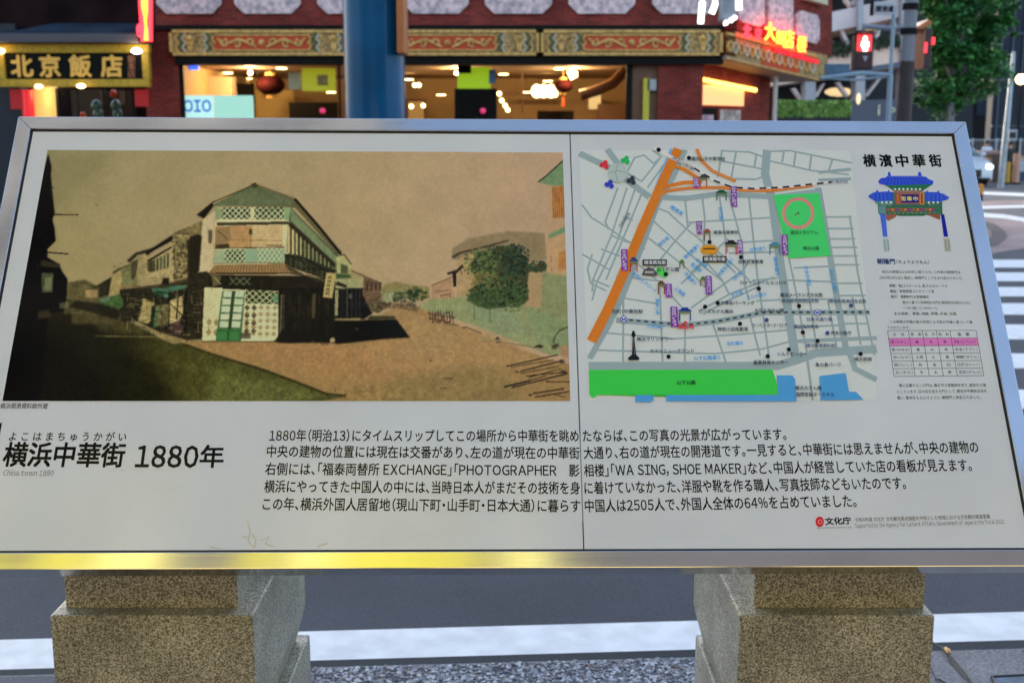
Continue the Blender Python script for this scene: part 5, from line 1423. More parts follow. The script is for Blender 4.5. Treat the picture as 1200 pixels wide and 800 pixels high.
def fascia(xa, xb, A=None, Bv=None, mirror=False):
    """gilded fascia panel between picture positions xa, xb at the facade"""
    P0 = Vector((px(xa), YF - .18, zf0)) if A is None else A
    P1 = Vector((px(xb), YF - .18, zf0)) if A is None else Bv
    H = zf1 - zf0; U = (P1 - P0); W = U.length; U = U / W
    nrm = Vector((U.y, -U.x, 0)).normalized()
    def q(u, v, d=0.0): return P0 + U * u + Vector((0, 0, v)) + nrm * d
    def strip(pts, w, d0, d1, mi, mb):
        for (a, b), (c, e) in zip(pts, pts[1:]):
            L = math.hypot(c - a, e - b) or 1; nx, ny = -(e - b) / L * w / 2, (c - a) / L * w / 2
            mb.hexa([q(a - nx, b - ny, d0), q(c - nx, e - ny, d0), q(c + nx, e + ny, d0), q(a + nx, b + ny, d0),
                     q(a - nx, b - ny, d1), q(c - nx, e - ny, d1), q(c + nx, e + ny, d1), q(a + nx, b + ny, d1)], mi)
    base = MB().hexa([q(0, 0, -.16), q(W, 0, -.16), q(W, H, -.16), q(0, H, -.16), q(0, 0, 0), q(W, 0, 0), q(W, H, 0), q(0, H, 0)])
    f = base.build("fascia_panel", M_goldd, rest)
    m = MB(); e = .035
    for a, b, c, d in ((0, e, W, e), (0, H - e, W, H - e), (e, 0, e, H), (W - e, 0, W - e, H)):
        strip([(a, b), (c, d)], .07, -.001, .05, 0, m)
    m.build("gilt_border", M_gold, f)
    m = MB(); cx = W / 2; hw = W * .27; y0, y1 = .12, H - .12; ym = H / 2
    pts = [(cx - hw + .06, y0), (cx + hw - .06, y0), (cx + hw, y0 + .1), (cx + hw - .09, ym), (cx + hw, y1 - .1), (cx + hw - .06, y1), (cx - hw + .06, y1), (cx - hw, y1 - .1), (cx - hw + .09, ym), (cx - hw, y0 + .1)]
    m.prism([q(a, b, .0) for a, b in pts], nrm * .025, 0)
    m.build("red_field", M_red, f)
    m = MB(); strip(pts + pts[:1], .035, .02, .055, 0, m)
    rr_ = random.Random(int(xa * 3))
    for s in (-1, 1):                                        # scrolling dragons in relief
        for k in range(3):
            x0 = cx + s * hw * (.22 + .27 * k); r = H * .16
            sp_ = [(x0 + s * (r * (1 - t / 9 * .7)) * math.cos(t * .75 + k), ym + (r * (1 - t / 9 * .7)) * 1.1 * math.sin(t * .75 + k) * (-1) ** k) for t in range(9)]
            strip(sp_, .05, .02, .06, 0, m)
        strip([(cx + s * hw * .1, ym - .1), (cx + s * hw * .45, ym + .09), (cx + s * hw * .75, ym - .06), (cx + s * hw * .88, ym + .1)], .05, .02, .065, 0, m)
    m.ball(q(cx, ym, .03), .075, n=10)
    m.build("gilt_scroll", M_gold, f)
    for s, j in ((-1, 0), (1, 1)):
        xo = cx + s * (hw + .12); sgn = -s; x2 = cx + s * (W / 2 - .12)
        for k in range(3):
            for zz, mi in (([(xo + s * k * .085 + sgn * (.09 if t % 2 else 0), .08 + (H - .16) * t / 4) for t in range(5)], k),
                           ([(x2 - s * k * .085 + sgn * (0 if t % 2 else .09), .08 + (H - .16) * t / 4) for t in range(5)], (2, 0, 1)[k])):
                m = MB(); strip(zz, .042, .0, .03 + .004 * k, 0, m)
                m.build("chevron", (M_green, M_cream, M_gold)[mi], f)
        m = MB(); xm_ = cx + s * (hw + W / 2) / 2 + s * .02      # winged mask between the bands
        m.prism([q(xm_ + a, b, .0) for a, b in ((-.03, .1), (.06, .1), (.09, .3), (.17, H - .14), (.03, H - .2), (-.13, H - .12), (-.08, .32))], nrm * .05)
        m.ball(q(xm_, ym + .1, .04), .08, n=8)
        m.build("gilt_mask", M_gold, f)
    return f
fascia(202, 416); fascia(418, 631.5); fascia(633.5, 845)
# white relief plaques with cut corners (all alike, each a mesh of its own)
x = 183 - 97 * 0
plq = [(184, 260), (275, 353), (372, 450), (473, 549), (568, 647), (666, 744), (764, 842)]
zp0, zp1 = PT(500, 17, YF).z, PT(500, -48, YF).z
for a, b in plq:
    x0, x1 = px(a, YF, 5), px(b, YF, 5); c = .22
    m = MB().prism([(x0 + c, YF, zp0), (x1 - c, YF, zp0), (x1 - .05, YF, zp0 + c * .75), (x1, YF, zp0 + c), (x1, YF, zp1 - c), (x1 - c, YF, zp1), (x0 + c, YF, zp1), (x0, YF, zp1 - c), (x0, YF, zp0 + c), (x0 + .05, YF, zp0 + c * .75)], (0, -.07, 0))
    m.build("octagonal_plaque", M_plaq, rest, bevel=0.02)
# angled wing to the right of the corner
WA = Vector((px(850), YF - .18, 0)); WBp = PT(958, 94.5, 30.6)
A0 = PT(850, 69, YF - .18); B0 = PT(958, 94.5, 30.6); A1 = PT(850, 38, YF - .18); B1 = PT(958, 66, 30.6)
wu = Vector((B0.x - A0.x, B0.y - A0.y, 0)).normalized(); wn_ = Vector((wu.y, -wu.x, 0))
def wq(x, y, d=0.0):                                       # point of the wing's face seen at x, y
    d_ = ray(x, y); o = Vector((0, 0, CAMZ)); P = A0 + wn_ * d
    t = (P - o).dot(wn_) / d_.dot(wn_)
    return o + d_ * t
def wquad(mb, pts, d0, d1, mi=0):
    mb.prism([wq(x, y, d0) for x, y in pts], wn_ * (d1 - d0), mi); return mb
wquad(MB(), [(850, 37), (962, 67), (962, -60), (850, -95)], -.45, -.12).build("brick_wall", M_brick, rest)
wf = wquad(MB(), [(850, 38), (958, 66), (958, 94.5), (850, 69)], -.3, 0).build("fascia_panel", M_goldd, rest, "fascia panel on the angled wing, glowing red under the neon")
m = MB()
wquad(m, [(850, 38), (958, 66), (958, 68.5), (850, 40.5)], .001, .05); wquad(m, [(850, 67), (958, 92.5), (958, 94.5), (850, 69)], .001, .05)
m.build("gilt_border", M_gold, wf)
wquad(MB(), [(892, 53), (935, 64), (935, 86), (892, 75.5)], .001, .03).build("red_field", M_red, wf)
m = MB()
for k in range(16):
    xx = 854 + k * 6.4; yy = 53.5 + (xx - 850) * .255
    for s in range(6):
        a0, a1 = s * 1.05 + k, s * 1.05 + 1.05 + k
        wquad(m, [(xx + 3.2 * math.cos(a0), yy + 7.5 * math.sin(a0)), (xx + 3.2 * math.cos(a1), yy + 7.5 * math.sin(a1)), (xx + 1.9 * math.cos(a1), yy + 5.6 * math.sin(a1)), (xx + 1.9 * math.cos(a0), yy + 5.6 * math.sin(a0))], .002, .06, k % 2)
m.build("gilt_scroll", [M_gold, M_cream], wf)
for pts in ([(863, -60), (893, -52), (893, 28), (887, 32), (866, 26), (862, 22)], [(899, -50), (926, -42), (926, 37), (922, 42), (901, 36), (897, 31)], [(932, 13), (957, 22), (957, 47), (953, 52), (932, 46), (930, 41)]):
    if pts[0][1] > 0: pts = [(936, 13), (954, 18), (957, 24), (957, 46), (953, 52), (934, 46), (930, 41), (930, 18)]
    wquad(MB(), pts, -.119, -.03).build("octagonal_plaque", M_plaq, rest)
wquad(MB(), [(938, 0), (962, 7), (962, 0), (938, -8)], -.1, .1).build("pale_coping", M_cream, rest)
# soffit under the wing, wall below, pipe
s0, s1, s2, s3 = wq(824, 66.5, -.05), wq(955, 97.5, -.05), None, None
mb = MB()
E1 = A0 + Vector((0, 0, -.02)); E2 = B0 + Vector((0, 0, -.02))
bk = -wn_ * 1.6
mb.hexa([E1 + bk, E2 + bk, E2, E1, E1 + bk + Vector((0, 0, .1)), E2 + bk + Vector((0, 0, .1)), E2 + Vector((0, 0, .1)), E1 + Vector((0, 0, .1))])
mb.build("soffit", M_soff, rest)
mb = MB()
C1, C2 = wq(823, 98, -1.5), wq(912, 115, -1.5)
W0 = Vector((px(824), YF + .5, 0)); W1 = W0 + wu * 3.4
hz = E1.z - .12
def wwall(u0, u1, z0, z1, mb, d=0.0, t=.1, mi=0):
    a = W0 + wu * u0 + wn_ * d; b = W0 + wu * u1 + wn_ * d
    mb.prism([Vector((a.x, a.y, z0)), Vector((b.x, b.y, z0)), Vector((b.x, b.y, z1)), Vector((a.x, a.y, z1))], -wn_ * t, mi); return mb
wwall(-.2, 3.0, ROAD, hz + 1.0, MB(), 0, .3).build("brick_wall", M_brick, rest)
wwall(0.0, 1.75, 2.18, 2.66, MB(), .08, .05).build("light_box", mat("orange_light_box", (1, .6, .3), .5, emit=(1.0, 0.34, 0.09), es=.28), rest)
mb = MB()
for k in range(15):
    a = W0 + wu * (.02 + k * .15) + wn_ * .14; mb.ball((a.x, a.y, 2.27 - k * .008), .062, n=8)
mb.build("bulb_string", M_lamps, rest, kind="stuff") if False else None
for k in range(15):
    a = W0 + wu * (.02 + k * .15) + wn_ * .14
    MB().ball((a.x, a.y, 2.76 - k * .013), .06, n=8).build("light_bulb", M_lamps, rest, smooth=True)
wwall(0.02, .75, ROAD, 2.12, MB(), .02, .02).build("door", M_indark, rest, "dark open doorway")
wwall(.85, 1.7, .9, 2.08, MB(), .03, .02).build("poster", mat("poster_paper", (.45, .36, .3), .6, noise=.5, nscale=5), rest)
wwall(.05, .55, .9, 1.95, MB(), .05, .02).build("poster", mat("pink_poster", (.55, .35, .42), .6, noise=.4, nscale=5), rest)
pp = PT(908, 120, 30.0)
MB().tube([(pp.x, 30.0, ROAD), (pp.x, 30.0, E2.z + .1)], .06, 10).build("downpipe", mat("pale_pipe", (.5, .5, .5), .5), rest, smooth=True)

# window frames and panes
for xa, xb in ((212, 300), (302, 395), (397, 466), (472, 534), (535, 644), (646, 735)):
    mb = MB(); mb.box(px(xa), px(xb), YF + .1, YF + .106, .75, zl)
    mb.build("window_pane", M_glass, rest)
mb = MB()
for xa, xb in ((208, 212), (395, 397), (466, 472), (735, 742)):
    MB().box(px(xa), px(xb), YF + .06, YF + .16, .75, zl).build("window_post", M_dark, rest)
MB().box(px(742), px(772), YF + .12, YF + .2, ROAD, zl).build("window_post", M_wood, rest, "brown panel beside the brick pillar")
# the dining room behind
ZC = zl + .05; rx0, rx1 = px(205), px(830)
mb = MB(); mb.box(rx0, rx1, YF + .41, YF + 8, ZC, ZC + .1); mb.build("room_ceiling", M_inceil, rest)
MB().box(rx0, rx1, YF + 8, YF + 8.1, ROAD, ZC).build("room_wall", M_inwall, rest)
MB().box(rx0, rx1, YF + .41, YF + 8, ROAD, ROAD + .06).build("room_floor", M_wood, rest)
MB().box(rx0 - .1, rx0, YF + .41, YF + 8.1, ROAD, ZC).build("room_wall", M_inwall, rest)
MB().box(rx1, rx1 + .1, YF + .95, YF + 8.1, ROAD, ZC).build("room_wall", M_inwall, rest)
def at_ceiling(x, y, z):
    P = GR(x, y, z); return P
lp = [(267, 85.5), (290.5, 92), (330, 80), (388, 108), (479, 93), (517, 111), (655, 80.5), (642, 95), (618, 108), (590, 87)]
for x, y in lp:
    P = GR(x, y, ZC - .015)
    if P.y > YF + 7.6 or P.y < YF: P = PT(x, y, YF + 5)
    MB().tube([(P.x, P.y, P.z - .02), (P.x, P.y, P.z)], .13, 14).build("ceiling_light", M_lamp, rest)
for x, y in ((303, 98), (331, 102), (486, 100), (491, 100), (482, 125), (496, 124), (578, 110), (585, 110), (588, 118), (592, 124), (595, 129), (650, 110)):
    P = PT(x, y, YF + 4); MB().ball(P, .06, n=8).build("wall_lamp", M_lamp, rest, smooth=True)
for i, (xw, yw) in enumerate(((-6.6, YF + 2.2), (-1.4, YF + 2.4), (1.6, YF + 2.4))):
    ld = bpy.data.lights.new("room_lamp", 'POINT'); ld.energy = 40; ld.color = (1.0, .66, .32); ld.shadow_soft_size = .05
    lo = bpy.data.objects.new("room_lamp", ld); col.objects.link(lo); lo.location = (xw, yw, ZC - .12)
def inside(name, x0, y0, x1, y1, Y, dep, m, label=None):
    return pbox(MB(), x0, y0, x1, y1, Y, dep).build(name, m, rest, label)
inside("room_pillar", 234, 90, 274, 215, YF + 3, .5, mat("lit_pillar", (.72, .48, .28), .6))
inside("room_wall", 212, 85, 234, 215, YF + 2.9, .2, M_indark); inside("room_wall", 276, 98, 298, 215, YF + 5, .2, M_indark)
inside("room_wall", 300, 106, 345, 215, YF + 6, .2, mat("yellow_lit_wall", (.75, .5, .16), .6))  # yellow lamplight on this wall is put into its colour
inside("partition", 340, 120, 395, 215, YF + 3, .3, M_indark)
inside("yellow_poster", 354, 80, 393, 107, YF + .5, .04, mat("yellow_poster", (.40, .37, .02), .5, emit=(.8, .75, .02), es=.07))
inside("white_poster", 338, 85, 353, 105, YF + .6, .04, M_cream)
inside("poster_figure", 372, 88, 384, 100, YF + .46, .03, M_goldd)
inside("blue_light", 216, 75, 232, 82, YF + 1.2, .1, mat("blue_lamp", (.1, .2, 1), .5, emit=(.03, .12, 1.0), es=.4))
inside("lime_sign", 536, 79, 575, 104, YF + .5, .05, mat("lime_sign", (.28, .42, .01), .5, emit=(.55, .8, .01), es=.10))
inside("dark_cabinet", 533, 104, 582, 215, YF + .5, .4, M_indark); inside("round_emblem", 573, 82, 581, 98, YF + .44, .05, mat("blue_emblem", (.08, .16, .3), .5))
inside("dark_cabinet", 536, 74, 552, 86, YF + .42, .06, M_indark)
for x, y in ((378, 130), (566, 130)):
    P = PT(x, y, YF + .4); MB().ball(P, .075, .05, .07, n=10).build("pink_lamp", mat("pink_lamp", (1, .1, .3), .5, emit=(1, .03, .12), es=.12), rest, smooth=True)
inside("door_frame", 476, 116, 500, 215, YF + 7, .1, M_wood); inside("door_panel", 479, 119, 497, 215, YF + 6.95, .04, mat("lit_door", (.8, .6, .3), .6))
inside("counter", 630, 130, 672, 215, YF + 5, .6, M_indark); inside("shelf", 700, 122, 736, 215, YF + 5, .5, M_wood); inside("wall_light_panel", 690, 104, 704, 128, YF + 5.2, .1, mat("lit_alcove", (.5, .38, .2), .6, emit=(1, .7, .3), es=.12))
inside("beam", 584, 108, 660, 111, YF + 6, .2, M_wood); inside("hanging_rod", 611, 78, 613, 132, YF + 4, .04, M_wood)
inside("yellow_banner", 753, 92, 760, 215, YF - .02, .1, mat("yellow_banner", (.6, .5, .04), .5))
inside("grey_plaque", 759, 93, 769, 106, YF - .02, .1, mat("grey_plaque", (.4, .4, .38), .5))
mb = MB(); mb.tube([PT(680, 112, YF + 2), PT(700, 106, YF + 2), PT(718, 98, YF + 2), PT(733, 82, YF + 2)], .14, 10)
mb.build("air_duct", M_wood, rest, smooth=True)
mb = MB(); mb.tube([PT(668, 82, YF + 1.5), PT(673, 92, YF + 1.5)], .1, 10); mb.build("spot_lamp", M_lamp, rest, smooth=True)
for x in (629, 637, 646): MB().ball(PT(x, 107, YF + 3), .14, .14, .17, n=12).build("chandelier_globe", M_lamp, rest, smooth=True)
MB().ball(PT(650, 110, YF + 3), .09, n=10).build("chandelier_globe", M_lamp, rest, smooth=True)
def lantern(x, y, Y, r, label, tassel=True):
    P = PT(x, y, Y)
    t_ = thing("paper_lantern", label, "lantern", tuple(P + Vector((0, 0, -r))))
    mb = MB(); mb.ball(P, r * 1.25, r * 1.25, r * .85, n=18); mb.build("lantern_body", mat("lantern_red", (.028, .002, .002), .8, spec=.1), t_, smooth=True)
    mb = MB(); mb.tube([P + Vector((0, 0, r * .8)), P + Vector((0, 0, r * 1.05))], r * .45, 12); mb.tube([P - Vector((0, 0, r * .8)), P - Vector((0, 0, r * 1.05))], r * .45, 12)
    mb.tube([P + Vector((0, 0, r)), (P.x, P.y, max(ZC, P.z + r))], r * .05, 6); mb.build("gold_cap", M_gold, t_)
    if tassel:
        mb = MB(); mb.tube([P - Vector((0, 0, r * 1.0)), P - Vector((0, 0, r * 2.6))], [r * .08, r * .2], 8); mb.build("tassel", M_red, t_)
lantern(317, 100, YF + 3, .3, "round dark red lantern behind the left restaurant window", False)
lantern(660, 101, YF + 3, .2, "red lantern with tassel beside the glowing chandelier")
# light screens standing in the left window
scr = thing("display_screen", "pale cyan lit shop display with blue ring letters in the left window", "display", tuple(PT(255, 137, YF + .3)))
M_scr = mat("cyan_screen", (.3, .45, .42), .4, emit=(.50, .80, .74), es=.24)
pbox(MB(), 213, 112, 250, 150, YF + .3, .05).build("screen", M_scr, scr); pbox(MB(), 251, 112, 297, 150, YF + .3, .05).build("screen", mat("teal_screen", (.25, .4, .35), .4, emit=(.40, .74, .60), es=.2), scr)
mb = MB(); P = PT(215, 131, YF + .29)
text3d(mb, "OIO", P, (1, 0, 0), (0, 0, 1), .36, depth=.01, bold=.03, width=.66)
mb.build("screen_lettering", mat("screen_blue", (.02, .15, .6), .5, emit=(.02, .2, .8), es=.1), scr)
# ------------------------------------------------------------------ left neighbour: restaurant with the gold framed name board
YL = 27.3
M_dbrown = mat("dark_brown_wall", (0.014, 0.006, 0.006), 0.8, spec=.08, noise=0.4, nscale=2)
lf = thing("left_restaurant", "dark brown restaurant front with grey canopy left of the brick building", "building", (PT(85, 100, YL).x, YL + .5, ROAD))
xl0, xl1 = PT(-160, 60, YL).x, PT(169, 60, YL).x
mb = MB(); mb.box(xl0, xl1 - .02, YL + .7, YL + 1.1, PT(80, 52, YL).z, 12.5)
mb.build("upper_wall", M_dbrown, lf)
MB().box(xl0, xl1 - .02, YL + 6.5, YL + 6.7, ROAD, 4.0).build("back_wall", M_dbrown, lf)
MB().box(xl0, PT(12, 100, YL).x, YL + .5, YL + 1.0, ROAD, 4.0).build("side_wall", mat("night_blue_wall", (.008, .012, .02), .6), lf)
M_can = mat("grey_canopy", (0.11, 0.10, 0.105), 0.6, spec=.15); M_canb = mat("blue_grey_roof", (0.028, 0.042, 0.062), 0.5, spec=.2, noise=.4, nscale=1.5)
pbox(MB(), -60, 39.5, 162, 50, YL - .3, 1.0).build("canopy_edge", M_can, lf, bevel=.02)
z0, z1 = PT(80, 39.5, YL - .25).z, PT(80, 27, YL + .6).z
mb = MB()
for i in range(12):
    a, b = -60 + i * 18.5, -60 + (i + 1) * 18.5
    sag = lambda q: .17 * max(0, min(1, (45 - q) / 40.0))
    xa, xb = PT(a, 35, YL).x, PT(b, 35, YL).x
    mb.hexa([(xa, YL - .2, z0 - .01), (xb, YL - .2, z0 - .01), (xb, YL + .7, z0 - .01), (xa, YL + .7, z0 - .01), (xa, YL - .2, z0 + .02), (xb, YL - .2, z0 + .02), (xb, YL + .69, z1 - sag(b)), (xa, YL + .69, z1 - sag(a))])
mb.build("canopy_roof", M_canb, lf)
# the name board: a thing that hangs on the front
nb = thing("name_board", "gold framed black name board with four large golden characters", "sign", (PT(85, 78, YL).x, YL, PT(85, 102, YL).z))
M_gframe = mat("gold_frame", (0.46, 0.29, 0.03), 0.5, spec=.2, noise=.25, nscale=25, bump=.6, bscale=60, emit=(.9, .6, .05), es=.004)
M_blk = mat("black_lacquer", (0.006, 0.007, 0.006), 0.5, spec=.08)
MB_ = pbox(MB(), 5, 62, 167, 93, YL + .02, .1).build("board_face", M_blk, nb)
for r_ in ((-8, 52, 174.5, 62), (-8, 93, 174.5, 102), (-8, 62.2, 5, 92.8), (166.5, 62.2, 174.5, 92.8)):
    pbox(MB(), *r_, YL - .06, .18).build("frame_bar", M_gframe, nb, bevel=.012)
M_gch = mat("gold_lettering", (0.62, 0.36, 0.08), 0.5, spec=.2, emit=(1, .58, .1), es=.035)  # brightness of the lamplit gilding put in as a faint glow
for ch, x, s in (("北", 25.5, .52), ("京", 58.5, .52), ("飯", 94, .52), ("店", 131, .52)):
    P = PT(x, 77.5, YL - .03); mb = MB()
    text3d(mb, ch, P - Vector((s * .5, 0, s * .38)), (1, 0, 0), (0, 0, 1), s, depth=.03, bold=.035)
    mb.build("golden_character", M_gch, nb)
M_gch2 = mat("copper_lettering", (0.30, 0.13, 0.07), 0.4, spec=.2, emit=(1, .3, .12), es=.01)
for ch, y in (("新", 69.5), ("本", 78), ("店", 86.5)):
    P = PT(154, y, YL - .03); mb = MB(); s = .19
    text3d(mb, ch, P - Vector((s * .5, 0, s * .38)), (1, 0, 0), (0, 0, 1), s, depth=.02, bold=.01)
    mb.build("small_character", M_gch2, nb)
# spot lamps over and under the name board
for (x, y, r), lab in (((160, 60, .12), "white oval spot lamp over the right end of the golden name board"), ((-1, 60, .13), "warm spot lamp over the left end of the golden name board"),
                       ((45.5, 101.5, .09), "small warm lamp under the first golden character"), ((95, 101, .1), "small warm lamp under the third golden character")):
    P = PT(x, y, YL - .25)
    t_ = thing("spot_lamp", lab, "lamp", tuple(P), "spot lamps round the golden name board")
    MB().ball(P, r, r * .8, r * .5, n=14).build("lamp_glass", M_lamp if y > 70 or x < 0 else M_lampw, t_, smooth=True)
    MB().tube([P + Vector((0, .03, .02)), P + Vector((0, .26, .05))], .02, 6).build("lamp_arm", M_dark, t_)
ld = bpy.data.lights.new("board_lamp", 'POINT'); ld.energy = 1.2; ld.color = (1, .8, .45); ld.shadow_soft_size = .08
lo = bpy.data.objects.new("board_lamp", ld); col.objects.link(lo); lo.location = PT(158, 57, YL - .4)
# entrance below: lit column, red column, banners, glass
t_ = lf
def lpart(name, x0, y0, x1, y1, Y, dep, m, label=None): return pbox(MB(), x0, y0, x1, y1, Y, dep).build(name, m, lf, label)
M_redban = mat("red_banner", (.30, .008, .010), .6, emit=(1, .01, .015), es=.03)
for x0, x1, y1, lab in ((12, 27, 128, "red banner hanging at the left end of the entrance under the name board"), (158, 174, 125, "red banner hanging at the right end of the entrance under the name board")):
    o = pbox(MB(), x0, 105, x1, y1, YL + .2, .03).build("red_banner", M_redban, tag=(lab, "banner", "red banners under the name board"))
P = PT(33, 120, YL + .3)
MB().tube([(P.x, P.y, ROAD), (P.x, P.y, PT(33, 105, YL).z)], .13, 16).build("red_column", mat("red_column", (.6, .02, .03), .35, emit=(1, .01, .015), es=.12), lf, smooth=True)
P = PT(54, 120, YL + .9)
MB().tube([(P.x, P.y, ROAD), (P.x, P.y, PT(54, 103, YL + .9).z)], .26, 24).build("lit_column", mat("lit_column", (.55, .36, .12), .45, emit=(1, .60, .16), es=.16), lf, smooth=True)  # lamplight on the column put in as a glow of its own
for x0, x1 in ((70, 92), (94, 123), (125, 157)):
    lpart("entrance_pane", x0, 105, x1, 215, YL + .62, .02, M_glass)
for x0, x1 in ((68, 70), (92, 94), (123, 125), (157, 160)):
    lpart("entrance_post", x0, 104, x1, 215, YL + .6, .08, M_dark)
M_teal = mat("teal_vase", (.06, .16, .15), .35); M_bei = mat("beige_panel", (.22, .17, .12), .6)
lpart("back_panel", 86, 105, 122, 215, YL + 4, .1, mat("dim_panel", (.10, .075, .05), .6)); lpart("back_panel", 125, 106, 158, 215, YL + 4.4, .1, mat("dim_panel2", (.06, .05, .04), .6))
for x, y in ((113, 124), (136, 124), (115, 134), (138, 134)):
    MB().ball(PT(x, y, YL + 2), .12, .12, .15, n=12).build("green_vase", M_teal, lf, smooth=True)
for x in (118, 140): lpart("wall_strip", x, 106, x + 5, 122, YL + 3.5, .05, M_bei)
for x, y in ((97, 136), (133, 110)): MB().ball(PT(x, y, YL + 2), .1, n=8).build("red_flower", M_red, lf)
P = PT(54, 104, YL); ld = bpy.data.lights.new("entrance_lamp", 'POINT'); ld.energy = 4; ld.color = (1, .65, .3); ld.shadow_soft_size = .1
lo = bpy.data.objects.new("entrance_lamp", ld); col.objects.link(lo); lo.location = (P.x, YL + .35, P.z - .1)

# upright neon sign between the two restaurants
ns_ = thing("neon_sign", "upright red and orange neon sign between the two restaurants", "neon sign", tuple(PT(172, 52, 26.9)))
a0, a1 = PT(161, -40, 26.9), PT(169, 51, 26.9); b0, b1 = PT(178, -40, 26.9), PT(178, 51, 26.9)
def slab4(p, q, r, s, dep, m, name, par): MB().prism([p, q, r, s], (0, dep, 0)).build(name, m, par)
slab4(a0, b0, b1, a1, .25, M_dark, "sign_case", ns_)
e = Vector((0, -.03, 0))
MB().tube([PT(163, -40, 26.9) + e, PT(166, 10, 26.9) + e, PT(168.5, 49, 26.9) + e], .052, 10).build("red_tube", M_rneon, ns_)
MB().tube([PT(176.5, -40, 26.9) + e, PT(176.5, 49, 26.9) + e], .052, 10).build("red_tube", M_rneon, ns_)
MB().tube([PT(168, -40, 26.9) + e, PT(170, 10, 26.9) + e, PT(172.5, 48, 26.9) + e], .075, 10).build("orange_tube", M_oneon, ns_)
MB().ball(PT(163.5, 36, 26.85), .07, .05, .15, n=10).build("red_globe", M_rneon, ns_)

# red neon characters on the wing's roof edge
nn = thing("neon_lettering", "row of glowing red and yellow neon characters above the angled fascia", "neon sign", tuple(wq(905, 62, .2)))
mb = MB(); wquad(mb, [(905, 60), (957, 75), (957, 71), (905, 56)], .05, .12); mb.build("red_glow_strip", mat("red_glow", (.5, .01, .02), .5, emit=(1, .01, .03), es=.22), nn)  # strip added for the red glow of the neon along the fascia
zup = Vector((0, 0, 1))
def wtext(ch, x, y, s, m, d, name="neon_character", bold=.02):
    P = wq(x, y, d); mb = MB()
    text3d(mb, ch, P - wu * s * .5 - zup * s * .38, wu, zup, s, depth=.03, bold=bold); mb.build(name, m, nn)
for ch, x, y, s in (("大", 903, 37, .46), ("飯", 915, 44, .34), ("店", 925, 46, .46), ("楼", 940, 52, .40)):
    wtext(ch, x, y, s * 1.12, M_rneon, .16, bold=.05); wtext(ch, x, y, s, M_yneon, .22)
for ch, x, y, s in (("北", 876, 37, .34), ("京", 889, 40, .30)): wtext(ch, x, y, s, M_rneon, .2)

# ------------------------------------------------------------------ lantern lamp hanging at the corner
hl = thing("street_lantern", "glaring white street lantern in a grey housing at the restaurant corner", "street lamp", tuple(PT(845, 30, 24)))
M_grey = mat("grey_paint", (.22, .24, .28), .45); M_galv = mat("galvanised", (.36, .40, .44), .4, metal=.4, noise=.15, nscale=6)
M_glare = mat("lantern_glow", (1, 1, 1), .5, emit=(1.0, 1.0, .93), es=.6)
pbox(MB(), 846, -30, 863, 25, 24, .4).build("housing", M_grey, hl, bevel=.03)
for pts in ([(838, -30), (838, 6), (834, 16)], [(823, 2), (821, 28)], [(865, -30), (866, 12)]):
    MB().tube([PT(x, y, 24) for x, y in pts], .06, 10).build("light_tube", M_glare, hl, smooth=True)
for x, y in ((851, 27), (857, 24), (861, 21)): MB().ball(PT(x, y, 23.9), .05, n=8).build("light_dot", M_glare, hl)
MB().tube([PT(855, -30, 24.4), PT(855, -120, 24.4)], .06, 8).build("hanger", M_grey, hl)

# ------------------------------------------------------------------ the blue gate column
YG = 14.6
M_blue = mat("blue_column_paint", (0.001, 0.085, 0.20), 0.25, spec=.16, noise=.2, nscale=1.2, coat=.10)
gx0, gx1 = PT(399, 100, YG).x, PT(471.5, 100, YG).x
gc = thing("gate_column", "thick glossy blue column of the gate rising behind the board", "gate column", ((gx0 + gx1) / 2, YG + .4, ROAD))
rg = (gx1 - gx0) / 2
MB().tube([((gx0 + gx1) / 2, YG + rg, ROAD + .8), ((gx0 + gx1) / 2, YG + rg, 2.2), ((gx0 + gx1) / 2, YG + rg, 9)], rg, 64).build("shaft", M_blue, gc, smooth=True)
mb = MB(); cxg = (gx0 + gx1) / 2; mb.box(cxg - .62, cxg + .62, YG - .2, YG + 1.0, ROAD, ROAD + .45); mb.tube([(cxg, YG + rg, ROAD + .45), (cxg, YG + rg, ROAD + .6), (cxg, YG + rg, ROAD + .8)], [.58, .55, .42], 40)
mb.build("stone_base", M_gran, gc, bevel=.01)
br_ = pbox(MB(), 464, -60, 473.5, 63, YG - .05, .5)
br_.build("orange_board", mat("orange_lacquer", (.50, .155, .045), .45, noise=.1, nscale=3), gc, "orange lacquered board fixed to the column's right side", bevel=.02)

# ------------------------------------------------------------------ parking garage
YP = 62.0
M_deck = mat("mauve_concrete", (.66, .54, .52), .8, noise=.12, nscale=.6); M_deckp = mat("pink_concrete", (.84, .58, .45), .8, noise=.1, nscale=.5)
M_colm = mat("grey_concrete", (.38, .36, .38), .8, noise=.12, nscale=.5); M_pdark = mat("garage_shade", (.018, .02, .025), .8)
pg = thing("parking_garage", "open multi storey car park with pink and mauve decks behind the signal", "building", (PT(1005, 140, YP).x, YP, ROAD))
def sl_(name, pts, dep, m, Y=YP, par=pg, label=None):
    return MB().prism([PT(x, y, Y) for x, y in pts], (0, dep, 0)).build(name, m, par, label)
sl_("deck", [(880, 33), (1110, -8), (1110, -30), (880, 12)][::-1], 6, M_deck) if False else None
sl_("deck", [(880, 58), (1110, 8), (1110, -14), (880, 34)], 14, M_deck)
sl_("deck", [(880, 104), (1110, 72), (1110, 36), (880, 84)], 14, M_deckp, label="pink lower deck")
sl_("deck", [(880, -20), (1110, -60), (1110, -90), (880, -50)], 14, M_deck)
sl_("ramp_edge", [(940, 94), (1060, 78), (1060, 72), (940, 90)], 1.0, mat("blue_grey_edge", (.08, .10, .14), .6), Y=YP - .5)
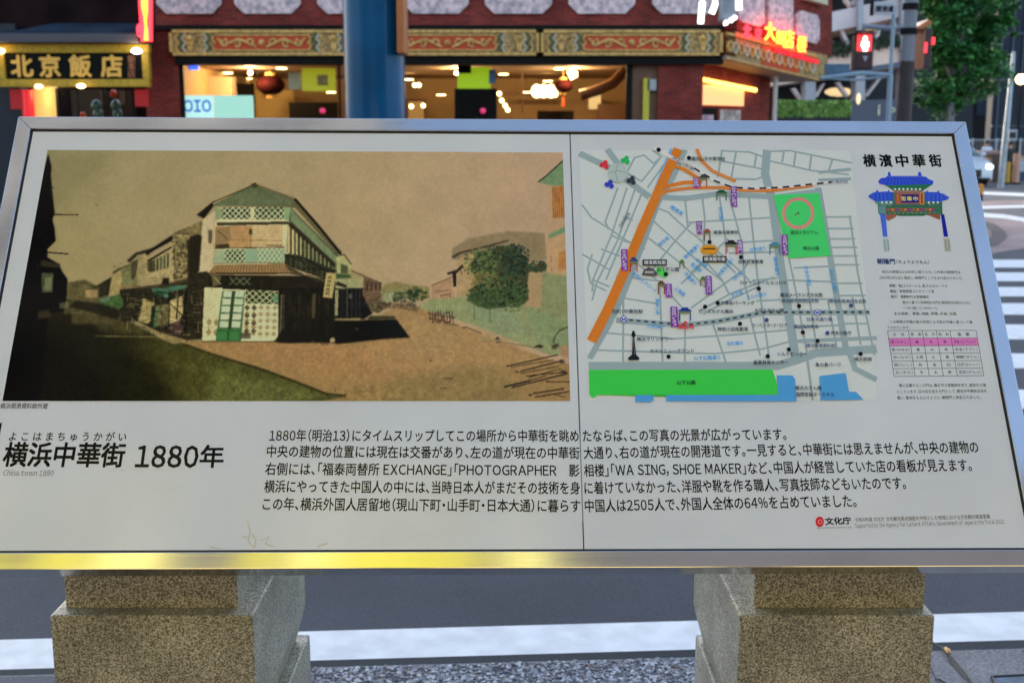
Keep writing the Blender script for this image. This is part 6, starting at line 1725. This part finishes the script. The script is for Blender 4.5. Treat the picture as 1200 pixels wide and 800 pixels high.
sl_("back_wall", [(860, 200), (1140, 200), (1140, -140), (860, -140)], 1, M_pdark, Y=YP + 14.2)
sl_("parapet", [(996, 230), (1060, 230), (1060, 116), (996, 118)], .5, mat("slate_wall", (.085, .088, .115), .7), Y=YP - 1.5)
for x0, x1, y0, y1 in ((1003, 1014, 88, 230), (1006, 1012, -80, 90), (944, 956, 96, 230), (1056, 1064, -80, 230)):
    sl_("column", [(x0, y1), (x1, y1), (x1, y0), (x0, y0)], 1.0, M_colm, Y=YP - .4)
for pts in ([(956, 66), (972, 36), (976, 36), (960, 68)], [(984, 36), (996, 60), (1000, 59), (988, 34)], [(1016, 60), (1030, 34), (1034, 33), (1020, 60)], [(1044, 24), (1056, 48), (1060, 47), (1048, 22)],
            [(955, 112), (964, 98), (967, 98), (958, 114)], [(980, 97), (992, 114), (995, 113), (984, 96)], [(1014, 112), (1030, 92), (1033, 92), (1017, 113)], [(928, 104), (938, 117), (941, 116), (932, 103)],
            [(962, 18), (972, 0), (975, 0), (965, 18)], [(996, 8), (1004, -6), (1006, -4), (999, 10)], [(990, 0), (998, 10), (1000, 8), (993, -2)]):
    sl_("brace", pts, .5, M_deck, Y=YP + .2)
mb = MB()
for k in range(70):
    x = random.uniform(958, 1056); y = 64 - (x - 958) * .17 + random.uniform(-3, 2); P = PT(x, y, YP - .1); 
    for q_ in range(14):
        d = Vector((random.gauss(0, .35), random.gauss(0, .1), random.gauss(0, .14))); a_ = Vector((random.uniform(-1, 1), random.uniform(-1, 1), random.uniform(-1, 1))) * .13
        mb.add([P + d + a_, P + d + Vector((a_.z, a_.x, a_.y)), P + d - a_], [(0, 1, 2)])
mb.build("planter_greenery", mat("grey_green_leaf", (.05, .075, .04), .8), pg, kind="stuff")
MB().ball(PT(1018, 40, YP + 3), .6, .3, .3, n=10).build("garage_lamp", mat("garage_lamp", (1, .8, .4), .5, emit=(1, .7, .35), es=.2), pg)
MB().ball(PT(983, 108, YP + 3), .8, .3, .25, n=10).build("garage_lamp", bpy.data.materials["garage_lamp"], pg)
MB().ball(PT(1006, 116, YP - 2), .12, .1, .3, n=8).build("entry_lamp", bpy.data.materials["garage_lamp"], pg)
# white figures painted on the parapet
mb = MB(); P = PT(1028, 135, YP - 1.55); text3d(mb, "i", P, (1, 0, 0), (0, 0, 1), .62, depth=.03, bold=.04); P = PT(1042, 135, YP - 1.55); text3d(mb, "P", P, (1, 0, 0), (0, 0, 1), .5, depth=.03, bold=.03)
mb.build("white_marks", M_cream, pg)

def leaf_cloud(mb, centre, rad, n, size, seed, gap=0.0, squash=1.0, clumps=28):
    rg_ = random.Random(seed); cs_ = []
    for k in range(clumps):
        while True:
            v = Vector((rg_.uniform(-1, 1), rg_.uniform(-1, 1), rg_.uniform(-1, 1)))
            if .25 < v.length < 1: break
        cs_.append((Vector((v.x * rad[0], v.y * rad[1], v.z * rad[2])) * .86 + Vector(centre), rg_.uniform(.16, .34) * min(rad)))
    for k in range(n):
        c, r = cs_[rg_.randrange(clumps)]
        d = Vector((rg_.gauss(0, 1), rg_.gauss(0, 1), rg_.gauss(0, .55))).normalized() * r * rg_.uniform(.45, 1.12)
        p_ = c + d; s = size * rg_.uniform(.6, 1.3)
        a = Vector((rg_.uniform(-1, 1), rg_.uniform(-1, 1), rg_.uniform(-.6, .6))).normalized(); b = a.cross(Vector((rg_.uniform(-.6, .6), rg_.uniform(-.6, .6), 1))).normalized()
        mb.add([p_ - a * s, p_ - b * s * .5, p_ + a * s, p_ + b * s * .5], [(0, 1, 2, 3)], rg_.choice((0, 0, 1, 2)))
M_leaf = [mat("leaf_mid", (.055, .21, .05), .55, spec=.25), mat("leaf_light", (.12, .36, .08), .55, spec=.25), mat("leaf_dark", (.022, .09, .030), .6)]
M_hedge = [mat("hedge_mid", (.16, .30, .05), .6), mat("hedge_light", (.26, .42, .09), .6), mat("hedge_dark", (.05, .11, .025), .6)]
for i, (x0, x1, lab) in enumerate(((911, 921, "clipped bright green hedge box, left end of the row below the car park"), (922, 945, "clipped bright green hedge box in the middle of the row below the car park"), (946, 971, "clipped bright green hedge box, third of the row below the car park"), (972, 997, "clipped bright green hedge box at the right end of the row below the car park"))):
    Yh = 52; a, b = PT(x0, 119, Yh), PT(x1, 136, Yh)
    h = thing("hedge", lab, "hedge", ((a.x + b.x) / 2, Yh, b.z), "hedge boxes below the car park")
    mb = MB()
    rg_ = random.Random(i + 50)
    for k in range(900):
        fx = rg_.uniform(a.x + .05, b.x - .05); fy = Yh + rg_.uniform(0, .8); fz = rg_.uniform(b.z, a.z)
        if rg_.random() < .6: fy = Yh + rg_.uniform(-.05, .06)
        s = .09 * rg_.uniform(.6, 1.4)
        u_ = Vector((rg_.uniform(-1, 1), rg_.uniform(-1, 1), rg_.uniform(-1, 1))).normalized(); v_ = u_.cross(Vector((0, 1, .2))).normalized()
        mb.add([Vector((fx, fy, fz)) + u_ * s, Vector((fx, fy, fz)) + v_ * s, Vector((fx, fy, fz)) - u_ * s, Vector((fx, fy, fz)) - v_ * s], [(0, 1, 2, 3)], rg_.choice((0, 0, 1, 2)))
    mb.box(a.x + .06, b.x - .06, Yh + .06, Yh + .8, b.z, a.z - .08, 2)
    mb.build("foliage", M_hedge, h, kind="stuff")
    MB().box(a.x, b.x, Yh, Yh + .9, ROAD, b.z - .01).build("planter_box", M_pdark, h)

# ------------------------------------------------------------------ street tree
YT = 31.0
tb = PT(1113, 140, YT)
tr_ = thing("street_tree", "dense green street tree behind the signal poles", "tree", (tb.x, YT, ROAD))
mb = MB()
mb.tube([(tb.x, YT, ROAD), (tb.x + .03, YT, 1.2), (tb.x - .02, YT, 2.4), (tb.x + .05, YT + .1, 3.8), (tb.x, YT, 5.2)], [.19, .16, .13, .09, .05], 14)
mb.build("trunk", mat("pale_bark", (.22, .21, .21), .85, noise=.35, nscale=9, bump=.6, bscale=30), tr_, smooth=True)
for k, (dx, dy, dz, z0) in enumerate(((.9, .2, .9, 2.7), (-.8, -.3, 1.0, 2.9), (.5, .7, 1.3, 3.2), (-.5, .6, 1.4, 3.4), (.8, -.5, 1.2, 3.7), (-.7, -.4, 1.3, 4.0))):
    mb = MB(); p0 = Vector((tb.x, YT, z0)); mb.tube([p0, p0 + Vector((dx * .5, dy * .5, dz * .6)), p0 + Vector((dx, dy, dz))], [.06, .04, .015], 7)
    mb.build("limb", bpy.data.materials["pale_bark"], tr_, smooth=True)
mb = MB()
cc_ = PT(1122, 60, YT)
leaf_cloud(mb, (cc_.x, YT, cc_.z + .55), (1.48, 1.3, 2.5), 18000, .085, 3, clumps=95)
leaf_cloud(mb, (PT(1105, 118, YT).x, YT, PT(1105, 112, YT).z), (1.0, .8, .42), 3600, .08, 4, clumps=22)
leaf_cloud(mb, (PT(1172, 40, YT).x, YT, PT(1105, 35, YT).z), (.45, .4, .5), 900, .07, 5, clumps=7)
mb.build("crown", M_leaf, tr_)

# ------------------------------------------------------------------ poles, signals and signs at the crossing
YS = 20.0
up_ = thing("utility_pole", "thick grey pole with a dark brown wrapped lower half beside the red signal", "pole", tuple(GR(1060, 262, ROAD)))
Pa, Pb, Pc = PT(1058.5, 145, YS), PT(1063.5, 72, YS), PT(1070, -30, YS)
dirp = (Pc - Pa).normalized(); base = Pa - dirp * ((Pa.z - ROAD) / dirp.z)
MB().tube([base, Pb], [.125, .115], 20).build("brown_wrap", mat("brown_wrap", (.035, .024, .022), .6), up_, smooth=True)
MB().tube([Pb, Pc + dirp * 2], [.108, .10], 20).build("grey_shaft", mat("pole_concrete", (.20, .21, .235), .6), up_, smooth=True)
for y in (8, 37): 
    c = PT(1070 - y * .08 - 2, y, YS); MB().tube([c - dirp * .05, c + dirp * .05], .135, 16).build("pole_band", M_dark, up_)
# signal with the red standing figure
sg = thing("pedestrian_signal", "pedestrian signal box with lit red standing figure", "traffic signal", tuple(PT(1013, 83, YS)), "pedestrian signals at the crossing")
M_sig = mat("signal_brown", (.045, .022, .022), .5); M_sigr = mat("signal_red", (1, .1, .1), .4, emit=(1.0, .02, .035), es=.38); M_fig = mat("signal_figure", (1, .9, .8), .4, emit=(1.0, .72, .5), es=1.6)
pbox(MB(), 1002, 38, 1024, 82, YS, .22).build("signal_box", M_sig, sg, bevel=.02)
pbox(MB(), 1004.5, 41, 1021.5, 60, YS - .012, .01).build("red_lens", M_sigr, sg); pbox(MB(), 1004.5, 63, 1021.5, 79, YS - .012, .01).build("unlit_lens", mat("unlit_lens", (.06, .03, .035), .25), sg)
mb = MB(); mb.ball(PT(1014, 45.5, YS - .02), .036, .01, .04, n=12)
mb.prism([PT(x, y, YS - .024) for x, y in ((1010, 49), (1018, 49), (1018.5, 55), (1016.5, 55.5), (1016.5, 60), (1011.5, 60), (1011.5, 55.5), (1009.5, 55))], (0, .01, 0))
mb.build("red_figure", M_fig, sg)
mb = MB(); mb.prism([PT(x, y, YS - .024) for x, y in ((1011, 66), (1017, 66), (1014, 73))], (0, .01, 0)); mb.build("unlit_figure", mat("dim_white", (.4, .38, .42), .5), sg)
pbox(MB(), 1001, 35.5, 1025, 38.5, YS - .16, .4).build("visor", M_sig, sg)
mb = MB(); mb.tube([PT(1010, 31, YS + .15), PT(1035, 33, YS + .15), PT(1062, 34, YS + .1)], .045, 10); mb.tube([PT(1013, 31, YS + .15), PT(1013, 38, YS + .12)], .03, 8)
mb.build("signal_arm", M_grey, sg, smooth=True)
# second signal seen from the side
s2 = thing("pedestrian_signal", "second signal box seen edge-on under a small orange roof before the tree", "traffic signal", tuple(PT(1087, 80, YS)), "pedestrian signals at the crossing")
MB().prism([PT(x, y, YS) for x, y in ((1084, 33), (1093, 33), (1091, 80), (1081.5, 80))], (0, .5, 0)).build("signal_box", M_sig, s2, bevel=.02)
MB().prism([PT(x, y, YS - .01) for x, y in ((1083.5, 34), (1085, 34), (1082, 80), (1080.5, 80))], (0, .5, 0)).build("orange_edge", mat("orange_edge", (.42, .16, .09), .5), s2)
MB().prism([PT(x, y, YS - .1) for x, y in ((1073, 33), (1088, 23), (1092, 26), (1091, 29), (1080, 34))], (0, .6, 0)).build("orange_roof", bpy.data.materials["orange_lacquer"], s2)
pbox(MB(), 1093, 44, 1095.5, 52, YS, .3).build("side_light", M_rneon, s2); MB().prism([PT(x, y, YS - .02) for x, y in ((1084.5, 50), (1087, 50), (1086, 62), (1083.5, 62))], (0, .02, 0)).build("side_light", M_rneon, s2)
# thin blue-grey pole carrying a name plate and a blue board
tp = thing("sign_pole", "thin pale blue grey sign pole left of the thick pole", "pole", tuple(GR(1040, 268, ROAD)))
Ys2 = 19.0; q0, q1 = PT(1041, 145, Ys2), PT(1048, 8, Ys2); dq = (q1 - q0).normalized(); qb = q0 - dq * ((q0.z - ROAD) / dq.z)
M_tp = mat("pale_blue_pole", (.24, .33, .40), .4)
MB().tube([qb, PT(1043.5, 88, Ys2)], .042, 14).build("lower_tube", M_tp, tp, smooth=True); MB().tube([PT(1043.5, 88, Ys2), q1], .03, 14).build("upper_tube", M_tp, tp, smooth=True)
st = thing("street_name_plate", "small white street name plate at the top of the thin pole", "sign", tuple(PT(1035, 18, Ys2)))
pbox(MB(), 1022.5, 2, 1048, 17.5, Ys2 - .06, .03).build("plate", mat("plate_white", (.48, .48, .52), .5), st, bevel=.005)
pbox(MB(), 1021, 1, 1024, 18.5, Ys2 - .08, .07).build("plate_edge", M_dark, st)
mb = MB(); P = PT(1026, 13.5, Ys2 - .065); text3d(mb, "開港道", P, (1, 0, 0), (0, 0, 1), .1, depth=.004, bold=.02, width=.28); mb.build("plate_lettering", M_dark, st)
bb = thing("blue_sign_board", "blue grey sign board on an arm below the red signal", "sign", tuple(PT(985, 94, Ys2)))
M_bb = mat("slate_blue", (.075, .15, .22), .5, noise=.2, nscale=6)
pbox(MB(), 967, 75, 996, 92, Ys2 + .05, .06).build("board", M_bb, bb, bevel=.005)
MB().tube([PT(962, 92, Ys2), PT(1010, 86, Ys2), PT(1042, 88, Ys2)], .035, 10).build("arm", M_tp, bb, smooth=True)
MB().tube([PT(967, 92, Ys2), PT(1000, 94, Ys2), PT(1040, 90, Ys2)], .02, 8).build("arm", M_tp, bb, smooth=True)

# ------------------------------------------------------------------ tall dark buildings at the right
M_tow = mat("dark_glass_front", (.030, .036, .052), .7, spec=.15, noise=.25, nscale=.15); M_towb = mat("brown_tower", (.028, .024, .026), .9, spec=.05); M_mull = mat("mullion", (.045, .052, .07), .5)
tw = thing("dark_tower", "tall dark blue glass building at the right edge behind the tree", "building", (PT(1230, 150, 95).x, 95, ROAD))
xA, xB = PT(1166, 80, 90).x, PT(1400, 80, 90).x
MB().box(xA, xB, 90, 91, ROAD, 40).build("glass_front", M_tow, tw)
for k in range(14):
    x_ = xA + .3 + k * .82; MB().box(x_, x_ + .12, 89.85, 90, ROAD, 40).build("mullion", M_mull, tw)
for k in range(9): MB().box(xA, xB, 89.9, 90, 2 + k * 3.4, 2.15 + k * 3.4).build("floor_band", M_mull, tw)
tw2 = thing("brown_building", "dark brown grey building between the tree and the glass tower", "building", (PT(1110, 150, 110).x, 112, ROAD))
xA2, xB2 = PT(1040, 80, 112).x, PT(1190, 80, 112).x
MB().box(xA2, xB2, 112, 125, ROAD, 34).build("wall", M_towb, tw2)
for k in range(6):
    for j in range(7): MB().box(xA2 + .8 + k * 1.55, xA2 + 1.8 + k * 1.55, 111.9, 112, 3.2 + j * 3.2, 4.9 + j * 3.2).build("window", M_tow, tw2)
# street lamp with warm glare, leaning pole with a small white plate
lm = thing("street_lamp", "leaning grey lamp post with a small white plate near the right edge", "street lamp", tuple(GR(1176, 219, ROAD)))
g0, g1 = PT(1178, 165, 36), PT(1188, 62, 36); dg_ = (g1 - g0).normalized(); gb = g0 - dg_ * ((g0.z - ROAD) / dg_.z)
MB().tube([gb, g0 + dg_ * .6, g1], [.10, .085, .05], 12).build("post", M_galv, lm, smooth=True)
MB().ball(g1, .05, n=8).build("post_cap", M_galv, lm)
pbox(MB(), 1182, 152, 1192, 165, 35.7, .03).build("white_plate", mat("plate_grey", (.4, .42, .46), .5), lm)
mb = MB(); 
for x_ in (1184.2, 1188): mb = pbox(mb, x_, 155, x_ + 2.4, 162, 35.66, .02)
mb.build("plate_marks", M_dark, lm)
l2 = thing("street_lamp", "dark street lamp with a glaring warm yellow head at the right edge", "street lamp", tuple(GR(1199, 200, ROAD)))
P = PT(1196.5, 93, 42); MB().ball(P, .17, .17, .17, n=14).build("lamp_globe", mat("yellow_glare", (1, .8, .4), .5, emit=(1, .68, .2), es=5), l2, smooth=True)
MB().tube([(P.x + .05, 42.05, ROAD), (P.x + .05, 42.05, P.z + .1)], .045, 10).build("post", M_dark, l2, smooth=True)
# fence, box wall, bollards, car, people
fn = thing("mesh_fence", "grey mesh fence along the far side of the junction", "fence", tuple(GR(1170, 205, ROAD)))
YQ = 45
for x_ in (1090, 1115, 1140, 1168, 1196, 1224): MB().tube([(PT(x_, 165, YQ).x, YQ, ROAD), (PT(x_, 165, YQ).x, YQ, PT(x_, 162, YQ).z)], .03, 8).build("post", M_galv, fn)
zt = PT(1170, 163.5, YQ).z; xq0, xq1 = PT(1090, 165, YQ).x, PT(1224, 165, YQ).x
MB().box(xq0, xq1, YQ - .02, YQ + .02, zt - .03, zt).build("rail", M_galv, fn)
mb = MB(); n_ = 60
for k in range(n_): x_ = xq0 + (xq1 - xq0) * k / n_; mb.box(x_, x_ + .012, YQ - .006, YQ + .006, ROAD, zt)
for k in range(10): mb.box(xq0, xq1, YQ - .005, YQ + .005, .1 + k * (zt - .1) / 10, .112 + k * (zt - .1) / 10)
mb.build("mesh", mat("fence_mesh", (.10, .11, .13), .5, metal=.3), fn, kind="stuff")
bw = thing("brown_box", "brown boxy wall block behind the white car", "utility box", tuple(PT(1170, 212, 40)))
pbox(MB(), 1162, 180, 1176.5, 213, 40, .8).build("body", mat("brown_panel", (.12, .075, .055), .7), bw); pbox(MB(), 1148, 177, 1178, 181, 39.95, .9).build("cap", mat("pink_cap", (.34, .22, .18), .7), bw)
M_yb = mat("yellow_bollard", (.55, .28, .03), .5); M_bb2 = mat("navy_panel", (.02, .035, .10), .5)
for x_, y0, y1, w, m_, lab in ((1179.5, 190, 214, .07, M_yb, "slim yellow bollard right of the brown box"), (1190, 180, 211, .08, mat("salmon_post", (.52, .27, .16), .5), "salmon coloured post near the right edge")):
    P = PT(x_, y1, 38.5)
    t_ = thing("bollard", lab, "bollard", (P.x, P.y, ROAD), "posts across the junction")
    MB().tube([(P.x, 38.5, ROAD), (P.x, 38.5, PT(x_, y0, 38.5).z)], w * 1.4, 12).build("post", m_, t_, smooth=True)
    MB().tube([(P.x, 38.5, ROAD), (P.x, 38.5, ROAD + .06)], w * 1.6, 12).build("base", M_dark, t_)
vb = thing("vending_cabinet", "navy and white cabinet at the far right edge", "cabinet", tuple(PT(1197, 212, 39.5)))
pbox(MB(), 1190, 201, 1215, 212.5, 39.5, .6).build("navy_front", M_bb2, vb); pbox(MB(), 1192, 190, 1215, 201, 39.5, .6).build("white_front", mat("cabinet_white", (.36, .42, .48), .5), vb); pbox(MB(), 1181, 186, 1188, 212, 39.8, .4).build("navy_side", M_bb2, vb)
# ------------------------------------------------------------------ white car waiting beyond the crossing (seen from its front)
YC = 37.0
cx1 = PT(1166, 195, YC).x; cx0 = cx1 - 1.66; zr_ = ROAD
M_car = mat("white_car_paint", (.62, .68, .74), .22, coat=.6); M_cg = mat("car_glass", (.03, .07, .08), .08); M_blkp = mat("black_plastic", (.015, .015, .018), .45)
M_hl = mat("headlamp_lit", (1, 1, 1), .3, emit=(1.0, .95, .85), es=.7); M_chr = mat("chrome", (.6, .6, .62), .15, metal=1); M_tyre = mat("tyre_rubber", (.015, .015, .015), .8)
car = thing("white_car", "white car with a lit headlight and black grille waiting right of the board", "car", ((cx0 + cx1) / 2, YC, ROAD))
def loft(secs, mb, mi=0):
    """cross sections along y: each a list of points; joined"""
    n = len(secs[0]); k = len(mb.v)
    for s_ in secs: mb.v += [tuple(p) for p in s_]
    for i in range(len(secs) - 1):
        for j in range(n):
            a, b = k + i * n + j, k + i * n + (j + 1) % n; mb.f.append((a, b, b + n, a + n)); mb.m.append(mi)
    mb.f.append(tuple(k + j for j in range(n))[::-1]); mb.m.append(mi); mb.f.append(tuple(k + (len(secs) - 1) * n + j for j in range(n))); mb.m.append(mi)
def sec(y, hw, z0, z1, r=.12):
    c = (cx0 + cx1) / 2
    return [(c - hw, YC + y, z0), (c - hw, YC + y, z1 - r), (c - hw + r * .4, YC + y, z1 - r * .3), (c - hw + r * 1.3, YC + y, z1), (c, YC + y, z1 + .02), (c + hw - r * 1.3, YC + y, z1), (c + hw - r * .4, YC + y, z1 - r * .3), (c + hw, YC + y, z1 - r), (c + hw, YC + y, z0)]
mb = MB(); loft([sec(0, .70, zr_ + .22, zr_ + .62), sec(.08, .80, zr_ + .2, zr_ + .74), sec(.5, .83, zr_ + .2, zr_ + .86), sec(1.05, .83, zr_ + .2, zr_ + .93), sec(3.3, .83, zr_ + .2, zr_ + .95), sec(4.0, .80, zr_ + .25, zr_ + .90), sec(4.15, .74, zr_ + .35, zr_ + .8)], mb)
mb.build("body", M_car, car, smooth=True)
mb = MB(); loft([sec(1.0, .74, zr_ + .9, zr_ + .96, .03), sec(1.65, .66, zr_ + .9, zr_ + 1.40, .14), sec(3.0, .66, zr_ + .9, zr_ + 1.42, .14), sec(3.7, .70, zr_ + .9, zr_ + 1.0, .04)], mb); mb.build("cabin_glass", M_cg, car, smooth=True)
mb = MB(); loft([sec(1.62, .665, zr_ + 1.36, zr_ + 1.42, .03), sec(2.3, .67, zr_ + 1.38, zr_ + 1.46, .04), sec(3.05, .665, zr_ + 1.36, zr_ + 1.43, .03)], mb); mb.build("roof", M_car, car, smooth=True)
c = (cx0 + cx1) / 2
MB().box(c - .42, c + .42, YC - .03, YC + .05, zr_ + .28, zr_ + .52).build("grille", M_blkp, car, bevel=.02)
for s in (-1, 1):
    MB().ball((c + s * .66, YC + .05, zr_ + .60), .15, .09, .09, n=14).build("headlight", M_hl, car, smooth=True)
    w = MB(); w.tube([(c + s * .70, YC + .72, zr_ + .30), (c + s * .84, YC + .72, zr_ + .30)], .30, 24); wh = w.build("wheel", M_tyre, car, smooth=True)
    w = MB(); w.tube([(c + s * .80, YC + .72, zr_ + .30), (c + s * .845, YC + .72, zr_ + .30)], .18, 20); w.build("rim", M_chr, wh, smooth=True)
    MB().tube([(c + s * .70, YC + 3.3, zr_ + .30), (c + s * .84, YC + 3.3, zr_ + .30)], .30, 24).build("wheel", M_tyre, car, smooth=True)
    MB().ball((c + s * .93, YC + 1.25, zr_ + .98), .1, .06, .07, n=10).build("mirror", M_car, car, smooth=True)
MB().box(c - .22, c + .22, YC - .045, YC - .03, zr_ + .36, zr_ + .47).build("number_plate", M_cream, car)
MB().box(c - .72, c + .72, YC - .01, YC + .1, zr_ + .2, zr_ + .27).build("bumper", M_blkp, car, bevel=.02)
# orange and black marker post in front of it
P = GR(1149, 236, ROAD)
bo = thing("marker_post", "orange post with a black foot in front of the white car", "bollard", tuple(P), "posts across the junction")
MB().tube([(P.x, P.y, ROAD), (P.x, P.y, PT(1149, 228, P.y).z)], .055, 12).build("black_foot", M_blkp, bo, smooth=True)
MB().tube([(P.x, P.y, PT(1149, 228, P.y).z), (P.x, P.y, PT(1149, 217, P.y).z), (P.x, P.y, PT(1149, 216, P.y).z)], [.055, .055, .03], 12).build("orange_sleeve", mat("orange_sleeve", (.62, .24, .02), .5), bo, smooth=True)

# ------------------------------------------------------------------ a person in a white shirt behind the car
def person(x, ytop, Y, label, shirt, hair, trousers, skin=(.45, .27, .19)):
    """one continuous skinned body"""
    P = PT(x, ytop, Y); H = P.z - ROAD; bx, by = P.x, Y; s = H / 1.7
    J = {"pel": (0, 0, .93), "che": (0, .01, 1.22), "nec": (0, .0, 1.44), "hea": (0, -.02, 1.56), "top": (0, -.01, 1.66)}
    for sgn, k in ((-1, "l"), (1, "r")):
        J.update({"sh" + k: (sgn * .17, 0, 1.38), "el" + k: (sgn * .23, .02, 1.10), "wr" + k: (sgn * .22, -.10, .88), "ha" + k: (sgn * .21, -.15, .80),
                  "hi" + k: (sgn * .09, 0, .88), "kn" + k: (sgn * .10, -.03 * sgn, .50), "an" + k: (sgn * .10, .03 * sgn, .09), "to" + k: (sgn * .11, -.12 + .03 * sgn, .04)})
    E_ = [("pel", "che"), ("che", "nec"), ("nec", "hea"), ("hea", "top")]
    for k in "lr": E_ += [("che", "sh" + k), ("sh" + k, "el" + k), ("el" + k, "wr" + k), ("wr" + k, "ha" + k), ("pel", "hi" + k), ("hi" + k, "kn" + k), ("kn" + k, "an" + k), ("an" + k, "to" + k)]
    rad = {"pel": .14, "che": .145, "nec": .055, "hea": .095, "top": .07}
    for k in "lr": rad.update({"sh" + k: .065, "el" + k: .045, "wr" + k: .032, "ha" + k: .035, "hi" + k: .09, "kn" + k: .06, "an" + k: .042, "to" + k: .04})
    names = list(J); me = bpy.data.meshes.new("body")
    me.from_pydata([(J[n][0] * s, J[n][1] * s, J[n][2] * s) for n in names], [(names.index(a), names.index(b)) for a, b in E_], [])
    o = bpy.data.objects.new("b", me); col.objects.link(o)
    m1 = o.modifiers.new("s", 'SKIN'); 
    for i, n in enumerate(names):
        r = rad[n] * s; me.skin_vertices[0].data[i].radius = (r, r * (.72 if n in ("pel", "che") else 1))
    me.skin_vertices[0].data[0].use_root = True
    m2 = o.modifiers.new("u", 'SUBSURF'); m2.levels = 1
    dg = bpy.context.evaluated_depsgraph_get(); bm_ = bpy.data.meshes.new_from_object(o.evaluated_get(dg)); bpy.data.objects.remove(o)
    for m in (mat("skin", skin, .6), shirt, trousers): bm_.materials.append(m)
    for p in bm_.polygons:
        z = p.center.z / s; p.material_index = 0 if (z > 1.42 or (abs(p.center.x) / s > .19 and z < 1.0) ) else (1 if z > .9 else 2); p.use_smooth = True
    root = thing("person", label, "person", (bx, by, ROAD))
    b = bpy.data.objects.new("body", bm_); link(b, root)
    mb = MB(); mb.ball((bx, by + .0, ROAD + 1.60 * s), .105 * s, .115 * s, .10 * s, n=14); mb.build("hair", hair, root, smooth=True)
M_hair = mat("black_hair", (.012, .01, .01), .6)
person(1157.5, 164, 43.0, "person in a white shirt standing behind the white car", mat("white_shirt", (.66, .70, .78), .7), M_hair, mat("dark_trousers", (.02, .025, .05), .7))
person(1185, 165, 39.2, "person in dark clothes standing beside the yellow bollard", mat("black_jacket", (.02, .025, .025), .7), M_hair, mat("black_trousers", (.015, .015, .02), .7))

# ------------------------------------------------------------------ the street behind the reader, mirrored in the steel frame
bh = thing("shop_house", "shop house with yellow lit signs mirrored in the steel frame", "building", (0, -6, 0))
MB().box(-22, 22, -9, -5.2, 0, 9.7).build("wall", mat("tan_wall", (.10, .092, .095), .7, noise=.2, nscale=.5), bh)
M_ys = mat("yellow_sign_lit", (.4, .34, .01), .5, emit=(1.0, .88, .0), es=.14)
M_yc = mat("cream_sign_lit", (.5, .45, .15), .5, emit=(1.0, .86, .12), es=.28)
for xa, xb, za, zb, m_ in ((-6.2, -4.55, 5.2, 9.5, M_ys), (-4.15, -3.7, 6.6, 9.6, M_ys), (-3.55, -2.95, 5.4, 9.6, M_yc), (-2.2, -1.9, 6.4, 9.5, M_ys), (-1.75, -1.35, 5.6, 9.6, M_yc), (-1.3, .05, 5.0, 9.6, M_ys), (.35, .75, 6.4, 9.5, M_yc)):
    MB().box(xa, xb, -5.2, -5.05, za, zb).build("lit_sign", m_, bh)
for k in range(6):
    MB().box(-12.3 + k * 3.9, -10.5 + k * 3.9, -5.2, -5.17, 2.9, 4.4).build("window", M_tow, bh)
MB().box(-22, 22, -5.2, -4.3, 2.6, 2.75).build("canopy", M_dark, bh)
for k in range(4): MB().box(-5.5 + k * 2.6, -3.4 + k * 2.6, -5.2, -5.16, .5, 2.4).build("unseen_glow_pane", mat("warm_fill_glow", (.8, .5, .2), .5, emit=(1, .80, .30), es=.30), bh)  # unseen panes, their glow added to light the pedestal fronts

tb2 = thing("tall_building", "tall grey building on the reader's side, mirrored dark in the steel frame's left half", "building", (-12, -7, 0))
M_tb = mat("grey_render", (.17, .175, .175), .7, noise=.25, nscale=.4)
MB().box(-24, -1.7, -9.1, -5.35, 9.7, 25).build("wall", M_tb, tb2)
for k in range(8):
    for j in range(4): MB().box(-22.6 + k * 2.6, -21.0 + k * 2.6, -5.35, -5.3, 10.8 + j * 3.4, 12.6 + j * 3.4).build("window", M_tow, tb2)
